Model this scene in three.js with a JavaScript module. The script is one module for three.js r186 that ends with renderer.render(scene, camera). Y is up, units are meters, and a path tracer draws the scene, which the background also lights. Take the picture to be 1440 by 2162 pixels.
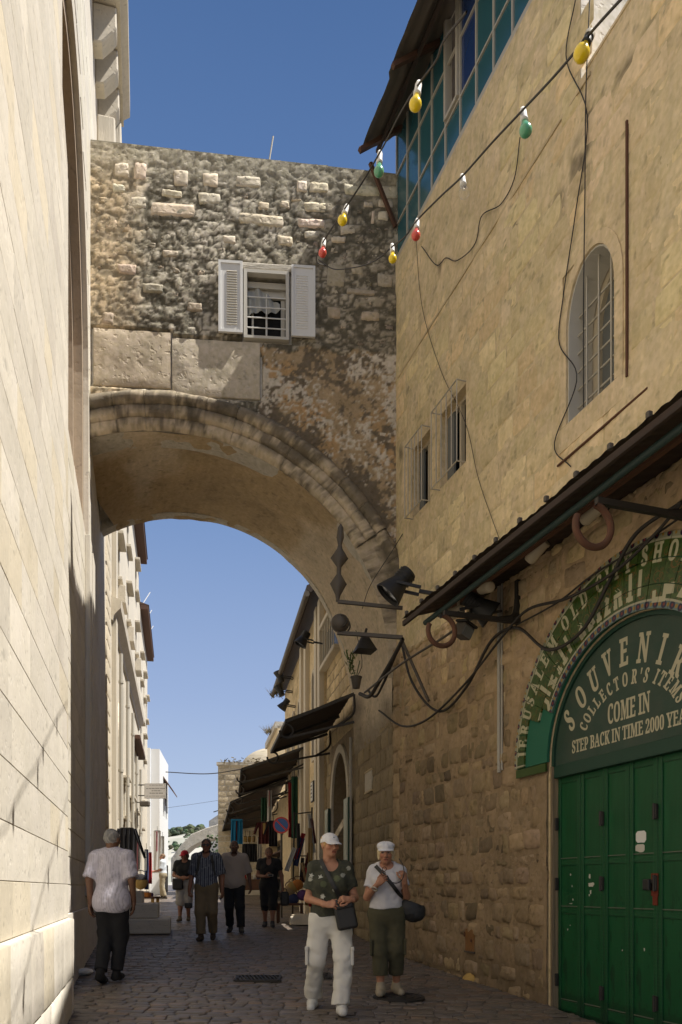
import * as THREE from 'three';
import { mergeGeometries } from 'three/addons/utils/BufferGeometryUtils.js';
import { RoundedBoxGeometry } from 'three/addons/geometries/RoundedBoxGeometry.js';

// ---------------------------------------------------------------- camera, sky, sun, exposure
const scene = new THREE.Scene();
const F = 1700, CX = 720, HY = 1876, EYE = 1.4;            // lens in pixels of a 1440 x 2162 frame, shifted upwards, held level
const camera = new THREE.PerspectiveCamera(2 * Math.atan(HY / F) * 180 / Math.PI, 1440 / (2 * HY), 0.1, 4000);
camera.position.set(0, EYE, 0);
camera.setViewOffset(1440, 2 * HY, 0, 0, 1440, 2162);
const EXPOSURE = 1.7;
const renderer = new THREE.WebGLRenderer({ antialias: true });
renderer.setSize(682, 1024);
renderer.toneMapping = THREE.LinearToneMapping;
renderer.toneMappingExposure = EXPOSURE;
renderer.shadowMap.enabled = true;
{
  const W = 256, H = 512, data = new Float32Array(W * H * 4);
  const stops = [[0, .56, .66, .82], [5, .47, .585, .79], [13, .335, .45, .70], [24.5, .195, .312, .57], [36, .122, .225, .46], [48, .078, .16, .36], [70, .055, .12, .29], [90, .05, .11, .275]];
  for (let y = 0; y < H; y++) {
    const el = Math.max(0, ((y + .5) / H - .5) * 180);
    let k = 0; while (k < stops.length - 2 && el > stops[k + 1][0]) k++;
    const a = stops[k], b = stops[k + 1], t = Math.min(1, Math.max(0, (el - a[0]) / (b[0] - a[0])));
    for (let x = 0; x < W; x++) { const o = (y * W + x) * 4; for (let c = 0; c < 3; c++) data[o + c] = (a[c + 1] + (b[c + 1] - a[c + 1]) * t) / EXPOSURE; data[o + 3] = 1; }
  }
  const sky = new THREE.DataTexture(data, W, H, THREE.RGBAFormat, THREE.FloatType);
  sky.mapping = THREE.EquirectangularReflectionMapping; sky.magFilter = THREE.LinearFilter; sky.needsUpdate = true;
  scene.background = sky; scene.environment = sky;
}
const sun = new THREE.DirectionalLight(new THREE.Color().setRGB(1, .955, .88), 4.4);
sun.position.set(1, 1.65, .165).multiplyScalar(60); sun.castShadow = true;
sun.shadow.mapSize.set(4096, 4096);
Object.assign(sun.shadow.camera, { left: -45, right: 45, top: 45, bottom: -45, near: 1, far: 200 });
sun.name = 'sun';
scene.add(sun);

// ---------------------------------------------------------------- helpers
let seed = 7;
const rnd = () => { seed = (seed + 0x6d2b79f5) | 0; let t = Math.imul(seed ^ (seed >>> 15), 1 | seed); t = (t + Math.imul(t ^ (t >>> 7), 61 | t)) ^ t; return ((t ^ (t >>> 14)) >>> 0) / 4294967296; };
const rr = (a, b) => a + (b - a) * rnd();
const clamp = (x, a = 0, b = 1) => Math.min(b, Math.max(a, x)), lerp = (a, b, t) => a + (b - a) * t;
const sstep = (a, b, x) => { const t = clamp((x - a) / (b - a)); return t * t * (3 - 2 * t); };
const V = (x, y, z) => new THREE.Vector3(x, y, z);
const h2 = (x, y, s = 0) => { let h = Math.imul(x | 0, 374761393) + Math.imul(y | 0, 668265263) + Math.imul(s | 0, 2147483647 ^ 0x5bd1e995); h = Math.imul(h ^ (h >>> 13), 1274126177); return ((h ^ (h >>> 16)) >>> 0) / 4294967296; };
function vn(x, y, s = 0, P = 0) {           // value noise, tiling when P
  let ix = Math.floor(x), iy = Math.floor(y); const fx = x - ix, fy = y - iy, u = fx * fx * (3 - 2 * fx), v = fy * fy * (3 - 2 * fy);
  let jx = ix + 1, jy = iy + 1; if (P) { ix = ((ix % P) + P) % P; iy = ((iy % P) + P) % P; jx = ((jx % P) + P) % P; jy = ((jy % P) + P) % P; }
  return lerp(lerp(h2(ix, iy, s), h2(jx, iy, s), u), lerp(h2(ix, jy, s), h2(jx, jy, s), u), v);
}
const fbm = (x, y, oct = 4, s = 0, P = 0) => { let a = .5, t = 0, n = 0; for (let i = 0; i < oct; i++) { t += a * vn(x, y, s + i * 17, P); n += a; a *= .5; x *= 2; y *= 2; if (P) P *= 2; } return t / n; };
function worley(x, y, s = 0, jit = 1) {       // F1, F2, id
  const ix = Math.floor(x), iy = Math.floor(y); let a = 9, b = 9, id = 0;
  for (let j = -1; j < 2; j++) for (let i = -1; i < 2; i++) {
    const px = ix + i + .5 + jit * (h2(ix + i, iy + j, s) - .5), py = iy + j + .5 + jit * (h2(ix + i, iy + j, s + 5) - .5), d = Math.hypot(px - x, py - y);
    if (d < a) { b = a; a = d; id = h2(ix + i, iy + j, s + 9); } else if (d < b) b = d;
  }
  return [a, b, id];
}
const names = new Set();
function numbered(n) { if (!names.has(n)) { names.add(n); return n; } let i = 1, q; do q = n + '_' + String(i++).padStart(3, '0'); while (names.has(q)); names.add(q); return q; }
function tag(o, label, category, group) { o.userData.label = label; if (category) o.userData.category = category; if (group) o.userData.group = group; return o; }
function thing(name, label, category, p = V(0, 0, 0), group, turn = 0) {
  const o = new THREE.Group(); o.name = numbered(name); o.position.copy(p); o.rotation.y = turn; tag(o, label, category, group); scene.add(o); o.updateMatrixWorld(true); return o;
}
function part(name, geo, mat, parent, label) {
  const m = new THREE.Mesh(Array.isArray(geo) ? merge(geo) : geo, mat); m.name = name; m.castShadow = m.receiveShadow = true;
  if (label) m.userData.label = label; parent.add(m); return m;
}
// a part given in world coordinates, moved into its parent's own
function partW(name, geo, mat, parent, label) {
  let g = Array.isArray(geo) ? merge(geo) : geo; parent.updateMatrixWorld(true);
  g.applyMatrix4(new THREE.Matrix4().copy(parent.matrixWorld).invert());
  return part(name, g, mat, parent, label);
}
// a thing made of one mesh, in world coordinates
function solo(name, label, category, geo, mat, base, group) {
  const g = Array.isArray(geo) ? merge(geo) : geo; g.translate(-base.x, -base.y, -base.z);
  const m = new THREE.Mesh(g, mat); m.name = numbered(name); m.position.copy(base); m.castShadow = m.receiveShadow = true; tag(m, label, category, group); scene.add(m); return m;
}
function struct(name, geo, mat) { const m = new THREE.Mesh(Array.isArray(geo) ? merge(geo) : geo, mat); m.name = numbered(name); m.userData.kind = 'structure'; m.castShadow = m.receiveShadow = true; scene.add(m); return m; }
function merge(list) {
  const col = list.some((g) => g.attributes.color);
  const q = list.map((g) => {
    const o = g.index ? g.toNonIndexed() : g.clone();
    for (const k of Object.keys(o.attributes)) if (!['position', 'normal', 'uv', 'color'].includes(k)) o.deleteAttribute(k);
    const n = o.attributes.position.count;
    if (!o.attributes.normal) o.computeVertexNormals();
    if (!o.attributes.uv) o.setAttribute('uv', new THREE.BufferAttribute(new Float32Array(n * 2), 2));
    if (col && !o.attributes.color) o.setAttribute('color', new THREE.BufferAttribute(new Float32Array(n * 3).fill(1), 3));
    return o;
  });
  return q.length === 1 ? q[0] : mergeGeometries(q);
}
function tone(g, r, gg = r, b = r) { const n = g.attributes.position.count, c = new Float32Array(n * 3); for (let i = 0; i < n; i++) { c[i * 3] = r; c[i * 3 + 1] = gg; c[i * 3 + 2] = b; } g.setAttribute('color', new THREE.BufferAttribute(c, 3)); return g; }
// pixel and depth to a point
const PX = (x, y, d) => V((x - CX) / F * d, EYE - (y - HY) / F * d, -d);
const groundAt = (X, d) => {
  let y = d < 20 ? .035 * d : .7 + .025 * (Math.min(d, 60) - 20);
  if (d < 0) y = .02 * d;
  const k = 1 - sstep(11, 17, d); return y - (X > 0 ? .055 : .02) * clamp(X, -4, 3) * k;
};
const G = (X, d) => V(X, groundAt(X, d), -d);
// a wall's own frame: x along it from a to b (left to right as one faces it), y up, z out of it
function frame(Xa, da, Xb, db) {
  const o = V(Xa, 0, -da), t = V(Xb - Xa, 0, -(db - da)), len = t.length(); t.normalize();
  const n = V(-t.z, 0, t.x), turn = Math.atan2(-t.z, t.x);
  const at = (x, y, off = 0) => { const r = V((x - CX) / F, -(y - HY) / F, -1), q = o.clone().addScaledVector(n, off).sub(V(0, EYE, 0)), k = n.dot(q) / n.dot(r), p = r.multiplyScalar(k).add(V(0, EYE, 0)).sub(o); return [p.dot(t), p.y, k]; };
  const pt = (s, h, z = 0) => o.clone().addScaledVector(t, s).addScaledVector(n, z).add(V(0, h, 0));
  const sd = (d) => (d - da) / (db - da) * len;      // along-wall position at a depth
  return { o, t, n, turn, len, at, pt, sd };
}
const wallThing = (f, name, label, cat, group) => thing(name, label, cat, f.o, group, f.turn);
function poly(pts) { const s = new THREE.Shape(); pts.forEach(([x, y], i) => (i ? s.lineTo(x, y) : s.moveTo(x, y))); s.closePath(); return s; }
function slab(pts, holes, front, thick, bevel = 0) {
  const s = pts.isShape ? pts : poly(pts); for (const h of holes || []) s.holes.push(h.getPoints ? h : poly(h));
  const g = new THREE.ExtrudeGeometry(s, { depth: thick - 2 * bevel, bevelEnabled: bevel > 0, bevelSize: bevel, bevelThickness: bevel, bevelOffset: -bevel, bevelSegments: 1, curveSegments: 20 }); g.translate(0, 0, front - thick + bevel); return g;
}
const rect = (s0, h0, s1, h1) => [[s0, h0], [s1, h0], [s1, h1], [s0, h1]];
function archPts(s0, h0, s1, spring, rise, n = 16, point = 0) {   // opening with an arched top
  const p = [[s0, h0], [s1, h0]], c = (s0 + s1) / 2, r = (s1 - s0) / 2;
  for (let i = 0; i <= n; i++) { const a = Math.PI * i / n, x = Math.cos(a), y = Math.sin(a); p.push([c + r * x, spring + rise * (point ? Math.pow(y, 1) * (1 - point) + point * (1 - Math.abs(x)) : y)]); }
  return p;
}
function archRing(s0, h0, s1, spring, rise, w, wr = w, n = 16, point = 0) {  // U-shaped frame round an arched opening
  const o = archPts(s0 - w, h0, s1 + w, spring, rise + wr, n, point).slice(1), i = archPts(s0, h0, s1, spring, rise, n, point).slice(1);
  return [...o, [s0 - w, h0], [s0, h0], ...i.reverse()];
}
function box(w, h, d, x = 0, y = 0, z = 0, r = 0) { const m = Math.min(w, h, d); const g = r ? new RoundedBoxGeometry(w, h, d, 1, Math.min(r, m * .45)) : new THREE.BoxGeometry(w, h, d); g.translate(x, y, z); return g; }
function tube(pts, r, n = 24, k = 6, smooth = true) {
  const c = smooth ? new THREE.CatmullRomCurve3(pts) : (() => { const q = new THREE.CurvePath(); for (let i = 0; i + 1 < pts.length; i++) q.add(new THREE.LineCurve3(pts[i], pts[i + 1])); return q; })();
  return new THREE.TubeGeometry(c, n, r, k, false);
}
function rod(p, q, r, k = 8, r2 = r) { const d = q.clone().sub(p), g = new THREE.CylinderGeometry(r2, r, d.length(), k); g.applyQuaternion(new THREE.Quaternion().setFromUnitVectors(V(0, 1, 0), d.clone().normalize())); const m = p.clone().add(q).multiplyScalar(.5); g.translate(m.x, m.y, m.z); return g; }
function bar(p, q, w, h) { const d = q.clone().sub(p), L = d.length(), g = new THREE.BoxGeometry(w, h, L); const m = new THREE.Matrix4().lookAt(q, p, V(0, 1, 0)); g.applyMatrix4(m); const c = p.clone().add(q).multiplyScalar(.5); g.translate(c.x, c.y, c.z); return g; }
const lathe = (pts, n = 16) => new THREE.LatheGeometry(pts.map(([x, y]) => new THREE.Vector2(x, y)), n);
function sag(p, q, drop, n = 10) { const o = []; for (let i = 0; i <= n; i++) { const t = i / n, v = p.clone().lerp(q, t); v.y -= drop * 4 * t * (1 - t); o.push(v); } return o; }
// one stone: a bevelled, slightly uneven cushion in its own x, y with its face towards +z
function stone(w, h, o = {}) {
  const { b = .012, dep = .02, rough = .006, bulge = .004, cor = 0, n = 2, jit = 0, ts = [1, 1, 1], v = .06 } = o;
  const nx = Math.max(1, Math.min(6, Math.round(n * Math.max(1, w / h * .8)))), ny = n, U = [0, b], W = [0, b];
  for (let i = 1; i <= nx; i++) U.push(b + (w - 2 * b) * i / nx); U.push(w);
  for (let i = 1; i <= ny; i++) W.push(b + (h - 2 * b) * i / ny); W.push(h);
  const P = [], C = [], T = [], I = [], ou = rnd() * 9, ow = rnd() * 9, k = 1 + (rnd() - .5) * 2 * v, cj = [0, 1, 2, 3].map(() => [rr(-jit, jit), rr(-jit, jit)]);
  for (let j = 0; j < W.length; j++) for (let i = 0; i < U.length; i++) {
    const u = U[i] / w, q = W[j] / h, a = 2 * u - 1, c = 2 * q - 1, edge = i === 0 || j === 0 || i === U.length - 1 || j === W.length - 1, sh = 1 - cor * a * a * c * c;
    const jx = lerp(lerp(cj[0][0], cj[1][0], u), lerp(cj[2][0], cj[3][0], u), q), jy = lerp(lerp(cj[0][1], cj[1][1], u), lerp(cj[2][1], cj[3][1], u), q);
    P.push(a * w / 2 * sh + jx + (edge ? 0 : rr(-.3, .3) * b * jit * 10), c * h / 2 * sh + jy, edge ? -dep : bulge * (1 - a * a) * (1 - c * c) + rr(-1, 1) * rough);
    const m = k * (1 + rr(-.03, .03)); C.push(ts[0] * m, ts[1] * m, ts[2] * m); T.push(U[i] + ou, W[j] + ow);
  }
  const N = U.length; for (let j = 0; j + 1 < W.length; j++) for (let i = 0; i + 1 < N; i++) { const a = j * N + i; if ((i + j) & 1) I.push(a, a + 1, a + N, a + 1, a + N + 1, a + N); else I.push(a, a + 1, a + N + 1, a, a + N + 1, a + N); }
  const g = new THREE.BufferGeometry(); g.setAttribute('position', new THREE.Float32BufferAttribute(P, 3)); g.setAttribute('color', new THREE.Float32BufferAttribute(C, 3)); g.setAttribute('uv', new THREE.Float32BufferAttribute(T, 2)); g.setIndex(I); g.computeVertexNormals(); return g;
}
// lays stones [{s, h, w, t, z, o}] on a wall: the largest 300 as parts, the others joined
function lay(parent, list, mat, name, most = 300, weight = (q) => q.w * q.t) {
  list.sort((a, b) => weight(b) - weight(a)); const rest = [];
  list.forEach((q, i) => { const g = stone(q.w, q.t, q.o); if (i < most) { const m = part(name, g, mat, parent); m.position.set(q.s, q.h, q.z || 0); if (q.r) m.rotation.z = q.r; } else { if (q.r) g.rotateZ(q.r); g.translate(q.s, q.h, q.z || 0); rest.push(g); } });
  if (rest.length) part('small_' + name, rest, mat, parent).userData.kind = 'stuff';
}
// courses of ashlar over a rectangle
function courses(s0, s1, h0, h1, ch, cl, keep, o) {
  const out = []; let h = h0;
  while (h < h1 - .03) {
    const t = Math.min(rr(ch[0], ch[1]), h1 - h), tt = h1 - h - t < ch[0] * .5 ? h1 - h : t; let s = s0 - rr(0, cl[0]);
    while (s < s1) { const w = rr(cl[0], cl[1]), a = Math.max(s, s0), e = Math.min(s + w, s1); if (e - a > .06 && keep((a + e) / 2, h + tt / 2, e - a, tt)) out.push({ s: (a + e) / 2, h: h + tt / 2, w: e - a - (o.gap || .006), t: tt - (o.gap || .006), z: rr(-1, 1) * (o.zj || .003), o: o.make((a + e) / 2, h + tt / 2) }); s += w; }
    h += tt;
  }
  return out;
}
// ---------------------------------------------------------------- textures and materials
function texture(W, H, fn, srgb) {
  const d = new Uint8Array(W * H * 4);
  for (let y = 0; y < H; y++) for (let x = 0; x < W; x++) { const c = fn(x / W, y / H), o = (y * W + x) * 4; if (c.length) { d[o] = clamp(c[0]) * 255; d[o + 1] = clamp(c[1]) * 255; d[o + 2] = clamp(c[2]) * 255; } else d[o] = d[o + 1] = d[o + 2] = clamp(c) * 255; d[o + 3] = 255; }
  const t = new THREE.DataTexture(d, W, H); t.wrapS = t.wrapT = THREE.RepeatWrapping; t.magFilter = THREE.LinearFilter; if (srgb) t.colorSpace = THREE.SRGBColorSpace; t.needsUpdate = true; return t;
}
const rep = (t, x, y = x) => { const q = t.clone(); q.repeat.set(x, y); q.needsUpdate = true; return q; };
// limestone: fine grain, pits, faint beds and blotches; covers 2 m
const stoneC = texture(1024, 1024, (x, y) => {
  const a = fbm(x * 8, y * 8, 5, 1, 8), b = fbm(x * 64, y * 64, 3, 40, 64), c = fbm(x * 3, y * 24, 3, 70, 3 * 8), p = fbm(x * 40, y * 40, 2, 90, 40);
  const k = .84 + .12 * (a - .5) + .12 * (b - .5) + .1 * (c - .5) - (p > .74 ? (p - .74) * 1.2 : 0); return [k * 1.01, k, k * (.98 + .05 * (a - .5))];
}, false);
const stoneB = texture(1024, 1024, (x, y) => { const a = fbm(x * 12, y * 12, 6, 4, 12), p = fbm(x * 48, y * 48, 3, 91, 48); return .3 + .6 * a - (p > .62 ? (p - .62) * 2.2 : 0); });
// combed, streaky stone for weathered walls
const roughC = texture(1024, 1024, (x, y) => {
  const a = fbm(x * 6, y * 6, 5, 11, 6), b = fbm(x * 50, y * 50, 3, 14, 50), s = fbm(x * 40, y * 8, 3, 17, 8), p = fbm(x * 26, y * 26, 3, 19, 26);
  const k = .78 + .3 * (a - .5) + .24 * (b - .5) + .16 * (s - .5) - (p > .66 ? (p - .66) * 1.0 : 0); return [k * 1.03, k * (1 - .03 * (a - .5)), k * (.94 + .18 * (b - .5))];
}, false);
const roughB = texture(1024, 1024, (x, y) => { const a = fbm(x * 10, y * 10, 6, 24, 10), p = fbm(x * 30, y * 30, 3, 29, 30); return .25 + .7 * a - (p > .64 ? (p - .64) * 1.6 : 0); });
const rustC = texture(256, 256, (x, y) => { const a = fbm(x * 6, y * 6, 5, 31, 6), b = fbm(x * 30, y * 30, 2, 33, 30); return [.5 + .5 * a, .42 + .4 * a * b, .36 + .3 * b * a]; }, false);
const clothB = texture(256, 256, (x, y) => .5 + .25 * Math.sin(x * 402) * Math.sin(y * 402) + .3 * (fbm(x * 8, y * 8, 3, 3, 8) - .5));
const M = {};
const mat = (name, rgb, rough = .9, extra = {}) => { const m = new THREE.MeshStandardMaterial({ color: new THREE.Color().setRGB(...rgb), roughness: rough, ...extra }); m.name = name; M[name] = m; return m; };
const stoneMat = (name, rgb, bump = .006, tex = stoneC, bt = stoneB, r = .5, rough = .92) => mat(name, rgb, rough, { map: rep(tex, r), bumpMap: rep(bt, r), bumpScale: bump, vertexColors: true });
stoneMat('cream', [.77, .715, .615], .003);
stoneMat('yellow', [.89, .735, .475], .01, roughC, roughB);
stoneMat('rubble', [.39, .30, .195], .022, roughC, roughB);
stoneMat('archstone', [.74, .68, .56], .02, roughC, roughB);
stoneMat('paving', [.205, .172, .148], .006, roughC, roughB, .5, .5);
stoneMat('pale', [.72, .65, .53], .006);
const noVC = (n, from, rgb) => { const m = M[from].clone(); m.vertexColors = false; m.name = n; if (rgb) m.color.setRGB(...rgb); M[n] = m; };
noVC('creamP', 'cream'); noVC('mortarY', 'yellow', [.82, .67, .43]); noVC('mortarR', 'rubble', [.33, .255, .165]); noVC('paleP', 'pale'); noVC('plasterY', 'yellow', [.86, .70, .46]); noVC('gravel', 'paving', [.155, .13, .112]); noVC('jointcream', 'cream', [.70, .64, .54]);
noVC('shadeBrownP', 'cream', [.50, .395, .285]); noVC('stucco', 'archstone', [.72, .68, .6]);  // first one: cream stone darkened to brown, window recess shade painted in
mat('black', [.018, .018, .018], .55); mat('iron', [.05, .045, .04], .6, { metalness: .5 }); mat('wire', [.035, .03, .026], .7);
mat('rust', [.16, .105, .07], .9, { map: rep(rustC, 1) }); mat('greyiron', [.11, .095, .08], .6, { metalness: .3 });
mat('darksheet', [.05, .045, .04], .75, { map: rep(rustC, .7), bumpMap: rep(clothB, 2), bumpScale: .001 });
mat('white', [.74, .73, .70], .6); mat('offwhite', [.56, .53, .46], .65); mat('creampaint', [.55, .47, .34], .6);
mat('teal', [.035, .125, .15], .15, { metalness: .1 }); mat('alu', [.5, .46, .38], .5, { metalness: .2 });
mat('darkglass', [.015, .017, .02], .15); mat('greyglass', [.16, .17, .165], .25); mat('dark', [.012, .011, .01], .95);
mat('wood', [.13, .088, .06], .8, { map: rep(rustC, .8) }); mat('pipe', [.42, .39, .33], .6);
mat('vc', [1, 1, 1], .85, { vertexColors: true }); mat('vcgloss', [1, 1, 1], .35, { vertexColors: true });
// ---------------------------------------------------------------- ground and street
const leftX = (d) => (d < 7.26 ? -.70 - .2435 * d : d < 14.9 ? -.82 - .2435 * d : d < 33 ? -1.422 - .203 * d : -3.08 - .143 * d);
const rightX = (d) => (d < 12.4 ? 5.03 - .338 * d : d < 18.5 ? .82 - .188 * (d - 12.4) : -.38 - .165 * (d - 18.5));
{
  const P = [], I = [], T = [], xs = [-900, -300, -80, -30, -12], ds = [-300, -60, -20]; for (let i = -9; i <= 7; i += .5) xs.push(i); xs.push(12, 30, 80, 300, 900);
  for (let d = -4; d < 60; d += .8) ds.push(d); ds.push(70, 100, 300, 1200);
  for (const d of ds) for (const x of xs) { P.push(x, groundAt(x, d) - .045, -d); T.push(x, d); }
  for (let j = 0; j + 1 < ds.length; j++) for (let i = 0; i + 1 < xs.length; i++) { const a = j * xs.length + i, b = a + xs.length; I.push(a, a + 1, b, a + 1, b + 1, b); }
  const g = new THREE.BufferGeometry(); g.setAttribute('position', new THREE.Float32BufferAttribute(P, 3)); g.setAttribute('uv', new THREE.Float32BufferAttribute(T, 2)); g.setIndex(I); g.computeVertexNormals();
  struct('ground', g, M.gravel);
}
{
  const P = [], I = [], T = [], N = 14, ds = []; for (let d = -2; d <= 52; d += .5) ds.push(d);
  for (const d of ds) for (let i = 0; i <= N; i++) { const x = lerp(leftX(d) + .0, rightX(d), i / N); P.push(x, groundAt(x, d) - .012, -d); T.push(x, d); }
  for (let j = 0; j + 1 < ds.length; j++) for (let i = 0; i < N; i++) { const a = j * (N + 1) + i, b = a + N + 1; I.push(a, a + 1, b, a + 1, b + 1, b); }
  const g = new THREE.BufferGeometry(); g.setAttribute('position', new THREE.Float32BufferAttribute(P, 3)); g.setAttribute('uv', new THREE.Float32BufferAttribute(T, 2)); g.setIndex(I); g.computeVertexNormals();
  const street = struct('street', g, M.gravel);
  const list = []; let d = 5.4;
  while (d < 34) {
    const far = d > 22, t = (far ? rr(.2, .3) : rr(.085, .13)) * (d > 14 ? 1.35 : 1); let x = leftX(d + t / 2) + rr(.0, .12); const xe = rightX(d + t / 2) - .03, skew = .02 * Math.sin(d * 1.7);
    while (x < xe - .08) {
      const w = Math.min(far ? rr(.3, .6) : rr(.11, .30) * (d > 14 ? 1.3 : 1), xe - x), k = rr(.82, 1.16), c = rnd();
      if (w > .07) list.push({ x: x + w / 2, d: d + t / 2 + skew * (x + 2) + rr(-.01, .01), w: w - .007, t: t - .007, y: rr(-.004, .006), k: (w * t) / (d * d * d), r: rr(-.03, .03),
        o: { b: .008, dep: .012, bulge: .002, rough: .0022, cor: .05, jit: .004, n: 2, ts: c > .8 ? [1.15 * k, 1.02 * k, .92 * k] : c < .2 ? [.85 * k, .88 * k, .95 * k] : [k, k, k] } });
      x += w;
    }
    d += t;
  }
  list.sort((a, b) => b.k - a.k); const rest = [];
  list.forEach((q, i) => {
    const g = stone(q.w, q.t, q.o); g.rotateX(-Math.PI / 2); g.rotateY(q.r); g.rotateX(Math.atan(.035));
    const p = G(q.x, q.d); p.y += q.y;
    if (i < 300) part('paving_stone', g, M.paving, street).position.copy(p); else { g.translate(p.x, p.y, p.z); rest.push(g); }
  });
  part('small_paving_stone', rest, M.paving, street).userData.kind = 'stuff';
}
// ---------------------------------------------------------------- left: the pale convent wall
const fL1 = frame(-.696 + .2435 * 2.4, -2.4, -.696 - .2435 * 7.26, 7.26);
const fL2 = frame(-.819 - .2435 * 7.2, 7.2, -.819 - .2435 * 15, 15);
const OC = { d: 9.45, h: 8.4, a: 2.22, b: 3.0 };           // the moulded window arch: centre depth, springing height, half span, rise
{
  const t = wallThing(fL1, 'convent_wall', 'tall smooth cream ashlar wall in full sun, filling the left edge', 'wall');
  const e = fL1.len, eu = fL1.sd(6.78), hu = 7.9, inBite = (s, h, w = 0, q = 0) => h + q / 2 > hu && s + w / 2 > eu;
  part('wall', slab([[0, -.3], [e, -.3], [e, hu], [eu, hu + .25], [eu, 14.5], [0, 14.5]], [], 0, .5), M.jointcream, t);
  const tn = (s, h) => { const k = rr(.9, 1.06), y = rnd(); return y > .8 ? [k, k * .965, k * .88] : y < .1 ? [k * .93, k * .92, k * .92] : [k, k, k]; };
  const L = courses(fL1.sd(2.6), e, 1.14, 12.2, [.295, .31], [.4, .85], (s, h, w, q) => !inBite(s, h, w, q), { gap: .004, zj: .0005, make: (s, h) => ({ b: .003, dep: .0035, bulge: .0004, rough: .0005, n: 1, ts: tn(s, h), v: .03 }) });
  lay(t, L.map((q) => ({ ...q, z: q.z + .0045 })), M.cream, 'ashlar_block', 300, (q) => q.w * q.t * (q.h < 10.5 ? 2 : 1));
  const P = courses(fL1.sd(2.2), e + .03, -.25, 1.14, [.34, .48], [.55, 1.1], () => true, { gap: .006, zj: .003, make: () => ({ b: .012, dep: .05, bulge: .004, rough: .004, n: 3, ts: tn(), v: .05 }) });
  lay(t, P.map((q) => ({ ...q, z: q.z + .05 })), M.cream, 'plinth_block');
}
{
  const t = wallThing(fL2, 'convent_building', 'cream stone building with a moulded window recess and bracketed cornice, left of the arch', 'building');
  const sd = fL2.sd, ring = (k, dn = 0) => archPts(sd(OC.d) - OC.a * k * 1.03, 6.3 + dn, sd(OC.d) + OC.a * k * 1.03, OC.h, OC.b * k, 24);
  part('wall', slab([[-.05, -.3], [sd(15), -.3], [sd(15), 15.6], [-.05, 15.6]], [ring(1)], 0, .07), M.jointcream, t);
  part('window_moulding', slab(ring(1.03, -.04), [ring(.935, .1)], -.072, .12), M.shadeBrownP, t);  // mouldings and reveal are cream stone; their brown is shade put into the colour
  part('window_moulding', slab(ring(.965, .06), [ring(.89, .2)], -.194, .1), M.shadeBrownP, t);
  part('window_reveal', slab(ring(.925, .12), [ring(.84, .3)], -.296, .9), M.shadeBrownP, t);
  part('pane', slab(ring(.86, .26), [], -1.2, .03), M.darkglass, t);
  const inRing = (s, h, w, q) => { const x = Math.max(Math.abs(s - sd(OC.d)) - w / 2, 0), y = Math.max(h - q / 2 - OC.h, 0); return h + q / 2 > 6.28 && Math.hypot(x / (OC.a * 1.03), y / OC.b) < 1.02; };
  const L = courses(0, sd(15) - .02, 1.14, 13.4, [.295, .31], [.4, .85], (s, h, w, q) => !inRing(s, h, w, q), { gap: .006, zj: .002, make: () => { const k = rr(.92, 1.04); return { b: .006, dep: .008, bulge: .001, rough: .0012, n: 1, ts: [k, k, k * rr(.94, 1.02)], v: .02 }; } });
  lay(t, L.map((q) => ({ ...q, z: q.z + .008 })), M.cream, 'ashlar_block');
  part('plinth', slab(rect(-.05, -.3, sd(15), 1.14), [], .05, .05), M.creamP, t);
  // two narrow pilasters beside the arch
  for (const [a, b] of [[10.9, 11.25], [11.5, 11.95]]) part('pilaster', box(sd(b) - sd(a), 4.9, .07, (sd(a) + sd(b)) / 2, 3.75, .043, .008), M.creamP, t);
  // bracketed cornice over the arch
  part('cornice', slab([[0, 0], [.42, 0], [.42, .12], [.53, .2], [.53, .5], [0, .5]], [], 0, sd(14.6) - sd(9)).rotateY(-Math.PI / 2).translate(sd(9), 15.3, 0), M.paleP, t);
  for (const d of [12.3, 12.95, 13.6, 14.25]) {
    const s = sd(d), pts = [[0, 0], [.14, .02], [.31, .22], [.36, .3], [.36, .62], [0, .62]];
    const g = slab(pts, [], 0, .3, .02); g.rotateY(-Math.PI / 2); g.translate(s + .3, 14.66, 0); part('bracket', g, M.paleP, t);
  }
  part('pier', box(.55, 4.2, .38, sd(14.7), 13.15, .19, .03), M.paleP, t);
  part('pier', box(.4, 3.6, .3, sd(13.9), 12.8, .15, .03), M.paleP, t);
}
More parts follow.
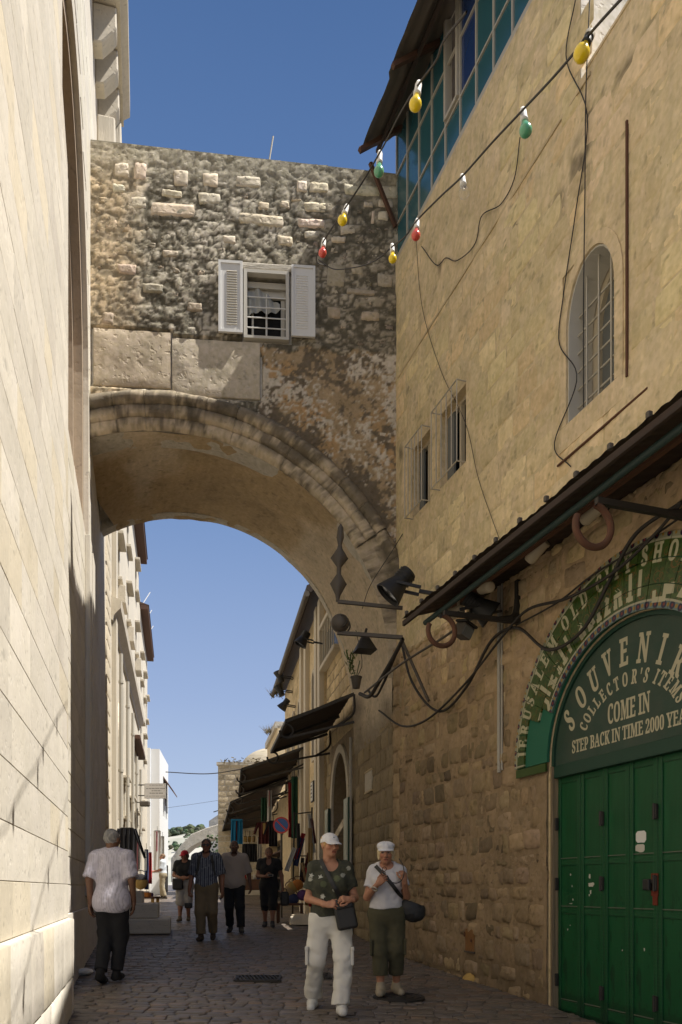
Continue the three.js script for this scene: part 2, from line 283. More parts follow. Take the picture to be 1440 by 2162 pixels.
// ---------------------------------------------------------------- the arch across the street
noVC('lichenstone', 'archstone', [.36, .33, .25]);
const fA = frame(-3.741, 12, .839, 12.4);
const AC = { s: 1.04, h: 4.81, r: 3.463 }, AF = { s: 1.08, h: 5.35, r: 2.954, z: -2.95 };
const topL = fA.at(206, 303), topR = fA.at(850, 375), topAt = (s) => lerp(topL[1], topR[1], (s - topL[0]) / (topR[0] - topL[0]));
{
  const t = wallThing(fA, 'stone_arch', 'weathered ancient stone arch spanning the street, lichen-dark rubble above and a plastered vault', 'arch');
  const w0 = fA.at(515, 575), w1 = fA.at(610, 725), win = rect(w0[0], w1[1], w1[0], w0[1]);
  const arc = (c, a0, a1, n) => { const p = []; for (let i = 0; i <= n; i++) { const a = lerp(a0, a1, i / n); p.push([c.s + c.r * Math.cos(a), c.h + c.r * Math.sin(a)]); } return p; };
  const wallAt = (d) => { const q = V(.82 - .188 * (d - 12.4), 0, -d).sub(fA.o); return [q.dot(fA.t), q.dot(fA.n)]; }, wa0 = wallAt(12.2), wa1 = wallAt(15.6), sWall = (z) => lerp(wa0[0], wa1[0], (z - wa0[1]) / (wa1[1] - wa0[1]));
  const thL = Math.acos((-.4 - AC.s) / AC.r), S1 = 5.15;
  const outline = (c, z) => { const a = Math.acos((-.4 - c.s) / c.r), w = sWall(c === AF ? -2.9 : -.1), foot = []; for (let h = 6.2; h > 4.45; h -= .2) { const q = Math.max(0, Math.asin(clamp((h - c.h) / c.r, 0, 1))), ss = c.s + c.r * Math.cos(q); foot.push([lerp(ss, Math.max(ss, w), sstep(6.4, 4.6, h)), h]); } return [...arc(c, a, Math.asin(clamp((6.3 - c.h) / c.r)), 48), ...foot, [S1, 4.4], [S1, topAt(S1)], [-.4, topAt(-.4)]]; };
  part('wall', slab(outline(AC), [win], -.015, .45), M.stucco, t);
  part('wall', slab(outline({ ...AC, r: AC.r + .12 }), [], -.6, 2.1), M.stucco, t);
  part('wall', slab(outline(AF), [], -2.72, .23), M.stucco, t);
  part('coping', slab([[-.4, topAt(-.4) - .02], [S1, topAt(S1) - .02], [S1, topAt(S1) + .05], [-.4, topAt(-.4) + .05]], [], .0, 2.9), M.lichenstone, t);
  // vault: plastered underside, lofted between the two circles
  {
    const P = [], C = [], T = [], I = [], NA = 120, NZ = 40;
    for (let j = 0; j <= NZ; j++) for (let i = 0; i <= NA; i++) {
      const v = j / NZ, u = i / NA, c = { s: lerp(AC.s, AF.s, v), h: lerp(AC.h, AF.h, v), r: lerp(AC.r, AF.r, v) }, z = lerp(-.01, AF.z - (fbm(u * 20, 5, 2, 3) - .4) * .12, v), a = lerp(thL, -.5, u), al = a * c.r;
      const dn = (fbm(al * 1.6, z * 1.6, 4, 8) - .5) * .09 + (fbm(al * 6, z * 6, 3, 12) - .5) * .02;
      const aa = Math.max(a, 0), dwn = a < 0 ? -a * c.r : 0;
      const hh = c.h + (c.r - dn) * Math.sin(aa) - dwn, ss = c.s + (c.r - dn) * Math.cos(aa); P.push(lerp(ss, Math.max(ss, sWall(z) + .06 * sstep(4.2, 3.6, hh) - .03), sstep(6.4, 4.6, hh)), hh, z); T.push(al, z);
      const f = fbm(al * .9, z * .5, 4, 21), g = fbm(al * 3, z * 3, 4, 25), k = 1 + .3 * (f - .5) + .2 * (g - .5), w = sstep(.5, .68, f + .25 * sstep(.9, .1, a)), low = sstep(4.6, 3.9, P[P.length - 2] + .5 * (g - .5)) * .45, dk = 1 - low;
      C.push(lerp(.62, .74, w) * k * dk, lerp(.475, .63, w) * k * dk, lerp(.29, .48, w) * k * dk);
    }
    for (let j = 0; j < NZ; j++) for (let i = 0; i < NA; i++) { const a = j * (NA + 1) + i, b = a + NA + 1; I.push(a, a + 1, b, a + 1, b + 1, b); }
    const g = new THREE.BufferGeometry(); g.setAttribute('position', new THREE.Float32BufferAttribute(P, 3)); g.setAttribute('color', new THREE.Float32BufferAttribute(C, 3)); g.setAttribute('uv', new THREE.Float32BufferAttribute(T, 2)); g.setIndex(I); g.computeVertexNormals();
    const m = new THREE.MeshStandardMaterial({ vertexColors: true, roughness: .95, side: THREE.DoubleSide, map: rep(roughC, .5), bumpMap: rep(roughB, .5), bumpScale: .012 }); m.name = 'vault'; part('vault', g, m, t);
  }
  // front skin: rubble core, lichen and peeling plaster as one uneven surface
  const R = (x0, y0, x1, y1) => { const a = fA.at(x0, y0), b = fA.at(x1, y1); return [a[0], b[1], b[0], a[1]]; };
  const B1 = R(196, 694, 361, 824), B2 = R(362, 714, 551, 846), PL = R(550, 735, 832, 1130);
  const inR = (r, s, h, m = 0) => s > r[0] - m && s < r[2] + m && h > r[1] - m && h < r[3] + m;
  const plaster = (s, h) => s > PL[0] + (fbm(h * 3, 1, 2, 5) - .5) * .1 && h < PL[3] + (fbm(s * 4, 2, 3, 6) - .5) * .25;
  {
    const cell = .024, s0 = -.12, s1 = 4.72, h0 = 5.0, h1 = 12.75, nx = Math.round((s1 - s0) / cell), ny = Math.round((h1 - h0) / cell), idx = new Int32Array((nx + 1) * (ny + 1)).fill(-1), P = [], C = [], T = [], I = [];
    const ok = (s, h) => Math.hypot(s - AC.s, h - AC.h) > AC.r + .47 && h < topAt(s) + .02 && !(s > w0[0] - .02 && s < w1[0] + .02 && h > w1[1] - .02 && h < w0[1] + .02);
    for (let j = 0; j <= ny; j++) for (let i = 0; i <= nx; i++) {
      const s = s0 + i * cell, h = h0 + j * cell; if (!ok(s, h)) continue;
      let z, c; const f = fbm(s * 1.1, h * 1.1, 5, 60), g = fbm(s * 5, h * 5, 4, 64), fine = fbm(s * 16, h * 16, 3, 66), rel = (h - 9.5) / 2.5;
      if (plaster(s, h)) {
        const k = fbm(s * 1.2 + 3, h * 1.0, 4, 71), q = fbm(s * 7, h * 6, 4, 75), ms = fbm(s * 24, h * 24, 3, 79), mix = .46 * k + .24 * q + .30 * ms;
        const wh = sstep(.475, .535, mix + .045 * sstep(3.2, 4.4, s)), mx2 = .4 * fbm(s * 1.5 + 9, h * 1.6, 4, 83) + .25 * fbm(s * 8, h * 8, 3, 86) + .35 * fbm(s * 22, h * 22, 3, 87), dk = sstep(.515, .58, mx2 + .1 * sstep(.5, .1, Math.hypot(s - AC.s, h - AC.h) - AC.r - .5)), oc = sstep(.4, .6, fbm(s * 2.2, h * 2.2, 4, 89));
        z = .015 + .03 * (g - .5) + .012 * wh + .012 * (ms - .5);
        c = [lerp(lerp(lerp(.50, .60, oc), .78, wh), .21, dk), lerp(lerp(lerp(.38, .40, oc), .71, wh), .17, dk), lerp(lerp(lerp(.235, .205, oc), .60, wh), .12, dk)];
      } else {
        const rid = (x, y, q) => 1 - Math.abs(2 * fbm(x, y, 3, q) - 1), wx = s + .06 * (g - .5), wy = h + .06 * (fbm(s * 5, h * 5, 3, 65) - .5);
        const r1 = 1 - rid(wx * 4.2, wy * 5.2, 61), r2 = 1 - rid(wx * 10, wy * 12, 62), n3 = fbm(s * 30, h * 30, 2, 63), up = sstep(topAt(s) - .62, topAt(s) - .2, h + .15 * (g - .5));
        const cre = Math.max(sstep(.24, .05, r1), .9 * sstep(.26, .06, r2)), li = sstep(.42, .56, .42 * f + .30 * g + .28 * n3), rgt = sstep(3.0, 3.6, s);
        z = .024 + .011 * sstep(.0, .3, r1) + .007 * sstep(0, .3, r2) + .016 * (g - .5) + .014 * (n3 - .5) - (inR(B1, s, h, .02) || inR(B2, s, h, .02) ? .07 : 0);
        const base = [.78, .72, .60], lich = [.40, .37, .29], dark = [.14, .125, .09], orange = [.80, .61, .38], or = sstep(.95, .35, s + .35 * (g - .5)) * sstep(7.9, 8.5, h) * .9;
        c = [0, 1, 2].map((n) => { let v = lerp(base[n], lich[n], li * (1 - .8 * or) * .85); v = lerp(v, [.40, .34, .25][n], rgt * .55); v = lerp(v, orange[n], or * .8); v = lerp(v, [.55, .51, .40][n] * (.45 + 1.0 * n3), up * .75); v = lerp(v, dark[n], cre * (1 - .55 * up) * (1 - .35 * or)); return v * (.72 + .56 * fine); });
      }
      idx[j * (nx + 1) + i] = P.length / 3; P.push(s, h, z); C.push(...c); T.push(s, h);
    }
    for (let j = 0; j < ny; j++) for (let i = 0; i < nx; i++) { const a = idx[j * (nx + 1) + i], b = idx[j * (nx + 1) + i + 1], d = idx[(j + 1) * (nx + 1) + i], e = idx[(j + 1) * (nx + 1) + i + 1]; if (a < 0 || b < 0 || d < 0 || e < 0) continue; I.push(a, b, e, a, e, d); }
    const g = new THREE.BufferGeometry(); g.setAttribute('position', new THREE.Float32BufferAttribute(P, 3)); g.setAttribute('color', new THREE.Float32BufferAttribute(C, 3)); g.setAttribute('uv', new THREE.Float32BufferAttribute(T, 2)); g.setIndex(I); g.computeVertexNormals();
    const m = new THREE.MeshStandardMaterial({ vertexColors: true, roughness: .97, map: rep(roughC, .7), bumpMap: rep(roughB, .7), bumpScale: .018 }); m.name = 'lichen'; m.bumpScale = .012; part('rubble_face', g, m, t);
  }
  const O = (k, g = 1) => ({ b: .014, dep: .04, bulge: .003, rough: .009, cor: .07, jit: .016, n: 4, ts: [k * rr(.94, 1.06), k * g * rr(.96, 1.0), k * g * g * rr(.92, 1)], v: .08 });
  const L = [];
  for (const [x0, y0, x1, y1] of [[282, 348, 310, 386], [366, 362, 398, 398], [428, 368, 462, 400], [498, 374, 550, 402], [627, 385, 650, 412], [652, 388, 692, 413], [725, 392, 802, 420], [803, 395, 838, 425], [237, 392, 265, 412], [275, 418, 312, 448], [317, 428, 412, 466], [418, 410, 466, 438], [342, 404, 385, 424], [503, 452, 602, 486], [543, 428, 568, 450], [614, 422, 638, 430], [640, 430, 690, 456], [592, 428, 612, 446], [766, 430, 790, 443], [795, 425, 832, 445], [796, 448, 820, 470], [783, 450, 791, 476], [628, 464, 685, 488], [642, 490, 672, 508], [715, 478, 750, 500], [697, 502, 730, 520], [240, 348, 276, 380], [730, 610, 790, 630], [690, 560, 728, 612], [795, 580, 830, 612], [395, 640, 430, 662], [300, 600, 345, 625], [215, 660, 240, 690], [250, 560, 290, 585], [345, 530, 380, 550], [470, 500, 498, 520], [585, 500, 618, 524], [740, 560, 768, 584], [760, 660, 800, 682], [690, 650, 720, 676]]) {
    const a = fA.at(x0, y0), b = fA.at(x1, y1), hi = y0 < 520; L.push({ s: (a[0] + b[0]) / 2, h: (a[1] + b[1]) / 2, w: b[0] - a[0], t: a[1] - b[1], z: .046, r: rr(-.03, .03), o: O(hi ? rr(1.12, 1.27) : rr(.7, .95), hi ? .985 : .95) });
  }
  const blocked = (s, h, r) => L.some((q) => Math.abs(q.s - s) < q.w / 2 + r && Math.abs(q.h - h) < q.t / 2 + r * .8);
  for (let i = 0; i < 1500 && L.length < 150; i++) {
    const s = rnd() < .55 ? rr(2.9, 4.5) : rr(.1, 4.5), h = rnd() < .5 ? rr(10.2, 12.2) : rr(8.2, 12.3), w = rr(.06, .2), q = w * rr(.5, .85);
    if (h > topAt(s) - .45 - q || plaster(s - w, h - q) || inR(B1, s, h, .15) || inR(B2, s, h, .15) || Math.hypot(s - AC.s, h - AC.h) < AC.r + .65 || blocked(s, h, w * .45)) continue;
    if (s > w0[0] - .55 && s < w1[0] + .55 && h > w1[1] - .12 && h < w0[1] + .12) continue;
    const lichen = fbm(s * 1.1, h * 1.1, 5, 60), k = lichen > .5 ? rr(.34, .62) : rr(.5, .95);
    L.push({ s, h, w, t: q, z: .030, r: rr(-.15, .15), o: { ...O(k * (s < .8 ? 1.05 : 1), s < .8 ? .86 : .95), cor: .24 } });
  }
  lay(t, L, M.archstone, 'rubble_stone');
  // the two big blocks under the window
  for (const [r, k, g] of [[B1, .9, .93], [B2, 1.02, .97]]) { const m = part('big_block', stone(r[2] - r[0] - .008, r[3] - r[1] - .01, { b: .01, dep: .03, bulge: .001, rough: .012, jit: .01, n: 6, ts: [k, k * g, k * g * g], v: .05 }), M.archstone, t); m.position.set((r[0] + r[2]) / 2, (r[1] + r[3]) / 2, .035); }
  // voussoirs with three stepped mouldings; the lower right run is plastered over
  const A1 = -.05, A0 = thL - .01, NV = 17;
  for (let i = 0; i < NV; i++) {
    const a0 = lerp(A1, A0, i / NV), a1 = lerp(A1, A0, (i + 1) / NV) - .0012, low = i < 5, wob = rr(-.006, .006), kk = rr(.9, 1.12) * (low ? .8 : 1), dirty = rr(.75, 1);
    const prof = low ? [[-.02, .03], [.2, .05], [.34, .05], [.36, .13], [.45, .15], [.52, .1], [.52, -.05]] : [[-.01, .0], [.03, .085], [.15, .085], [.17, .05], [.19, .13], [.32, .13], [.34, .09], [.36, .17], [.45, .20], [.53, .13], [.53, -.05]];
    const P = [], C = [], T = [], I = [], n = 14;
    for (let j = 0; j <= n; j++) prof.forEach(([r, z], k) => {
      const a = lerp(a0, a1, j / n), e = (fbm(a * 9, r * 14 + k, 3, 44) - .5) * .05, R = AC.r + r + e * .5; P.push(AC.s + R * Math.cos(a), AC.h + R * Math.sin(a), z + wob + e - (j === 0 || j === n ? .008 : 0)); T.push(a * 3.6, r);
      const d = .5 * fbm(a * 9, r * 5, 3, 48) + .5 * fbm(a * 60, r * 16, 3, 47), k2 = kk * lerp(1, dirty * .4, sstep(.44, .62, d + (r > .3 ? .12 : 0) - (r < .15 ? .06 : 0))) * (.85 + .3 * fbm(a * 40, r * 30, 2, 49)); C.push(k2 * .98, k2 * .9, k2 * .8);
    });
    const q = prof.length; for (let j = 0; j < n; j++) for (let k = 0; k + 1 < q; k++) { const a = j * q + k; I.push(a, a + 1, a + q, a + 1, a + q + 1, a + q); }
    const g = new THREE.BufferGeometry(); g.setAttribute('position', new THREE.Float32BufferAttribute(P, 3)); g.setAttribute('color', new THREE.Float32BufferAttribute(C, 3)); g.setAttribute('uv', new THREE.Float32BufferAttribute(T, 2)); g.setIndex(I); g.computeVertexNormals(); part('voussoir', g, M.archstone, t);
  }
  // window with two white shutters
  const ww = w1[0] - w0[0], wh = w0[1] - w1[1], wx = (w0[0] + w1[0]) / 2, wy = (w0[1] + w1[1]) / 2;
  const win2 = part('window', [box(.05, wh, .1, w0[0] + .025, wy, .03), box(.05, wh, .1, w1[0] - .025, wy, .03), box(ww - .1, .05, .1, wx, w0[1] - .025, .03), box(ww - .1, .04, .1, wx, w1[1] + .02, .03)], M.offwhite, t);
  part('pane', box(ww - .1, wh - .1, .01, wx, wy, -.2), M.dark, win2);
  part('sash', [box(.03, wh - .1, .03, w0[0] + .13, wy, -.14), box(.03, wh - .1, .03, wx, wy - .1, -.14), box(.06, wh - .1, .03, w1[0] - .09, wy, -.14), box(ww - .1, .09, .04, wx, w0[1] - .12, -.1), box(ww - .1, .06, .04, wx, w0[1] - .27, -.12), box(ww - .1, .14, .02, wx, w0[1] - .19, -.15)], M.offwhite, win2);
  for (let i = 0; i < 5; i++) part('bar', rod(V(w0[0] + .03, w1[1] + .06 + i * .155, -.01), V(w1[0] - .03, w1[1] + .06 + i * .155, -.01), .009, 6), M.white, win2);
  for (const s of [.0]) part('bar', rod(V(wx + s * 1.3, w1[1] + .03, -.02), V(wx + s * 1.3, w0[1] - .3, -.02), .006, 6), M.white, win2);
  { // torn plastic curtain, hung from the left
    const g = new THREE.PlaneGeometry(ww * .72, .27, 16, 8), p = g.attributes.position;
    for (let i = 0; i < p.count; i++) { const x = p.getX(i) / (ww * .72) + .5, y = p.getY(i); const k = sstep(.05, .5, x) * (1 - .5 * sstep(.6, 1, x)); p.setXYZ(i, wx - ww * .06 + (x - .5) * ww * .72, w0[1] - .4 + y * (1 - .6 * sstep(.5, 1, x)) + .06 * Math.sin(x * 5) - .1 * (1 - x) * (y < 0 ? 1 : 0), -.06 + .03 * Math.sin(x * 21 + y * 9)); }
    g.computeVertexNormals(); const m = new THREE.MeshStandardMaterial({ color: new THREE.Color().setRGB(.36, .36, .33), roughness: .35, side: THREE.DoubleSide }); m.name = 'curtain'; part('curtain', g, m, win2);
  }
  for (const [x0, y0, x1, y1, louvre] of [[462, 560, 513, 713, 1], [615, 570, 665, 722, 0]]) {
    const a = fA.at(x0, y0), b = fA.at(x1, y1), w = b[0] - a[0], h = a[1] - b[1], x = (a[0] + b[0]) / 2, y = (a[1] + b[1]) / 2;
    const sh = part('shutter', box(w, h, .03, x, y, .085, .006), M.white, t);
    const fr = part('shutter_frame', [box(.035, h, .022, x - w / 2 + .018, y, .105), box(.035, h, .022, x + w / 2 - .018, y, .105), box(w - .072, .04, .022, x, y + h / 2 - .02, .105), box(w - .072, .04, .022, x, y - h / 2 + .02, .105)], M.white, sh);
    for (let i = 0; i < 22; i++) { const g = box(louvre ? w * .42 : w * .5, .02, .012); g.rotateX(-.5); g.translate(x + (louvre ? .02 : -.02), y - h * .38 + i * h * .035, louvre ? .103 : .099); part('slat', g, louvre ? M.alu : M.white, sh); }
  }
  part('lintel', box(ww + .25, .1, .10, wx, w0[1] + .06, .02, .02), M.stucco, t);
}
// ---------------------------------------------------------------- right: the tall yellow stone house
const fR = frame(.839, 12.4, 6.38, -4);
const RD = (x) => 5.03 / ((x - CX) / F + .338);            // depth where a pixel column meets this wall
const doorC = fR.sd(7.22), doorHW = 1.25, springH = 2.72;
{
  const t = wallThing(fR, 'stone_house', 'tall yellow stone house on the right, with barred windows and a glazed top floor', 'house');
  const sT = fR.sd(7.92), e = fR.len, T0 = 11.04, T1 = 9.35;
  const aw = [fR.sd(8.13), fR.sd(7.41), 6.08, 7.0, .56];
  const wa = [fR.at(872, 930), fR.at(914, 1066)], wb = [fR.at(925, 885), fR.at(984, 1000)];
  const bw = [[fR.at(868, 957), fR.at(914, 1052)], [fR.at(921, 880), fR.at(984, 1002)]];
  const sw = bw.map(([p, q]) => [p[0], q[0], Math.min(fR.at(890, 1078)[1], 9), 0]);
  const W1 = [fR.sd(RD(872)), fR.sd(RD(908)), fR.at(866, 1100)[1], fR.at(866, 958)[1]], W2 = [fR.sd(RD(929)), fR.sd(RD(984)), fR.at(920, 1042)[1], fR.at(920, 890)[1]];
  const doorHole = archPts(doorC - doorHW, -.6, doorC + doorHW, springH, 1.12, 24);
  const archHole = archPts(aw[0], aw[2], aw[1], aw[3], aw[4], 16);
  part('wall', slab([[0, -.6], [e, -.6], [e, T1], [sT, T1], [sT, T0], [0, T0]], [rect(W1[0], W1[2], W1[1], W1[3]), rect(W2[0], W2[2], W2[1], W2[3]), archHole, doorHole], 0, .55), M.mortarY, t);
  part('end_wall', slab(rect(0, 9.36, .9, 14.5), [], 0, .12).rotateY(-Math.PI / 2).translate(sT - .108, 0, -.903), M.stucco, t, 'rough white stucco end of the taller part');
  const spots = [[1232, 330, .22, .5], [1178, 440, .22, .25], [1215, 350, .12, .3], [1390, 60, .35, .35], [1260, 220, .5, .07], [1340, 120, .5, .08], [865, 800, .14, .4], [848, 950, .1, .6], [1090, 470, .1, .3], [930, 560, .08, .2]].map(([x, y, a, b]) => [...fR.at(x, y), a, b]);
  const stain = (s, h) => { let v = 0; for (const [cs, ch, , a, b] of spots.map((q) => [q[0], q[1], q[2], q[3], q[4]])) v = Math.max(v, sstep(1.15, .2, Math.hypot((s - cs) / a, (h - ch) / b)) * sstep(.36, .56, fbm(s * 9, h * 9, 4, 250))); return v; };
  const nearTop = part('coping', slab([[sT + .1, T1], [e, T1], [e, T1 + .03], [sT + .1, T1 + .03]], [], .01, .6), M.plasterY, t);
  const out = (s, h, w, q, r, m) => s + w / 2 < r[0] - m || s - w / 2 > r[1] + m || h + q / 2 < r[2] - m || h - q / 2 > r[3] + m;
  const ax = (aw[0] + aw[1]) / 2, keepU = (s, h, w, q) => {
    if (!out(s, h, w, q, W1, .07) || !out(s, h, w, q, W2, .07) || !out(s, h, w, q, [aw[0], aw[1], aw[2], aw[3] + aw[4]], .12)) return false;
    if (h + q / 2 > (s > sT ? T1 : T0) - .02) return false;
    const f = fbm(s * .55, h * .55, 3, 200); return !(h > 9.2 && s < 4.2 && f > .5) && f < .72;
  };
  const L = courses(.04, fR.sd(5.9), 4.95, T0, [.24, .34], [.28, .62], keepU, { gap: .011, zj: .004, make: (s, h) => { const k = rr(.86, 1.14) * (1 - .5 * stain(s, h)), y = rnd(), f = fbm(s * .8, h * .8, 3, 210); return { b: .016, dep: .014, bulge: .004, rough: .006, n: 3, jit: .009, cor: .03, ts: y > .85 ? [k * 1.04, k * .99, k * .92] : [k * (1 + .1 * (f - .5)), k, k * (.95 + .2 * (f - .5))], v: .04 }; } });
  lay(t, L.map((q) => ({ ...q, z: q.z + .006 })), M.yellow, 'stone_block', 300, (q) => q.w * q.t * (1 + q.s * .3));
  // weathered lime skin over the joints, with run-down stains
  {
    const P = [], C = [], T = [], I = [], cell = .05, s0 = 0, s1 = fR.sd(5.6), h0 = 4.9, h1 = T0 - .01, nx = Math.round((s1 - s0) / cell), ny = Math.round((h1 - h0) / cell), id = new Int32Array((nx + 1) * (ny + 1)).fill(-1);
    for (let j = 0; j <= ny; j++) for (let i = 0; i <= nx; i++) {
      const s = s0 + i * cell, h = h0 + j * cell; if (h > (s > sT - .02 ? T1 - .01 : T0)) continue;
      if (!out(s, h, 0, 0, W1, .0) || !out(s, h, 0, 0, W2, .0) || !out(s, h, 0, 0, [aw[0], aw[1], aw[2], aw[3] + aw[4]], .03)) continue;
      const g = fbm(s * 3, h * 3, 5, 240), f = fbm(s * 14, h * 14, 3, 243), str = fbm(s * 5, h * .8, 4, 246), k = (.93 + .34 * (g - .5) + .25 * (f - .5) + .22 * (str - .5)) * (1 - .62 * stain(s, h));
      id[j * (nx + 1) + i] = P.length / 3; P.push(s, h, -.001 + .014 * sstep(.42, .75, g) + .005 * (f - .4)); C.push(k, k * (1 - .06 * (str - .5)), k * (.96 + .2 * (g - .5))); T.push(s, h);
    }
    for (let j = 0; j < ny; j++) for (let i = 0; i < nx; i++) { const a = id[j * (nx + 1) + i], b = id[j * (nx + 1) + i + 1], d = id[(j + 1) * (nx + 1) + i], c = id[(j + 1) * (nx + 1) + i + 1]; if (Math.min(a, b, c, d) < 0) continue; I.push(a, b, c, a, c, d); }
    const g = new THREE.BufferGeometry(); g.setAttribute('position', new THREE.Float32BufferAttribute(P, 3)); g.setAttribute('color', new THREE.Float32BufferAttribute(C, 3)); g.setAttribute('uv', new THREE.Float32BufferAttribute(T, 2)); g.setIndex(I); g.computeVertexNormals(); part('lime_skin', g, M.yellow, t);
  }
  const inSign = (s, h, m) => (h < springH - .12 ? Math.abs(s - doorC) < doorHW + m : Math.hypot((s - doorC) / (1.87 + m), (h - springH) / (1.72 + m)) < 1);
  const keepL = (s, h, w, q) => !inSign(s + w * .3 * Math.sign(doorC - s), h - q * .3, .05) && !inSign(s, h, .03);
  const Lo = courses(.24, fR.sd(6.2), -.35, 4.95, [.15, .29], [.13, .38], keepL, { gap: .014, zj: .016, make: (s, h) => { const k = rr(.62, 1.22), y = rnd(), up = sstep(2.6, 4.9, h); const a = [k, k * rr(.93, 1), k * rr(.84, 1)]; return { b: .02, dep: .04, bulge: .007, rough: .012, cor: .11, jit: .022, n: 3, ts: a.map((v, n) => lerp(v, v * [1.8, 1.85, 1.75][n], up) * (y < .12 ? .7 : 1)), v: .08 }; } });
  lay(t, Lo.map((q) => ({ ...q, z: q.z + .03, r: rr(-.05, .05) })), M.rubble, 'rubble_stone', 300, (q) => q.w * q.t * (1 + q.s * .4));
  // uneven mortar skin behind the rubble
  {
    const P = [], C = [], T = [], I = [], cell = .045, s0 = 0, s1 = fR.sd(6.0), h0 = -.4, h1 = 5.02, nx = Math.round((s1 - s0) / cell), ny = Math.round((h1 - h0) / cell), id = new Int32Array((nx + 1) * (ny + 1)).fill(-1);
    for (let j = 0; j <= ny; j++) for (let i = 0; i <= nx; i++) {
      const s = s0 + i * cell, h = h0 + j * cell; if (h < springH ? Math.abs(s - doorC) < doorHW + .0 : Math.hypot((s - doorC) / (doorHW + .02), (h - springH) / 1.14) < 1) continue;
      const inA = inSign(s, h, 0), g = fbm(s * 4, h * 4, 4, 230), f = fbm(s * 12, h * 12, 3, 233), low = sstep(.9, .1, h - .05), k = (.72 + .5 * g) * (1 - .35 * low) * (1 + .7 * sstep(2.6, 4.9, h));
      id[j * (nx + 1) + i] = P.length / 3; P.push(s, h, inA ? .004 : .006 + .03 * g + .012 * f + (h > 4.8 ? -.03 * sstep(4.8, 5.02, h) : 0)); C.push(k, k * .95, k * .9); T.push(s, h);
    }
    for (let j = 0; j < ny; j++) for (let i = 0; i < nx; i++) { const a = id[j * (nx + 1) + i], b = id[j * (nx + 1) + i + 1], d = id[(j + 1) * (nx + 1) + i], c = id[(j + 1) * (nx + 1) + i + 1]; if (Math.min(a, b, c, d) < 0) continue; I.push(a, b, c, a, c, d); }
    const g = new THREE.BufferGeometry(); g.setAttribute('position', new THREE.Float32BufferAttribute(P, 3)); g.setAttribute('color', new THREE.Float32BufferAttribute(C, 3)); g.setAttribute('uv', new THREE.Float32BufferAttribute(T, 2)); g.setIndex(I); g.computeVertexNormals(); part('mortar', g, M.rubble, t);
  }
  // corner strip of pale dressed stones beside the arch
  for (let i = 0, h = .1; h < 4.8; i++) { const q = rr(.3, .42); const m = part('corner_stone', stone(.23, q - .015, { b: .02, dep: .05, bulge: .01, rough: .008, jit: .01, n: 3, ts: [1.2, 1.15, 1.05], v: .1 }), M.rubble, t); m.position.set(.115, h + q / 2, .05); h += q; }
  // barred windows
  const smallWin = (W, frameHang) => {
    const w = W[1] - W[0], h = W[3] - W[2], x = (W[0] + W[1]) / 2, y = (W[2] + W[3]) / 2;
    const o = part('window', [box(.05, h, .06, W[0] + .025, y, -.14), box(.05, h, .06, W[1] - .025, y, -.14), box(w - .1, .05, .06, x, W[3] - .025, -.14), box(w - .1, .05, .06, x, W[2] + .025, -.14), box(.05, h - .1, .05, x, y, -.14)], M.creampaint, t);
    part('pane', box(w - .1, h - .1, .01, x, y, -.17), M.darkglass, o);
    part('shutter', box(w * .26, h - .12, .03, W[0] + w * .2, y, -.1), M.greyglass, o);
    const z = .13; for (let i = 0; i < 6; i++) { const s = W[0] + .0 + w * i / 5; part('bar', rod(V(s, W[2] - .02, z), V(s, W[3] + .02, z), .008, 6), M.alu, o); }
    for (const hh of [W[3] + .02, W[2] - .02]) part('rail', [rod(V(W[0] - .01, hh, z), V(W[1] + .01, hh, z), .009, 6), rod(V(W[0], hh, 0), V(W[0], hh, z), .009, 6), rod(V(W[1], hh, 0), V(W[1], hh, z), .009, 6)], M.alu, o);
  };
  smallWin(W1); smallWin(W2);
  {
    const w = aw[1] - aw[0], x = ax, o = part('window', slab(archPts(aw[0] - .005, aw[2] - .005, aw[1] + .005, aw[3], aw[4] + .005), [archPts(aw[0] + .1, aw[2] + .06, aw[1] - .06, aw[3], aw[4] - .08)], -.3, .06), M.creampaint, t);
    part('pane', slab(archPts(aw[0], aw[2], aw[1], aw[3], aw[4]), [], -.35, .01), M.greyglass, o);
    part('reveal', slab(archPts(aw[0] + .003, aw[2] + .003, aw[1] - .003, aw[3], aw[4] - .003), [archPts(aw[0] + .02, aw[2] + .02, aw[1] - .02, aw[3], aw[4] - .02)], -.01, .28), M.offwhite, o);
    for (let i = 1; i < 4; i++) { const s = lerp(aw[0], aw[1], i / 4), top = aw[3] + aw[4] * Math.sqrt(1 - Math.pow((s - x) / (w / 2), 2)); part('bar', rod(V(s, aw[2], -.1), V(s, top, -.1), .011, 6), M.alu, o); }
    for (let i = 1; i < 7; i++) { const h = lerp(aw[2], aw[3] + .35, i / 7), hw = h > aw[3] ? w / 2 * Math.sqrt(1 - Math.pow((h - aw[3]) / aw[4], 2)) : w / 2; part('bar', rod(V(x - hw, h, -.12), V(x + hw, h, -.12), .011, 6), M.alu, o); }
    part('surround', slab(archRing(aw[0], aw[2], aw[1], aw[3], aw[4], .12, .12), [], .014, .014), M.plasterY, o); part('surround', slab(rect(aw[0] - .12, aw[2] - .24, aw[1] + .12, aw[2] - .004), [], .014, .014), M.plasterY, o);
    part('sill_rod', rod(V(aw[0] - .12, aw[2] - .36, .03), V(aw[1] + .45, aw[2] - .34, .01), .012, 8), M.rust, o);
  }
  // seams and patches with their own relief
  part('string_course', bar(V(.02, 9.2, .008), V(4.9, 9.26, .008), .012, .035), M.mortarY, t);
  part('rusty_rail', box(.02, 2.3, .02, fR.sd(7.24), 7.15, .014), M.rust, t);
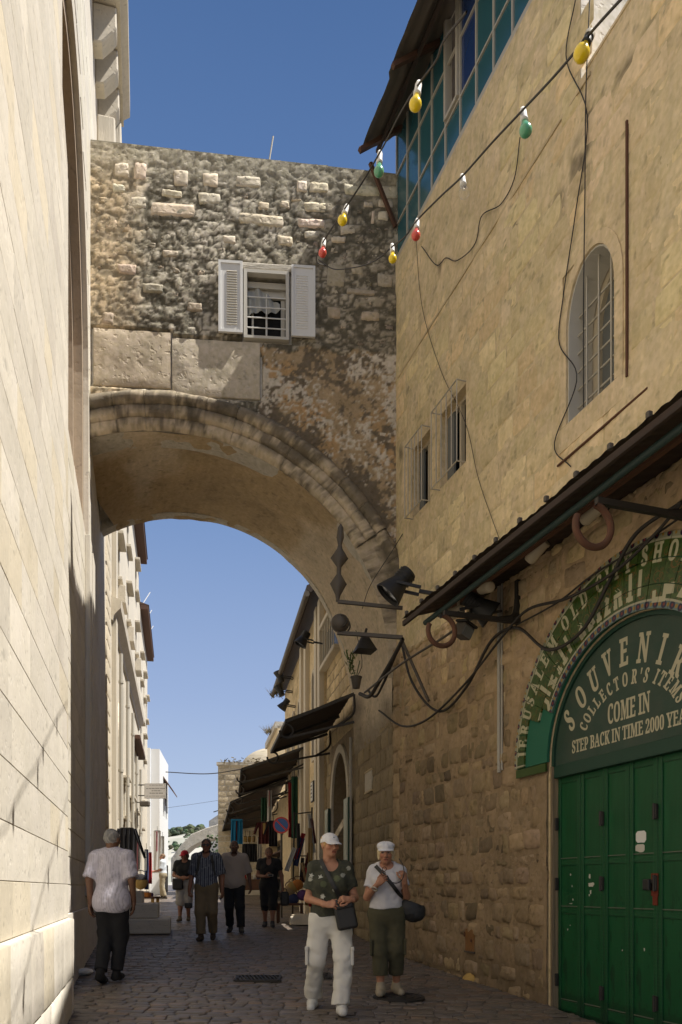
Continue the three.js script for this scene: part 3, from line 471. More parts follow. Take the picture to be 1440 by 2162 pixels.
  // glazed top floor
  const gl = part('glazing', [box(sT - .04, .07, .08, sT / 2, T0 + .035, -.04), box(sT - .04, .06, .08, sT / 2, T0 + 2.0, -.04)], M.alu, t, 'teal glazed top floor in a pale metal grid');
  const nP = 11, pw = sT / nP, rows = [T0 + .07, T0 + .55, T0 + 1.32, T0 + 1.97];
  for (let i = 0; i <= nP; i++) part('mullion', box(.028, 1.9, .03, clamp(i * pw, .02, sT - .02), T0 + 1.02, -.015), M.alu, gl);
  for (const h of rows.slice(1, 3)) part('rail', box(sT - .06, .028, .026, sT / 2, h, -.014), M.alu, gl);
  const blue = mat('bluepane', [.02, .05, .16], .1);
  for (let i = 0; i < nP; i++) for (let r = 0; r < 3; r++) { const open = i === 4 && r > 0, tint = i === 5 && r > 0; part('glass_panel', box(pw - .04, rows[r + 1] - rows[r] - .04, .012, (i + .5) * pw, (rows[r] + rows[r + 1]) / 2, open ? -.25 : -.026 + rr(-.002, .002)), open ? M.dark : tint ? blue : M.teal, gl); }
  const ow = part('open_window', [box(.05, 1.36, .1, 4 * pw + .045, T0 + 1.27, -.02), box(.05, 1.36, .1, 5 * pw - .045, T0 + 1.27, -.02), box(pw - .14, .05, .1, 4.5 * pw, T0 + .6, -.02), box(.035, 1.3, .05, 4.5 * pw, T0 + 1.27, -.1)], M.alu, gl);
  // corrugated roof with timber rafters
  const roof = (() => {
    const P = [], I = [], T = [], NS = 60, NP = 40;
    for (let j = 0; j <= NP; j++) for (let i = 0; i <= NS; i++) { const v = j / NP, p = lerp(-1.6, .60, v), s = lerp(.04, sT, i / NS); P.push(s, 12.52 + (.60 - p) * .72 + .022 * Math.sin(v * 6.283 * 11) + .012 * Math.sin(s * 2.2) + (fbm(s * 2, v, 2, 3) - .5) * .02, p + .03 * (fbm(s * 3, 3, 2, 5) - .5) * v + (Math.floor(s / 1.25) % 2) * .04 * v); T.push(s, p); }
    for (let j = 0; j < NP; j++) for (let i = 0; i < NS; i++) { const a = j * (NS + 1) + i, b = a + NS + 1; I.push(a, a + 1, b, a + 1, b + 1, b); }
    const g = new THREE.BufferGeometry(); g.setAttribute('position', new THREE.Float32BufferAttribute(P, 3)); g.setAttribute('uv', new THREE.Float32BufferAttribute(T, 2)); g.setIndex(I); g.computeVertexNormals(); const m = M.darksheet.clone(); m.side = THREE.DoubleSide; m.color.setRGB(.15, .125, .10); m.map = null; m.name = 'roofsheet';
    return part('corrugated_roof', g, m, t);
  })();
  for (const s of [.2, 1.5, 2.75, 3.95]) part('rafter', bar(V(s, 12.40, .66), V(s, 13.0, -.1), .07, .06), M.wood, roof);
  part('brace', [bar(V(.05, 11.55, .02), V(.12, 12.34, .46), .05, .05)], M.wood, roof);
  part('purlin', [box(sT, .05, .05, sT / 2, 12.66, .3)], M.darksheet, roof);
  part('wall', slab(rect(0, 11, sT, 14.4), [], -1.6, .2), M.mortarY, t);
}
// ---------------------------------------------------------------- far left: houses along the street
const fL3 = frame(-1.422 - .203 * 14.9, 14.9, -1.422 - .203 * 33, 33);
{
  const sd = fL3.sd, eaveG = (d0, d1, h, p, th) => box(sd(d1) - sd(d0), th, p, (sd(d0) + sd(d1)) / 2, h, p / 2, .02);
  const mk = (d0, d1, top, name, label, spec) => {
    const t = wallThing(fL3, name, label, 'house', null), holes = [];
    for (const w of spec.wins) holes.push(w.arch ? archPts(sd(w.d) - w.w / 2, w.h0, sd(w.d) + w.w / 2, w.h1, w.w * .62, 12, .35) : rect(sd(w.d) - w.w / 2, w.h0, sd(w.d) + w.w / 2, w.h1));
    part('wall', slab(rect(sd(d0), -.2, sd(d1), top), holes, 0, .45), M[spec.m || 'paleP'], t);
    for (const w of spec.wins) {
      const s = sd(w.d), g = part('window', [box(.06, w.h1 - w.h0, .08, s - w.w / 2 + .03, (w.h0 + w.h1) / 2, -.2), box(.06, w.h1 - w.h0, .08, s + w.w / 2 - .03, (w.h0 + w.h1) / 2, -.2), box(w.w - .12, .06, .08, s, w.h1 - .03, -.2), box(.05, w.h1 - w.h0, .06, s, (w.h0 + w.h1) / 2, -.2)], M.offwhite, t);
      part('pane', box(w.w - .02, w.h1 - w.h0 + (w.arch ? w.w * .5 : 0), .02, s, (w.h0 + w.h1) / 2 + (w.arch ? w.w * .25 : 0), -.27), M.darkglass, g);
      if (!w.arch) { part('sill', box(w.w + .26, .08, .13, s, w.h0 - .04, .065, .012), M.pale0, g); part('hood', box(w.w + .3, .08, .16, s, w.h1 + .08, .08, .012), M.pale0, g); }
      if (w.box) part('window_box', box(w.w + .06, .42, .2, s, w.h0 - .38, .10, .015), M.pale0, g);
    }
    return t;
  };
  M.pale0 = M.paleP;
  const W = (d, h, o = {}) => ({ d, w: .8, h0: h + 1.4, h1: h + 2.35, ...o });
  const t1 = mk(14.95, 29.5, 13.3, 'pale_house', 'tall pale stone house just past the arch, with pointed window and string cornice',
    { wins: [{ d: 19.4, w: 1.25, h0: 3.2, h1: 4.9, arch: 1 }, W(19.3, 7.3, { box: 1 }), W(19.3, 9.2), W(22.9, 7.5, { box: 1 }), W(22.9, 9.6), W(27.4, 7.9, { box: 1 }), W(27.4, 10.0), W(21.5, 1.9), W(24.4, 1.7), W(27, 1.5)] });
  for (let i = 0, h = .3; h < 12; i++) { const q = rr(.28, .36), wi = i % 2 ? .95 : .75; const m = part('quoin', stone(wi, q - .02, { b: .02, dep: .03, bulge: .006, rough: .003, n: 1, ts: [1.02, .98, .9], v: .06 }), M.pale, t1); m.position.set(sd(16.3), h + q / 2, .03); h += q; }
  part('pilaster', box(.4, 12.4, .1, sd(17.6), 6.1, .05, .01), M.paleP, t1);
  part('eave', eaveG(15.0, 29.4, 13.34, .3, .18), M.wood, t1);
  part('roof', slab([[0, 0], [.33, 0], [-2.5, .9]], [], 0, sd(29.4) - sd(15)).rotateY(-Math.PI / 2).translate(sd(15), 13.44, 0), M.wood, t1);
  part('arch_moulding', slab(archRing(sd(19.4) - .63, 3.0, sd(19.4) + .63, 4.9, .78, .19, .19, 12, .35), [], .06, .06), M.paleP, t1);
  const t2 = mk(29.6, 37.9, 12.0, 'pale_house', 'second pale house farther along the left side, with hooded windows and a brown eave',
    { wins: [W(31.2, 8.0), W(31.2, 5.4), W(34, 8.0), W(34, 5.4), W(36.5, 7.6), W(32, 2.4)] });
  part('eave', eaveG(30.6, 37.6, 12.1, .3, .18), M.wood, t2);
  part('roof', slab([[0, 0], [.33, 0], [-2.5, .9]], [], 0, sd(37.6) - sd(30.6)).rotateY(-Math.PI / 2).translate(sd(30.6), 12.2, 0), M.wood, t2);
  for (const d of [31, 33, 35]) part('finial', rod(V(sd(d), 12.4, .1), V(sd(d) + .2, 12.9, .35), .018, 5), M.white, t2);
  const prof = [[0, 0], [.04, 0], [.06, .1], [.16, .22], [.2, .26], [.22, .42], [0, .52]];
  part('cornice', slab(prof, [], 0, sd(29.3) - sd(17.2)).rotateY(-Math.PI / 2).translate(sd(17.2), 7.15, 0), M.paleP, t1, 'long moulded cornice running along the house front');
  part('ledge', [box(sd(29) - sd(24.9), .14, .26, (sd(29) + sd(24.9)) / 2, 6.1, .13, .02)], M.wood, t1);
  // drainpipes
  const pipes = [[18.5, 6.8], [21.0, 6.8], [23.4, 6.5], [25.6, 5.6], [28.4, 5.6]];
  pipes.forEach(([d, h], i) => { const p = fL3.pt(sd(d), 0, .12), b = G(p.x, -p.z); solo('drainpipe', ['pale drainpipe on the near house beside its stone quoins', 'drainpipe on the sunlit wall just beyond the pointed window', 'drainpipe beside the hanging black clothes on the left wall', 'drainpipe behind the white street sign on the left', 'farthest drainpipe on the left house row'][i], 'drainpipe', [rod(b, V(p.x, h, p.z), .045, 8), ...[.3, .6, .9].map((k) => rod(V(p.x, h * k, p.z), V(p.x, h * k + .06, p.z), .06, 8))], M.pipe, b); });
  // street sign
  {
    const d = 26.5, a = PX(305, 1654, d), b = PX(350, 1686, d), base = V((a.x + b.x) / 2, b.y, a.z), t = thing('street_sign', 'white rectangular sign with grey lettering jutting from the left house row', 'sign', base), w = b.x - a.x, h = a.y - b.y;
    const cv = document.createElement('canvas'); cv.width = 512; cv.height = Math.round(512 * h / w); const g = cv.getContext('2d'); g.fillStyle = '#d9d4cd'; g.fillRect(0, 0, 512, cv.height); g.strokeStyle = '#8d877c'; g.lineWidth = 8; g.strokeRect(8, 8, 496, cv.height - 16);
    g.fillStyle = '#6b675f'; const H = cv.height, row = (y, n, x, hh) => { for (let i = 0; i < n; i++) { const ww = 10 + 8 * h2(i, y, 3); g.fillRect(x, H * y, ww, H * hh); if (h2(i, y, 8) > .5) g.clearRect(0, 0, 0, 0); x += ww + 5 + (h2(i, y, 5) > .8 ? 12 : 0); } };
    row(.10, 16, 120, .035); row(.31, 24, 40, .06); row(.46, 11, 175, .06); row(.62, 16, 125, .065); row(.83, 25, 45, .04);
    const tx = new THREE.CanvasTexture(cv); tx.colorSpace = THREE.SRGBColorSpace; const m = new THREE.MeshStandardMaterial({ map: tx, roughness: .5 }); m.name = 'signprint';
    part('board', box(w, h, .03, 0, h / 2, 0, .004), M.offwhite, t); const f = new THREE.PlaneGeometry(w - .01, h - .01); f.translate(0, h / 2, .019); part('print', f, m, t);
    part('bracket', [bar(V(-w / 2 - .5, h * .9, -.02), V(-w / 2, h * .9, -.02), .03, .03), bar(V(-w / 2 - .5, h * .2, -.02), V(-w / 2, h * .2, -.02), .03, .03)], M.iron, t);
  }
  // small lamp box under the sign
  { const p = PX(306, 1697, 25.5), t = thing('wall_lamp', 'small grey box lamp on the left wall below the white sign', 'lamp', p); part('housing', box(.3, .16, .2, 0, 0, 0, .03), M.greyiron, t); part('arm', bar(V(-.5, .1, 0), V(-.1, .02, 0), .03, .03), M.iron, t); part('lens', box(.24, .012, .15, 0, -.088, 0), M.greyglass, t); }
}
{ // white building closing the left side
  const f = frame(-8.6, 38.2, -9.23, 43), sd = f.sd, t = wallThing(f, 'white_building', 'bright white plastered building at the far left end of the street', 'building');
  const w = [[39.2, .9, 1.9, 3.1], [40.4, .8, 5.0, 6.4], [41.8, .8, 5.0, 6.4]];
  part('wall', slab(rect(-.1, -.2, f.len, 8.0), w.map(([d, k, a, b]) => rect(sd(d) - k / 2, a, sd(d) + k / 2, b)), 0, .4), M.white, t);
  part('wall', slab(rect(0, -.2, 1.2, 8.0), [], 0, .3).rotateY(Math.PI / 2).translate(-.1, 0, -.41), M.white, t);
  for (const [d, k, a, b] of w) { const g = part('window', [box(.06, b - a, .06, sd(d), (a + b) / 2, -.16), box(k, .06, .06, sd(d), b - .03, -.16)], M.offwhite, t); part('pane', box(k, b - a, .02, sd(d), (a + b) / 2, -.25), M.darkglass, g); }
  part('awning', [bar(V(sd(41), 5.6, .05), V(sd(41), 6.6, .0), .05, .05), slab([[0, 0], [.5, -.7], [.5, -.62], [0, .1]], [], 0, 2.6).rotateY(-Math.PI / 2).translate(sd(40), 6.9, 0)], M.wood, t);
  const g2 = part('gate', [box(.1, 2.2, .08, sd(41), 1.5, .05), box(.1, 2.2, .08, sd(41.8), 1.5, .05)], M.iron, t);
}
// ---------------------------------------------------------------- far end: domed house, second arch, hill
{
  const t = thing('domed_house', 'grey block house with a pale stone dome, at the far right end', 'house', G(-4.2, 36)), y0 = t.position.y;
  const w = 3.3, h = 5.6 + 1.4 - y0, m = M.stucco, body = new THREE.BoxGeometry(w, h, 5); body.translate(.35, h / 2, -2.5); part('wall', body, M.stucco, t);
  const st = []; for (let r = 0; r < 22; r++) { let x = -1.3; while (x < 1.98) { const q = Math.min(rr(.3, .6), 2.0 - x); if (q > .1) { const k = rr(.75, 1.1); st.push({ s: x + q / 2, h: .4 + r * .25 + .125, w: q - .03, t: .22, z: .015, o: { b: .02, dep: .02, bulge: .006, rough: .006, n: 1, ts: [k, k * .96, k * .88] } }); } x += q; } }
  lay(t, st, M.archstone, 'block', 300);
  const d = new THREE.SphereGeometry(1.55, 28, 14, 0, Math.PI * 2, 0, Math.PI / 2); d.scale(1, .75, 1); d.translate(.9, h - .05, -2.6); tone(d, .8, .77, .72); part('dome', d, M.archstone, t);
  part('cornice', box(w + .12, .14, .3, .35, h - .02, -.1), M.stucco, t);
  part('window', [box(.6, .9, .04, 1.0, 3.9, .03)], M.darkglass, t);
  const bush = []; for (let i = 0; i < 120; i++) { const g = new THREE.PlaneGeometry(.12, .05); g.rotateY(rnd() * 6); g.rotateX(rnd() * 6); g.translate(rr(-1.2, 1.2), h + rr(0, .3) * rnd(), rr(-.3, .2)); bush.push(g); }
  const wm = mat('dryweed', [.14, .11, .05], .9, { side: THREE.DoubleSide }); part('weeds', bush, wm, t).userData.kind = 'stuff';
}
{
  const t = thing('small_house', 'small stone house end behind the far arch, left of the domed house', 'house', G(-8.1, 50)); const y0 = t.position.y;
  const h = 6.0 - y0; part('wall', slab([[-.1, 0], [3.2, 0], [3.2, h + .6], [.5, h], [-.1, h - .4]], [], 0, 3), M.stucco, t); part('aerial', [rod(V(.1, h + .2, -.5), V(.9, h + .45, -.5), .03, 4), rod(V(.9, h, -.5), V(.9, h + .9, -.5), .03, 4)], M.iron, t);
  part('window', box(.7, .9, .04, 1.4, h - 1.6, .03), M.darkglass, t);
}
{ // half arch that springs from the left
  const d = 44, pts = [[361, 1862], [361, 1812], [382, 1784], [404, 1761], [435, 1748], [462, 1740], [462, 1770], [450, 1771], [425, 1777], [404, 1788], [388, 1802], [376, 1820], [366, 1862]].map(([x, y]) => { const p = PX(x, y, d); return [p.x, p.y]; });
  const base = V(-9.2, groundAt(-9, 44), -44); solo('far_arch', 'pale half arch crossing the far end of the street', 'arch', slab(pts.map(([x, y]) => [x, y]), [], 0, 1.4, .03).translate(0, 0, -44), M.stucco, base);
  const w = [], b2 = V(-6.6, 2.8, -43); for (let i = 0; i < 160; i++) { const g = new THREE.PlaneGeometry(.16, .1); g.rotateY(rnd() * 6); g.rotateX(rnd() * 6); g.translate(-6.75 + rr(-.35, .35), 3.3 + rr(-1.3, .9), -42.6 + rr(-.2, .2)); w.push(g); }
  solo('climbing_plant', 'green climber hanging between the far arch and the domed house', 'plant', w, mat('leaf', [.05, .085, .025], .8, { side: THREE.DoubleSide }), b2);
}
{
  const P = [], I = [], C = [], NX = 90, NY = 40;
  for (let j = 0; j <= NY; j++) for (let i = 0; i <= NX; i++) { const d = lerp(120, 420, j / NY), x = lerp(-260, 160, i / NX), h = 30 * sstep(120, 330, d) * (.75 + .3 * Math.sin(x * .016 + 1.2)) + (fbm(x * .04, d * .04, 4, 300) - .5) * 5; P.push(x, h - 1, -d); const g = fbm(x * .12, d * .12, 4, 304), k = sstep(.5, .62, g); C.push(lerp(.50, .26, k * .7), lerp(.47, .27, k * .7), lerp(.40, .2, k * .7)); }
  for (let j = 0; j < NY; j++) for (let i = 0; i < NX; i++) { const a = j * (NX + 1) + i, b = a + NX + 1; I.push(a, a + 1, b, a + 1, b + 1, b); }
  const g = new THREE.BufferGeometry(); g.setAttribute('position', new THREE.Float32BufferAttribute(P, 3)); g.setAttribute('color', new THREE.Float32BufferAttribute(C, 3)); g.setIndex(I); g.computeVertexNormals(); struct('hill', g, M.vc);
  const tr = []; for (let i = 0; i < 200; i++) { const up = rnd() < .55, d = up ? rr(300, 330) : rr(220, 300), x = (up ? rr(-.225, -.172) : rr(-.235, -.14)) * d, h = 30 * sstep(120, 330, d) * (.75 + .3 * Math.sin(x * .016 + 1.2)) - 1, s = rr(.7, 2) * (up ? 1 : .5); const q = new THREE.IcosahedronGeometry(s, 1), p = q.attributes.position; for (let k = 0; k < p.count; k++) { const f = 1 + .4 * (h2(Math.round(p.getX(k) * 50), Math.round(p.getY(k) * 50 + p.getZ(k) * 90), 3) - .5); p.setXYZ(k, p.getX(k) * f, p.getY(k) * f * .8, p.getZ(k) * f); } q.computeVertexNormals(); q.translate(x, h + s * .5, -d); tone(q, .05 * rr(.7, 1.3), .065 * rr(.7, 1.3), .03); tr.push(q); }
  const m = struct('hillside_trees', tr, M.vc); m.userData.kind = 'stuff'; tag(m, 'dark trees scattered over the pale hill beyond the street end', 'trees');
  // pale houses at the hill's foot
  for (const [x, y, w, h, d, lb] of [[374, 1858, 22, 26, 90, 'pale cube house seen through the far arch, on its left'], [412, 1858, 26, 34, 84, 'pale house seen through the far arch, behind the striped shirted man']]) { const p = PX(x, y, d), b = V(p.x, 0, p.z), k = d / F, t = thing('hill_house', lb, 'house', b); part('wall', box(w * k, p.y + h * k, 4, 0, (p.y + h * k) / 2, -2), M.white, t); part('window', box(w * k * .2, h * k * .3, .05, w * k * .1, p.y + h * k * .5, .03), M.darkglass, t); }
}
// ---------------------------------------------------------------- right: houses past the arch
const fR2 = frame(-.327, 18.5, .82, 12.4), fR3 = frame(-1.95, 28, -.38, 18.5);
const r2Door = [fR2.at(704, 1790), fR2.at(737, 1790)];
{
  const t = wallThing(fR2, 'stone_house', 'brownish stone house behind the arch on the right, with an arched doorway', 'house');
  const s0 = r2Door[0][0], s1 = r2Door[1][0], top = fR2.at(720, 1700)[1], ar = (s1 - s0) * .62;
  part('wall', slab(rect(0, -.2, fR2.len, 8.4), [archPts(s0, .1, s1, top, ar, 14)], 0, .45), M.mortarR, t);
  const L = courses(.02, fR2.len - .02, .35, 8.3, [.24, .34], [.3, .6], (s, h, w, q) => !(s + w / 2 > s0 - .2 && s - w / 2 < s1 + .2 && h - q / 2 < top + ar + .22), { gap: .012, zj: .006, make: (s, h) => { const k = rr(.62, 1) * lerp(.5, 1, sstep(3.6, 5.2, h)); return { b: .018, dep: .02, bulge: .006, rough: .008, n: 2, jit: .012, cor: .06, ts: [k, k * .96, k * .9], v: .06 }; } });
  lay(t, L.map((q) => ({ ...q, z: q.z + .01 })), M.yellow, 'stone_block', 300, (q) => q.w * q.t * (q.h < 5 ? 2 : 1) * (1 + q.s * .2));
  part('door_arch', slab(archRing(s0, .2, s1, top, ar, .17, .17, 14), [], .05, .05), M.paleP, t);
  const fan = part('fanlight', slab(archPts(s0, top - .02, s1, top, ar, 14), [], -.3, .02), M.darkglass, t), c = (s0 + s1) / 2;
  part('grille', [.2, .5, .8].map((k) => rod(V(c, top, -.24), V(c + Math.cos(Math.PI * k) * (s1 - s0) / 2.1, top + Math.sin(Math.PI * k) * ar, -.24), .012, 5)).concat([rod(V(s0, top, -.24), V(s1, top, -.24), .02, 5)]), M.offwhite, fan);
  part('interior', slab(rect(s0 - .02, -.2, s1 + .02, top), [], -.43, .02), M.dark, t);
  const green = mat('doorgreen', [.012, .05, .03], .6), pg = mat('palegreen', [.42, .45, .38], .6);
  // two leaves swung open into the street: dark green edge, pale panelled face
  for (const [s, out, lb] of [[s1, 1, 'near leaf'], [s0, 1, 'far leaf']]) {
    const w = .46, hh = top + .02, x = out > 0 && s === s1 ? s + w / 2 + .02 : s - w / 2 - .02, lf = part('door_leaf', box(w, hh - .5, .05, x, (hh + .5) / 2, .09, .004), pg, t);
    part('edge', box(.03, hh - .5, .055, x + w / 2 - .012, (hh + .5) / 2, .091), green, lf);
    for (const [y0, y1] of [[.62, .62 + hh * .3], [.7 + hh * .3, hh - .1]]) part('panel', box(w - .16, y1 - y0, .012, x, (y0 + y1) / 2, .121, .004), pg, lf);
  }
  part('step', box(1.4, .5, .5, c, .3, .2, .03), M.paleP, t);
  // arched recess window farther on and plaque stones
  part('cornice', box(fR2.len, .2, .25, fR2.len / 2, 8.3, .1), M.paleP, t);
  // wall lamp bracket window with bars
  const bwp = [fR2.at(692, 1400), fR2.at(718, 1290)]; const w = part('window', box(bwp[1][0] - bwp[0][0], bwp[1][1] - bwp[0][1], .03, (bwp[0][0] + bwp[1][0]) / 2, (bwp[0][1] + bwp[1][1]) / 2, .012), M.darkglass, t); for (let i = 0; i < 7; i++) { const s = lerp(bwp[0][0], bwp[1][0], (i + .5) / 7); part('bar', rod(V(s, bwp[0][1] - .1, .12), V(s, bwp[1][1] + .1, .12), .014, 5), M.alu, w); }
  part('hood', box(bwp[1][0] - bwp[0][0] + .3, .1, .18, (bwp[0][0] + bwp[1][0]) / 2, bwp[1][1] + .15, .09, .02), M.paleP, w); part('sill', box(bwp[1][0] - bwp[0][0] + .4, .1, .18, (bwp[0][0] + bwp[1][0]) / 2, bwp[0][1] - .12, .09, .02), M.paleP, w);
}
{
  const t = wallThing(fR3, 'stone_house', 'long tan stone house farther right with pilasters and a dark tiled eave', 'house');
  part('wall', slab(rect(0, -.1, fR3.len, 8.2), [rect(fR3.sd(20.6), .4, fR3.sd(19.8), 3.0), rect(fR3.sd(26), .5, fR3.sd(23), 3.3)], 0, .45), M.mortarY, t);
  part('interior', slab(rect(fR3.sd(26.2), .3, fR3.sd(19.6), 3.4), [], -.44, .02), M.dark, t);
  for (const d of [18.7, 19.3, 21.4, 22.4]) part('pilaster', box(.34, 8, .12, fR3.sd(d), 4.1, .06, .015), M.paleP, t);
  for (const d of [20.2, 23.4, 25, 26.6]) { const s = fR3.sd(d), w = part('window', slab(archPts(s - .28, 4.6, s + .28, 6.6, .3, 10), [archPts(s - .2, 4.68, s + .2, 6.6, .22, 10)], .05, .05), M.paleP, t); part('pane', slab(archPts(s - .21, 4.66, s + .21, 6.6, .23, 10), [], .012, .01), M.darkglass, w); }
  part('eave', slab([[-.5, .35], [.32, -.1], [.42, -.05], [.42, .06], [-.5, .5]], [], 0, fR3.len + .2).rotateY(-Math.PI / 2).translate(-.1, 8.25, 0), M.darksheet, t);
  part('gutter', rod(V(-.1, 8.12, .42), V(fR3.len + .1, 8.12, .42), .07, 8), M.greyiron, t);
  const L = courses(.02, fR3.len - .02, .35, 8.1, [.28, .36], [.4, .8], (s, h) => s > fR3.sd(23) || h > 3.6, { gap: .016, zj: .008, make: () => { const k = rr(.65, 1); return { b: .02, dep: .02, bulge: .006, rough: .006, n: 1, ts: [k, k * .96, k * .9], v: .06 }; } });
  lay(t, L, M.yellow, 'stone_block', 220);
}
{ // low shops with dry weeds on the parapet
  const f = frame(-3.35, 36, -1.95, 28.02), t = wallThing(f, 'shop_row', 'low row of shops at the far right under the last dark awning', 'shop');
  part('wall', slab(rect(0, -.1, f.len, 4.7), [rect(1, .4, 6.6, 3.2)], 0, .4), M.mortarY, t); part('interior', slab(rect(.8, .2, 6.8, 3.4), [], -.42, .02), M.dark, t);
  part('upper_wall', slab(rect(0, 4.7, f.sd(31.2), 7.7), [rect(f.sd(34), 5.6, f.sd(33.3), 6.8)], -.05, .4), M.mortarY, t); part('parapet', box(f.sd(31.2), .25, .5, f.sd(31.2) / 2, 7.75, -.2), M.stucco, t); part('pane', box(.9, 1.3, .02, f.sd(33.6), 6.2, -.4), M.darkglass, t);
  const sh = []; for (let i = 0; i < 5; i++) sh.push(box(5.4, .05, .4, 3.8, .8 + i * .5, -.2)); part('shelf', sh, M.wood, t);
}
// ---------------------------------------------------------------- shop front of the near house: ceramic arch sign, lunette, green door
{
  // hand-drawn kufic-like strokes; the words run from right to left
  const AR = { // letter: [advance, strokes]; y up, baseline 0, height about 1
    alef: [.34, [[[.17, 0], [.17, 1]]]], lam: [.42, [[[.25, 1], [.25, .08], [.0, 0]]]], lamI: [.4, [[[.4, 0], [.22, 0], [.22, 1]], [[.22, .03], [0, .03]]]],
    qaf: [.55, [[[.55, 0], [.42, 0], [.42, .42], [.14, .42], [.14, 0], [0, 0]], [[.2, .62], [.22, .64]], [[.36, .62], [.38, .64]]]], dal: [.42, [[[.4, 0], [.1, 0], [.3, .5], [.16, .62]]]],
    sin: [1.05, [[[1.05, .3], [1.05, 0], [.85, 0], [.85, .28], [.85, 0], [.66, 0], [.66, .3], [.66, -.25], [.1, -.25], [.06, .1]]]], ya: [.34, [[[.34, 0], [.17, 0], [.17, .34], [.17, 0], [0, 0]], [[.08, -.24], [.1, -.22]], [[.24, -.24], [.26, -.22]]]],
    mim: [.42, [[[.42, 0], [.34, .3], [.1, .3], [.12, 0], [.34, 0]], [[.12, 0], [0, 0]]]], ha: [.42, [[[.42, 0], [.3, 0], [.22, .42], [.04, .3], [.1, 0], [.3, 0]], [[.14, .62], [.16, .64]], [[.28, .62], [.3, .64]]]],
    ra: [.38, [[[.34, .3], [.3, -.05], [0, -.28]]]], zay: [.4, [[[.34, .3], [.3, -.05], [0, -.28]], [[.3, .52], [.32, .54]]]], kaf: [.62, [[[.62, .98], [.3, .6], [.6, .3], [.6, 0], [0, 0]]]], ta: [.34, [[[.34, 0], [.17, 0], [.17, .34], [.17, 0], [0, 0]], [[.08, .52], [.1, .54]], [[.24, .52], [.26, .54]]]],
    jim: [.55, [[[.5, .36], [.1, .36], [.38, 0], [.55, 0]], [[.38, 0], [0, 0]], [[.28, -.2], [.3, -.18]]]], yaF: [.7, [[[.66, .26], [.42, .3], [.5, 0], [.2, -.28], [0, -.05]], [[.26, -.5], [.28, -.48]], [[.42, -.5], [.44, -.48]]]], sp: [.3, []],
  };
  const words = ['mim', 'ra', 'kaf', 'zay', 'sp', 'alef', 'lamI', 'qaf', 'dal', 'sin', 'sp', 'alef', 'lamI', 'qaf', 'dal', 'ya', 'mim', 'ha', 'sp', 'alef', 'lamI', 'ta', 'jim', 'alef', 'ra', 'yaF'];
  const W = 1900, S = W / 4.1, cx = W / 2, H = Math.round(2.05 * S), cy = H - .16 * S;      // pixels per metre; (cx, cy) the arch centre
  const el = (k, a) => [cx + (1.87 - .62 * k) * S * Math.cos(a), cy - (1.72 - .62 * k) * S * Math.sin(a)];
  const cv = document.createElement('canvas'); cv.width = W; cv.height = H; const g = cv.getContext('2d');
  const band = (k0, k1) => { g.beginPath(); for (let i = 0; i <= 80; i++) { const p = el(k0, Math.PI * i / 80); i ? g.lineTo(...p) : g.moveTo(...p); } for (let i = 80; i >= 0; i--) g.lineTo(...el(k1, Math.PI * i / 80)); g.closePath(); };
  g.fillStyle = '#d8cfb4'; g.fillRect(0, 0, W, H);
  g.fillStyle = '#4e6a2c'; g.fillRect(0, 0, W, H); 
  for (let i = 0; i < 5200; i++) { const a = h2(i, 1) * Math.PI, k = h2(i, 2), p = el(k, a); g.fillStyle = ['#456428', '#567231', '#6d6a30', '#3c5824', '#5d7836'][i % 5]; g.beginPath(); g.arc(p[0], p[1], 3 + 6 * h2(i, 3), 0, 6.3); g.fill(); }
  g.strokeStyle = '#9a6a35'; g.lineWidth = 3; for (let i = 0; i < 150; i++) { const a = h2(i, 21) * Math.PI, p = el(.25 + .6 * h2(i, 22), a); g.beginPath(); g.arc(p[0], p[1], 8 + 14 * h2(i, 23), h2(i, 24) * 6, h2(i, 24) * 6 + 4); g.stroke(); }
  const border = (k0, k1, base) => { g.fillStyle = base; band(k0, k1); g.fill(); const n = 74; for (let i = 0; i < n; i++) { const a = Math.PI * (i + .5) / n, m = (k0 + k1) / 2, p = el(m, a), r = Math.abs(k1 - k0) * .62 * S * .5; g.fillStyle = i % 2 ? '#2a2250' : '#c79a3c'; g.beginPath(); g.arc(p[0], p[1], r * (i % 2 ? .95 : .5), 0, 6.3); g.fill(); if (i % 2) { g.fillStyle = '#9b2f2a'; g.beginPath(); g.arc(p[0], p[1], r * .4, 0, 6.3); g.fill(); } } };
  border(-.02, .07, '#b9b8a0'); g.fillStyle = '#ded6bf'; band(.07, .1); g.fill();
  border(.87, .98, '#7f9aa0'); g.fillStyle = '#e2dac4'; band(.85, .88); g.fill(); g.fillStyle = '#ded6bf'; g.fillRect(0, cy - 14, W, 8);
  const letter = (ch, a, k, size, col, wx = .8) => { const p = el(k, a), q = el(k, a + .01); g.save(); g.translate(p[0], p[1]); g.rotate(Math.atan2(p[1] - q[1], p[0] - q[0])); g.scale(wx, 1); g.fillStyle = col; g.strokeStyle = col; g.lineWidth = size * .05; g.font = 'bold ' + size + 'px serif'; g.textAlign = 'center'; g.fillText(ch, 0, 0); g.strokeText(ch, 0, 0); g.restore(); };
  const arcText = (txt, k, a0, a1, size, col, wx) => { const ws = [...txt].map((c) => { g.font = 'bold ' + size + 'px serif'; return Math.max(g.measureText(c).width, size * .3); }), tot = ws.reduce((x, y) => x + y, 0); let u = 0; [...txt].forEach((c, i) => { letter(c, lerp(a0, a1, (u + ws[i] / 2) / tot), k, size, col, wx); u += ws[i]; }); };
  arcText('JERUSALEM OLD CITY SHOPPING CENTER', .37, Math.PI - .07, .07, 100, '#efe6c8', .68);
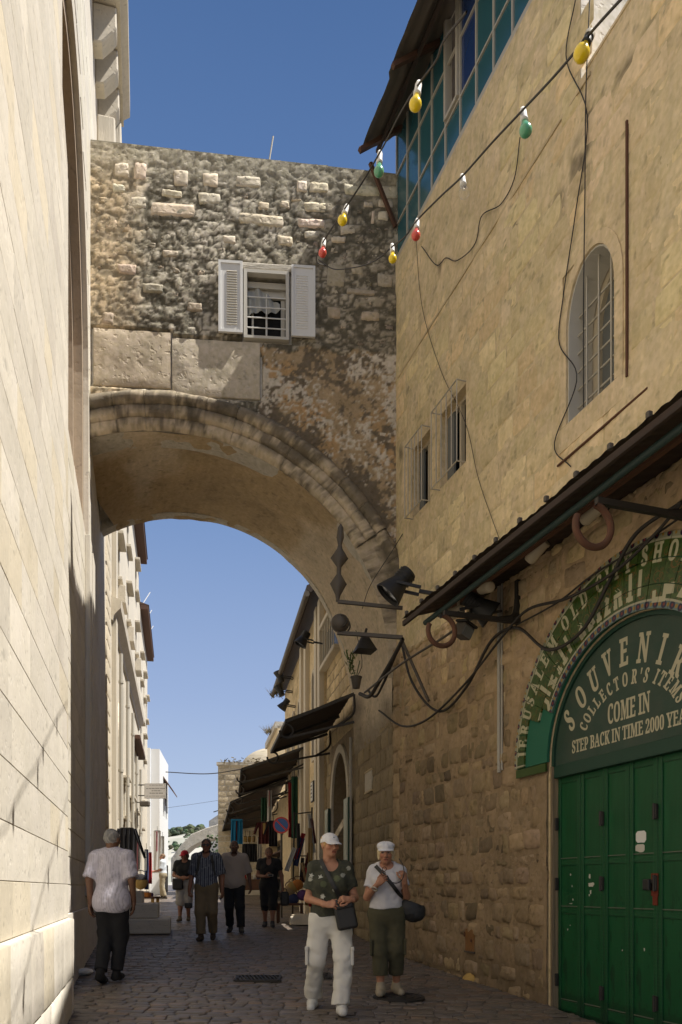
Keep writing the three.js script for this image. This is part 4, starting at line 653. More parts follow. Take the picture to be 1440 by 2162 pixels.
  { // Arabic line, lower in the band, read from right to left
    let tot = 0; for (const w of words) tot += AR[w][0] + .04; let u = 0; g.strokeStyle = '#efe6c8'; g.lineCap = 'butt'; g.lineJoin = 'miter';
    for (const w of words) { const L = AR[w], adv = L[0] + .04, a = lerp(.16, Math.PI - .30, (u + adv) / tot), p = el(.78, a), q = el(.78, a + .01), sc = 104; g.save(); g.translate(p[0], p[1]); g.rotate(Math.atan2(p[1] - q[1], p[0] - q[0])); g.lineWidth = 21; for (const s of L[1]) { g.beginPath(); s.forEach(([x, y], i) => (i ? g.lineTo(x * sc, -y * sc) : g.moveTo(x * sc, -y * sc))); g.stroke(); } g.restore(); u += adv; }
  }
  const tx = new THREE.CanvasTexture(cv); tx.colorSpace = THREE.SRGBColorSpace; const tile = new THREE.MeshStandardMaterial({ map: tx, roughness: .3, color: new THREE.Color().setRGB(.55, .56, .5) }); tile.name = 'ceramic';
  const base = fR.pt(doorC, springH, 0), t = thing('arch_sign', 'ceramic tile sign arched over the green door, green with cream lettering in two scripts', 'sign', base, null, fR.turn);
  const ringShape = (a0, a1, k0, k1) => { const p = [], n = 6; for (let i = 0; i <= n; i++) { const a = lerp(a0, a1, i / n); p.push([(1.87 - .62 * k0) * Math.cos(a), (1.72 - .62 * k0) * Math.sin(a)]); } for (let i = n; i >= 0; i--) { const a = lerp(a0, a1, i / n); p.push([(1.87 - .62 * k1) * Math.cos(a), (1.72 - .62 * k1) * Math.sin(a)]); } return p; };
  const uvFix = (q) => { const p = q.attributes.position, u = q.attributes.uv; for (let i = 0; i < p.count; i++) u.setXY(i, (p.getX(i) * S + cx) / W, 1 - (cy - p.getY(i) * S) / H); return q; };
  const rowsK = [[0, .33], [.33, .66], [.66, .985]], bare = (i, r) => r > 0 && i > 23;    // a few tiles are gone on the left, showing green plaster
  for (let i = 0; i < 28; i++) rowsK.forEach(([k0, k1], r) => { if (bare(i, r) && !(i === 24 && r === 1)) return; const a0 = Math.PI * i / 28 + .002, a1 = Math.PI * (i + 1) / 28 - .002; part('tile', uvFix(slab(ringShape(a0, a1, k0 + .006, k1 - .006), [], .062 + rr(0, .004), .02)), tile, t); });
  const gp = mat('greenplaster', [.015, .13, .075], .75); { const p = []; for (let i = 0; i <= 40; i++) { const a = Math.PI * i / 40; p.push([1.86 * Math.cos(a), 1.71 * Math.sin(a)]); } for (let i = 40; i >= 0; i--) { const a = Math.PI * i / 40; p.push([1.255 * Math.cos(a), 1.125 * Math.sin(a)]); } part('backing', slab(p, [], .044, .03), gp, t); }
  part('base_tile', [uvFix(slab(rect(-1.84, -.1, -1.26, -.012), [], .06, .02)), uvFix(slab(rect(1.26, -.1, 1.84, -.012), [], .06, .02))], tile, t);
  // painted lunette
  const W2 = 1400, S2 = W2 / 2.5, H2 = Math.round(1.2 * S2), c2 = document.createElement('canvas'); c2.width = W2; c2.height = H2; const q = c2.getContext('2d');
  q.fillStyle = '#3d5245'; q.fillRect(0, 0, W2, H2); for (let i = 0; i < 900; i++) { q.fillStyle = i % 2 ? 'rgba(90,95,70,.05)' : 'rgba(20,60,50,.06)'; q.beginPath(); q.arc(h2(i, 1, 4) * W2, h2(i, 2, 4) * H2, 20 + 70 * h2(i, 3, 4), 0, 6.3); q.fill(); }
  const cream = '#cdc4a4', X0 = W2 / 2, Y0 = H2 - 30, XT = X0 - 35;
  const put = (ch, x, y, rot, size, wx) => { q.save(); q.translate(x, y); q.rotate(rot); q.scale(wx, 1); q.font = 'bold ' + size + 'px serif'; q.textAlign = 'center'; q.fillStyle = '#22332b'; q.fillText(ch, 5, 5); q.fillStyle = cream; q.strokeStyle = cream; q.lineWidth = size * .045; q.fillText(ch, 0, 0); q.strokeText(ch, 0, 0); q.restore(); };
  const arcT = (txt, rx, ry, a0, a1, size, wx, yo = 0) => { const ws = [...txt].map((c) => { q.font = 'bold ' + size + 'px serif'; return Math.max(q.measureText(c).width, size * .34); }), tot = ws.reduce((x, y) => x + y, 0); let u = 0; [...txt].forEach((c, i) => { const a = lerp(a0, a1, (u + ws[i] / 2) / tot); put(c, XT + rx * Math.cos(a), Y0 - yo - ry * Math.sin(a), Math.atan2(rx * Math.cos(a), ry * Math.sin(a)) * .85, size, wx); u += ws[i]; }); };
  const spot = (x, y) => { const v = fR.at(x, y, -.03); return [X0 + (v[0] - doorC) * S2, Y0 - (v[1] - springH) * S2]; };
  { const L = [['S', 1211, 1514, 185], ['O', 1234, 1466, 180], ['U', 1259, 1432, 180], ['V', 1287, 1400, 185], ['E', 1317, 1379, 190], ['N', 1355, 1371, 195], ['I', 1390, 1374, 190], ['R', 1421, 1397, 185], ['S', 1452, 1432, 180]]; const p = L.map((v) => spot(v[1], v[2])); L.forEach((v, i) => { const a = p[Math.max(0, i - 1)], c = p[Math.min(8, i + 1)], rot = Math.atan2(c[1] - a[1], c[0] - a[0]) * .8; put(v[0], p[i][0] - Math.sin(rot) * -60 * 0 + Math.sin(-rot) * 62 * .0, p[i][1] + 62, rot, v[3], .56); }); }
  arcT("COLLECTOR'S ITEMS", 372, 262, Math.PI - .34, .34, 96, .6, 30);
  const line = (txt, y, size, wx) => { q.save(); q.translate(XT, y); q.scale(wx, 1); q.font = 'bold ' + size + 'px serif'; q.textAlign = 'center'; q.fillStyle = '#22332b'; q.fillText(txt, 5, 5); q.fillStyle = cream; q.fillText(txt, 0, 0); q.lineWidth = size * .03; q.strokeStyle = cream; q.strokeText(txt, 0, 0); q.restore(); };
  line('COME IN', Y0 - 125, 140, .52); line('STEP BACK IN TIME 2000 YEARS', Y0 - 22, 96, .62);
  const tx2 = new THREE.CanvasTexture(c2); tx2.colorSpace = THREE.SRGBColorSpace; const lm = new THREE.MeshStandardMaterial({ map: tx2, roughness: .6, color: new THREE.Color().setRGB(.8, .8, .8) }); lm.name = 'lunetteprint';
  const lt = thing('lunette_panel', 'painted green half-round shop panel above the green door, cream lettering', 'sign', base, null, fR.turn);
  { const p = archPts(-1.235, -.06, 1.235, 0, 1.10, 28), g2 = slab(p, [], -.03, .03), po = g2.attributes.position, u = g2.attributes.uv; for (let i = 0; i < po.count; i++) u.setXY(i, (po.getX(i) * S2 + X0) / W2, 1 - (Y0 - po.getY(i) * S2) / H2); part('panel', g2, lm, lt); }
  part('rim', slab(archRing(-1.205, -.05, 1.205, 0, 1.075, .038, .038, 28), [], -.005, .07), M.doorgreen, lt);
  part('rail', box(2.46, .13, .07, 0, -.11, -.055, .01), M.doorgreen, lt);
}
{ // door of eight sheet-metal folds, each with three sunk panels
  const b = G(0, 0), p0 = fR.pt(doorC, 0, 0), gy = groundAt(p0.x, -p0.z) - .06, t = thing('shop_door', 'large green metal folding shop door, closed, with a rusty lock plate and torn stickers', 'door', V(p0.x, gy, p0.z), null, fR.turn);
  const gcol = texture(512, 512, (x, y) => { const a = fbm(x * 5, y * 5, 5, 402, 5), s = fbm(x * 40, y * 5, 3, 405, 5), sp = fbm(x * 60, y * 60, 2, 407, 60), gr = clamp(sstep(.13, 0, y + .14 * (a - .5)) + .7 * sstep(.64, .72, fbm(x * 9, y * 14, 4, 409)) * sstep(.6, .1, y)); if (gr > .04 && sp <= .8) { const q = .62 + .4 * (s - .5); return [lerp(q * .75, .8, gr * .5), lerp(q, .4, gr), lerp(q * .75, .42, gr)]; } const k = .8 + .45 * (a - .5) + .25 * (s - .5), up = .25 * sstep(.5, .75, a) * sstep(.2, 1, y); return sp > .80 ? [.75, .75, .7] : [k * .75 + up * .7, k + up * .3, k * .75 + up * .4]; });
  const dm = mat('greenmetal', [.014, .10, .045], .36, { map: gcol, bumpMap: rep(clothB, .6), bumpScale: .0012 });
  const H = springH - .15 - gy, xs = [1165, 1212, 1261, 1314, 1374].map((x) => fR.at(x, 1800)[0] - doorC), step = xs[4] - xs[3]; xs[0] = -doorHW + .01; for (let i = 5; i <= 8; i++) xs.push(Math.min(xs[4] + step * (i - 4) * .985, doorHW - .01)); const xe = xs.filter((v, i) => i === 0 || v - xs[i - 1] > .1); if (xe[xe.length - 1] < doorHW - .2) xe.push(doorHW - .01);
  for (const q of [-1, 1]) part('jamb', box(.03, H + .2, .11, q * (doorHW - .012), H / 2, -.05, .006), M.mortarR, t);
  part('backing', box(doorHW * 2 - .02, H + .3, .02, 0, H / 2 + .14, -.2), M.dark, t);
  const yl = [fR.at(1269, 1818)[1] - gy, fR.at(1269, 1928)[1] - gy];
  for (let i = 0; i + 1 < xe.length; i++) {
    const w = xe[i + 1] - xe[i] - .008, x = (xe[i] + xe[i + 1]) / 2, lf = part('door_leaf', box(w, H, .03, x, H / 2, -.105, .004), dm, t), zf = -.082;
    part('stile', [box(.05, H, .016, x - w / 2 + .025, H / 2, zf, .003), box(.05, H, .016, x + w / 2 - .025, H / 2, zf, .003)], dm, lf);
    for (const y of [.14, yl[1], yl[0], H - .06]) part('rail', box(w - .1, y < .2 ? .1 : .05, .008, x, y, zf - .004, .002), dm, lf);
    part('bead', [yl[1] + .04, yl[0] + .04, .195].map((y) => box(w - .1, .008, .01, x, y + .012, zf - .002)), M.greyedge || mat('greyedge', [.12, .14, .10], .5), lf);
    if (i % 2 === 1) for (const y of [.35, yl[1] + .28, H - .5]) part('hinge', [box(.05, .13, .03, x + w / 2 - .01, y, -.06, .006), rod(V(x + w / 2 - .01, y - .07, -.045), V(x + w / 2 - .01, y + .07, -.045), .014, 8)], M.iron, lf);
  }
  for (const y of [.4, yl[1] + .28, H - .5]) part('hinge', [box(.05, .13, .04, -doorHW + .02, y, -.05, .006), rod(V(-doorHW + .0, y - .07, -.03), V(-doorHW + .0, y + .07, -.03), .016, 8)], M.iron, t);
  const lk = fR.at(1362, 1868), lx = lk[0] - doorC, ly = lk[1] - gy, red = mat('redrust', [.20, .045, .02], .85, { map: rep(rustC, 3) });
  const lp = part('lock_plate', [box(.085, .2, .012, lx + .045, ly + .0, -.066, .003), box(.06, .1, .012, lx + .05, ly - .13, -.0665, .003)], red, t); part('padlock', [box(.085, .1, .045, lx - .02, ly, -.04, .012), box(.05, .035, .03, lx + .05, ly + .03, -.05, .006)], M.black, lp);
  // stickers and scraped paint
  const st = (x, y, w, h, name, col) => { const a = fR.at(x, y), s = new THREE.Shape(); const n = 12; for (let i = 0; i < n; i++) { const an = i / n * 6.283, r = name === 'sticker' ? 1 : rr(.45, 1), cxx = Math.sign(Math.cos(an)) * Math.min(1, Math.abs(Math.cos(an)) * 1.3), cyy = Math.sign(Math.sin(an)) * Math.min(1, Math.abs(Math.sin(an)) * 1.3); const px = cxx * w / 2 * r, py = cyy * h / 2 * (cyy < 0 ? rr(.6, 1) : 1) * r; i ? s.lineTo(px, py) : s.moveTo(px, py); } const g = new THREE.ExtrudeGeometry(s, { depth: .002, bevelEnabled: false }); g.translate(a[0] - doorC, a[1] - gy, -.0895); part(name, g, col, t); };
  st(1336, 1768, .135, .12, 'sticker', M.white); st(1334, 1791, .12, .075, 'sticker', M.offwhite);
  for (const [x, y, w, h] of [[1232, 1868, .1, .05], [1229, 1851, .03, .06], [1231, 1884, .03, .05], [1228, 1890, .02, .03], [1189, 1847, .02, .03], [1192, 1871, .01, .03], [1190, 1908, .05, .015], [1194, 1900, .02, .03], [1183, 1963, .02, .025], [1188, 1954, .015, .015], [1297, 2007, .014, .02], [1343, 2006, .014, .04], [1315, 1872, .014, .2], [1365, 1748, .01, .14]]) st(x, y, w, h, 'paint_scrape', M.offwhite);
}
// ---------------------------------------------------------------- canopy over the shop and everything fixed to it
const fC = fR;     // its wall
{
  const t = wallThing(fR, 'shop_canopy', 'long dark corrugated metal canopy along the right wall above the shop sign', 'canopy');
  const s0 = fR.sd(9.95), s1 = fR.sd(4.2), P = [], I = [], T = [], NS = 160, NP = 8;
  for (let j = 0; j <= NP; j++) for (let i = 0; i <= NS; i++) { const v = j / NP, s = lerp(s0, s1, i / NS); P.push(s, lerp(4.93, 4.63, v) + .006 * Math.sin(s * 42) + (fbm(s * 2, v * 2, 2, 9) - .5) * .03, lerp(-.03, 1.0, v) + .02 * (h2(i >> 3, 3) - .5) * v); T.push(s, v); }
  for (let j = 0; j < NP; j++) for (let i = 0; i < NS; i++) { const a = j * (NS + 1) + i, b = a + NS + 1; I.push(a, b, a + 1, a + 1, b, b + 1); }
  const g = new THREE.BufferGeometry(); g.setAttribute('position', new THREE.Float32BufferAttribute(P, 3)); g.setAttribute('uv', new THREE.Float32BufferAttribute(T, 2)); g.setIndex(I); g.computeVertexNormals();
  const m = M.darksheet.clone(); m.side = THREE.DoubleSide; m.name = 'canopysheet'; part('sheet', g, m, t);
  part('edge_bar', box(s1 - s0, .06, .035, (s0 + s1) / 2, 4.57, .97, .006), M.darksheet, t); const tb = mat('tealbar', [.03, .055, .05], .6); part('edge_bar', rod(V(s0 + .25, 4.52, .80), V(s1, 4.56, .80), .03, 8), tb, t);
  part('edge_bar', box(s1 - s0, .05, .05, (s0 + s1) / 2, 4.72, .5, .006), M.rust, t);
  for (let i = 0; i < 12; i++) part('bolt', box(.04, .05, .04, s0 + .12 + i * .42, 4.66, .98, .01), M.greyiron, t);
  const brk = (s, name, lb) => {
    const q = wallThing(fR, 'canopy_bracket', lb, 'bracket', null); q.position.copy(fR.pt(s, 4.3, 0)); const curl = [], r = .17; for (let i = 0; i <= 26; i++) { const a = Math.PI * .55 + 5.0 * i / 26, k = r * (1 - .12 * i / 26); curl.push(V(0, .03 - r + k * Math.sin(a), .95 + r * .2 - k * Math.cos(a) * -1)); }
    part('arm', [bar(V(0, .06, .02), V(0, .06, .95), .045, .05)], M.iron, q); part('scroll', tube(curl, .028, 40, 8), M.rust, q); part('strut', [bar(V(0, .06, .04), V(0, .52, .04), .06, .06), tube([V(0, .06, .3), V(0, .12, .1), V(0, .34, .05)], .03, 12, 6)], M.iron, q); return q;
  };
  brk(fR.sd(8.95), '', 'scrolled iron bracket under the far end of the shop canopy'); brk(fR.sd(6.45), '', 'scrolled iron bracket under the canopy at the right edge of the picture');
  // cream spotlights
  const spots = [[965, 1292, 9.2, 'cream spotlight beside the scroll of the far canopy bracket', 1.0, -.4], [1028, 1240, 8.75, 'cream spotlight above the black floodlight under the canopy', .9, -.3], [1131, 1166, 8.0, 'cream spotlight in the middle of the canopy edge', -.6, -.5], [1249, 1085, 7.25, 'cream spotlight nearest the right edge under the canopy', -1.0, -.35]];
  for (const [x, y, d, lb, rz, rx] of spots) {
    const p = PX(x, y, d), q = thing('spotlight', lb, 'spotlight', p, 'cream spotlights hung under the shop canopy', fR.turn + Math.PI); q.rotation.set(0, fR.turn, 0);
    const body = lathe([[0, -.11], [.045, -.11], [.062, -.08], [.062, .10], [.068, .11], [.068, .135], [.056, .135], [.05, .11], [0, .10]], 18); body.rotateZ(rz * 1.4); body.rotateX(rx); part('housing', body, M.creampaint, q);
    part('stem', [rod(V(0, .03, -.01), V(-.02, .13, -.03), .018, 8), rod(V(-.02, .13, -.03), V(0, .24, -.03), .02, 8)], M.creampaint, q); part('base', lathe([[0, .0], [.05, .0], [.05, .03], [0, .035]], 14).translate(0, .235, -.03), M.creampaint, q);
  }
}
// floodlights: a bell-mouthed black can on a yoke
function flood(x, y, d, lb, rz, size = 1, arm = 1, ry = 0) {
  const p = PX(x, y, d), q = thing('floodlight', lb, 'floodlight', p, 'black floodlights'), s = size;
  const can = lathe([[0, -.2], [.085, -.2], [.09, -.19], [.09, -.05], [.1, -.03], [.155, .13], [.16, .15], [.148, .15], [.14, .12], [0, .05]], 20); can.scale(s, s, s); can.rotateZ(rz); can.rotateY(ry); part('housing', can, M.black, q);
  const fins = []; for (let i = 0; i < 4; i++) { const f = lathe([[.088, -.175 + i * .032], [.104, -.17 + i * .032], [.088, -.165 + i * .032]], 18); f.scale(s, s, s); f.rotateZ(rz); f.rotateY(ry); fins.push(f); } part('fins', fins, M.black, q);
  const disc = new THREE.CylinderGeometry(.135 * s, .135 * s, .008, 20); disc.translate(0, .115 * s, 0); disc.rotateZ(rz); disc.rotateY(ry); part('lens', disc, M.darkglass, q);
  part('yoke', [bar(V(-.02 * s, 0, .11 * s), V(arm * .25 * s, -.06 * s, .11 * s), .025 * s, .03 * s), bar(V(-.02 * s, 0, -.11 * s), V(arm * .25 * s, -.06 * s, -.11 * s), .025 * s, .03 * s), bar(V(arm * .24 * s, -.06 * s, 0), V(arm * .46 * s, -.1 * s, 0), .035 * s, .035 * s)], M.black, q);
  return q;
}
flood(838, 1236, 10.9, 'black floodlight on the arch corner aimed down to the left', 2.4, 1.25);
flood(1015, 1283, 9.0, 'big black floodlight hung under the canopy beside the spotlights', -2.2, 1.0, -1);
flood(640, 1350, 17.0, 'black floodlight on the tan house front, seen through the arch', 2.6, .9);
flood(591, 1428, 25.2, 'upper one of two small black floodlights against the sky', .3, 1.05, 1.6);
flood(591, 1457, 25.4, 'lower one of two small black floodlights against the sky', .4, 1.0, 1.6);
flood(600, 1488, 24.5, 'tilted small black floodlight just above the nearer awning', 2.5, 1.0, 1.4);
{ // pyramid-shaped black lamp
  const p = PX(770, 1358, 12.6), t = thing('pyramid_lamp', 'black pyramid-shaped lamp head below the iron arm at the arch', 'lamp', p); const g = new THREE.CylinderGeometry(.05, .22, .26, 4); g.rotateY(Math.PI / 4 + .3); part('shade', g, M.black, t); part('stem', rod(V(0, .12, 0), V(.03, .24, -.05), .02, 6), M.iron, t);
}
{ // box lantern
  const p = PX(978, 1333, 9.05), t = thing('box_lamp', 'grey box-shaped lamp hanging tilted below the canopy bracket', 'lamp', p); t.rotation.set(.3, .5, -.5); part('housing', box(.16, .15, .18, 0, 0, 0, .02), M.greyiron, t); part('lid', box(.19, .03, .2, 0, .09, 0, .01), M.iron, t); part('glass', box(.13, .11, .01, 0, -.01, .096), M.greyglass, t); part('stem', rod(V(0, .1, 0), V(-.03, .26, 0), .015, 6), M.iron, t);
}
{ // iron arms at the arch corner
  const d = 11.3, a = PX(850, 1284, d), b = PX(713, 1270, d), t = thing('finial_arm', 'rusty iron arm at the arch carrying a tall double-spindle finial', 'bracket', a), L = (q) => q.clone().sub(a);
  part('arm', bar(L(a), L(b), .045, .045), M.greyiron, t);
  const k = d / F, pr = [[0, 0], [.045, 0], [.045, .04], [6 * k, 15 * k], [18 * k, 40 * k], [5 * k, 62 * k], [5 * k, 78 * k], [19 * k, 98 * k], [6 * k, 120 * k], [4 * k, 128 * k], [8 * k, 145 * k], [6 * k, 168 * k], [0, 178 * k]].map(([x, y], i) => (i < 3 ? [x * .6, y] : [x, y * .93]));
  const f = lathe(pr, 8); f.rotateZ(-.04); f.translate(L(b).x, L(b).y, L(b).z); part('finial', f, M.greyiron, t);
  const a2 = PX(850, 1346, d), b2 = PX(712, 1336, d), t2 = thing('ball_lamp_arm', 'rusty iron arm at the arch with a round ball-shaped lamp on its end', 'bracket', a2), L2 = (q) => q.clone().sub(a2);
  part('arm', [bar(L2(a2), L2(b2), .05, .05)], M.greyiron, t2); part('brace', [bar(L2(PX(846, 1346, d)), L2(PX(905, 1480, d - .5)), .03, .03)], M.greyiron, t2);
  const bl = new THREE.SphereGeometry(19.5 * k, 24, 16); const c = L2(PX(718, 1316, d)); bl.translate(c.x, c.y, c.z); const B = part('lamp_ball', bl, M.greyiron, t2); const rg = new THREE.TorusGeometry(12 * k, .012, 6, 20); rg.rotateY(-.5); rg.translate(c.x + 4 * k, c.y, c.z + 15 * k); part('rim', rg, M.iron, B); const hp = tube([V(c.x + 16 * k, c.y + 10 * k, c.z), V(c.x + 21 * k, c.y - 8 * k, c.z), V(c.x + 14 * k, c.y - 20 * k, c.z)], .012, 10, 5); part('hoop', hp, M.iron, t2);
}
// conduit
{ const s = fR.at(1062, 1450)[0], h0 = fR.at(1060, 1632)[1], h1 = fR.at(1064, 1232)[1], b = fR.pt(s, h0, .05), g = [rod(b, fR.pt(s, h1, .05), .024, 8), rod(fR.pt(s + .055, h0 + .02, .045), fR.pt(s + .055, h1, .045), .014, 6)]; solo('conduit', 'pale vertical conduit pipe on the rubble wall left of the arch sign', 'pipe', g, M.pipe, b); }
{ const s = fR2.at(747, 1600)[0], b = fR2.pt(s, 1.2, .06); solo('conduit', 'thin pale vertical pipe on the wall above the open green door', 'pipe', rod(b, fR2.pt(s, 4.3, .06), .03, 8), M.pipe, b); }
// cables on the walls; points are pixels with a small stand-off from the wall
const wires = [
  [fR, [[1440, 1060], [1340, 1130], [1290, 1220], [1230, 1330], [1160, 1372], [1090, 1325], [1040, 1350], [985, 1450], [930, 1502], [870, 1440], [846, 1350]], .018, .12, 'thick dark cable looping from the canopy past the sign to the iron arms'],
  [fR, [[1440, 1060], [1390, 1120], [1300, 1205], [1200, 1262], [1110, 1290], [1060, 1345], [985, 1440], [900, 1520], [850, 1533], [800, 1500]], .015, .16, 'thin black cable hanging low across the rubble wall'],
  [fR, [[1440, 1090], [1330, 1165], [1250, 1215], [1180, 1270], [1090, 1320]], .01, .1, 'thin cable crossing the upper rim of the ceramic sign'],
  [fR, [[1215, 0], [1195, 110], [1240, 250], [1215, 450], [1190, 620], [1180, 720], [1218, 800], [1170, 940], [1205, 985]], .006, .03, 'thin wire wandering down the wall past the arched window'],
  [fR, [[1245, 0], [1237, 200], [1235, 400], [1232, 640], [1232, 860]], .006, .05, 'straight thin wire hanging in front of the arched window'],
  [fR, [[1098, 290], [1085, 380], [1060, 428], [1015, 460], [1005, 510], [965, 550], [940, 545], [925, 560], [890, 520]], .006, .03, 'thin scalloped wire tacked across the smooth upper wall'],
  [fR, [[878, 500], [890, 640], [930, 780], [985, 900], [1010, 1010], [1055, 1140]], .004, .03, 'very thin straight wire running down between the small windows and the canopy'],
  [fA, [[862, 1108], [830, 1160], [780, 1240], [765, 1285]], .006, .3, 'thin wire slanting from the small window to the arch foot'],
];
for (const [f, pts, r, off, lb] of wires) { const w = pts.map(([x, y]) => { const a = f.at(x, y, off); return f.pt(a[0], a[1], off); }); solo('cable', lb, 'cable', tube(w, r, pts.length * 8, 6), M.wire, w[0].clone()); }
{ const w = [[850, 1350, 10.9], [835, 1380, 11.2], [800, 1440, 11.8], [780, 1470, 12.2], [760, 1465, 12.6]].map((a) => PX(...a)); solo('cable', 'bundle of thick cables at the arch foot below the ball lamp', 'cable', [tube(w, .03, 30, 8), tube(w.map((v, i) => v.clone().add(V(.03 * i, .05 * Math.sin(i * 2), .04))), .02, 30, 6)], M.wire, w[0].clone());
  const w2 = [[1058, 1290, 8.9], [1000, 1305, 9.4], [930, 1350, 10.0], [850, 1400, 10.9], [770, 1462, 12.4]].map((a) => PX(...a)); solo('conduit', 'straight thin pipe sloping from the canopy end to the arch foot', 'pipe', tube(w2, .016, 30, 8), M.greyiron, w2[0].clone()); }
{ const p = [PX(350, 1630, 30), PX(430, 1634, 29), PX(512, 1624, 26)]; solo('cable', 'dark cable spanning the street high between the far houses', 'cable', tube(p, .018, 20, 5), M.wire, p[0].clone()); const q = [PX(350, 1706, 34), PX(400, 1699, 35), PX(460, 1690, 36)]; solo('cable', 'faint thin wire spanning the street lower and farther off', 'cable', tube(q, .007, 20, 5), M.wire, q[0].clone()); }
{ const b = PX(568, 343, 12.4), g = rod(b, PX(577, 288, 12.4), .012, 5); solo('aerial_rod', 'thin bare rod standing on top of the arch against the sky', 'aerial', g, M.alu, b); }
// ---------------------------------------------------------------- coloured bulb strings
{
  const w1 = [[1330, -20, 2.6], [1308, 2, 2.75], [1250, 66, 3.0], [1180, 150, 3.35], [1104, 232, 3.8], [1040, 300, 4.15], [976, 372, 4.5], [930, 415, 4.9], [880, 466, 5.3], [855, 500, 5.6], [829, 520, 5.9], [800, 545, 6.3], [775, 558, 6.8], [740, 566, 7.6], [705, 568, 8.5], [672, 548, 10]].map((a) => PX(...a));
  const w2 = [[985, 25, 3.2], [935, 90, 3.5], [920, 130, 3.7], [886, 175, 3.85], [845, 240, 4.3], [802, 322, 4.8], [765, 385, 4.95], [731, 436, 5.1], [705, 475, 5.5], [684, 508, 5.9], [668, 548, 7], [690, 562, 9]].map((a) => PX(...a));
  solo('light_string', 'dark cable of the nearer bulb string running down from the upper right', 'cable', tube(w1, .0052, 120, 6), M.wire, w1[0].clone()); solo('light_string', 'dark cable of the farther bulb string in front of the glazed floor', 'cable', tube(w2, .0052, 100, 6), M.wire, w2[0].clone());
  const col = { yellow: [.85, .62, .012], green: [.10, .36, .20], red: [.62, .07, .05], clear: [.8, .8, .78] };
  const list = [[1246, 72, 1228, 112, 3.05, 'yellow', 'largest yellow bulb at the top right, in a black socket', 1], [1104, 234, 1110, 275, 3.85, 'green', 'green bulb on the nearer string, over the smooth wall'], [976, 374, 980, 407, 4.55, 'clear', 'clear glass bulb on the nearer string'], [881, 467, 878, 497, 5.35, 'red', 'red bulb near the corner of the glazed floor'], [828, 519, 829, 546, 5.95, 'yellow', 'yellow bulb at the low end of the nearer string'], [884, 178, 877, 220, 3.9, 'yellow', 'yellow bulb in front of the teal glazing'], [802, 324, 800, 362, 4.85, 'green', 'green bulb below the roof corner, in front of the arch top'], [732, 437, 723, 465, 5.15, 'yellow', 'yellow bulb in front of the rubble of the arch'], [684, 508, 681, 534, 6.0, 'red', 'red bulb above the right shutter of the arch window']];
  for (const [sx, sy, bx, by, d, c, lb, blk] of list) {
    const p = PX(sx, sy, d), q = PX(bx, by, d - .02), dir = q.clone().sub(p), L = dir.length(), t = thing('light_bulb', lb, 'light bulb', p, 'coloured bulbs on strings'); t.quaternion.setFromUnitVectors(V(0, -1, 0), dir.normalize());
    const r = .0305, m = M['bulb' + c] || (M['bulb' + c] = c === 'clear' ? new THREE.MeshPhysicalMaterial({ color: 0xffffff, transmission: 1, roughness: .02, thickness: 0, ior: 1.45 }) : new THREE.MeshPhysicalMaterial({ color: new THREE.Color().setRGB(...col[c]), roughness: .28, clearcoat: .6, clearcoatRoughness: .1 })); m.name = 'bulb' + c;
    part('socket', lathe([[0, .012], [.012, .012], [.014, 0], [.0165, -.004], [.0165, -L * .42], [.019, -L * .43], [.019, -L * .55], [0, -L * .55]], 14), blk ? M.black : M.white, t); if (blk) part('collar', lathe([[.018, -.0], [.02, -.0], [.02, -.018], [.018, -.018]], 12), M.alu, t);
    part('bulb', lathe([[.013, -L * .55], [.0135, -L * .62], [.02, -L * .76], [r * .93, -L * .9], [r, -L * 1.0], [r * .93, -L - .013], [r * .72, -L - .022], [r * .4, -L - .0285], [0, -L - .0305]], 20), m, t);
    if (c === 'clear') part('filament', [rod(V(0, -L * .5, 0), V(0, -L * .8, 0), .004, 6), rod(V(-.008, -L * .85, 0), V(.008, -L * .85, 0), .0012, 4)], M.alu, t);
  }
}
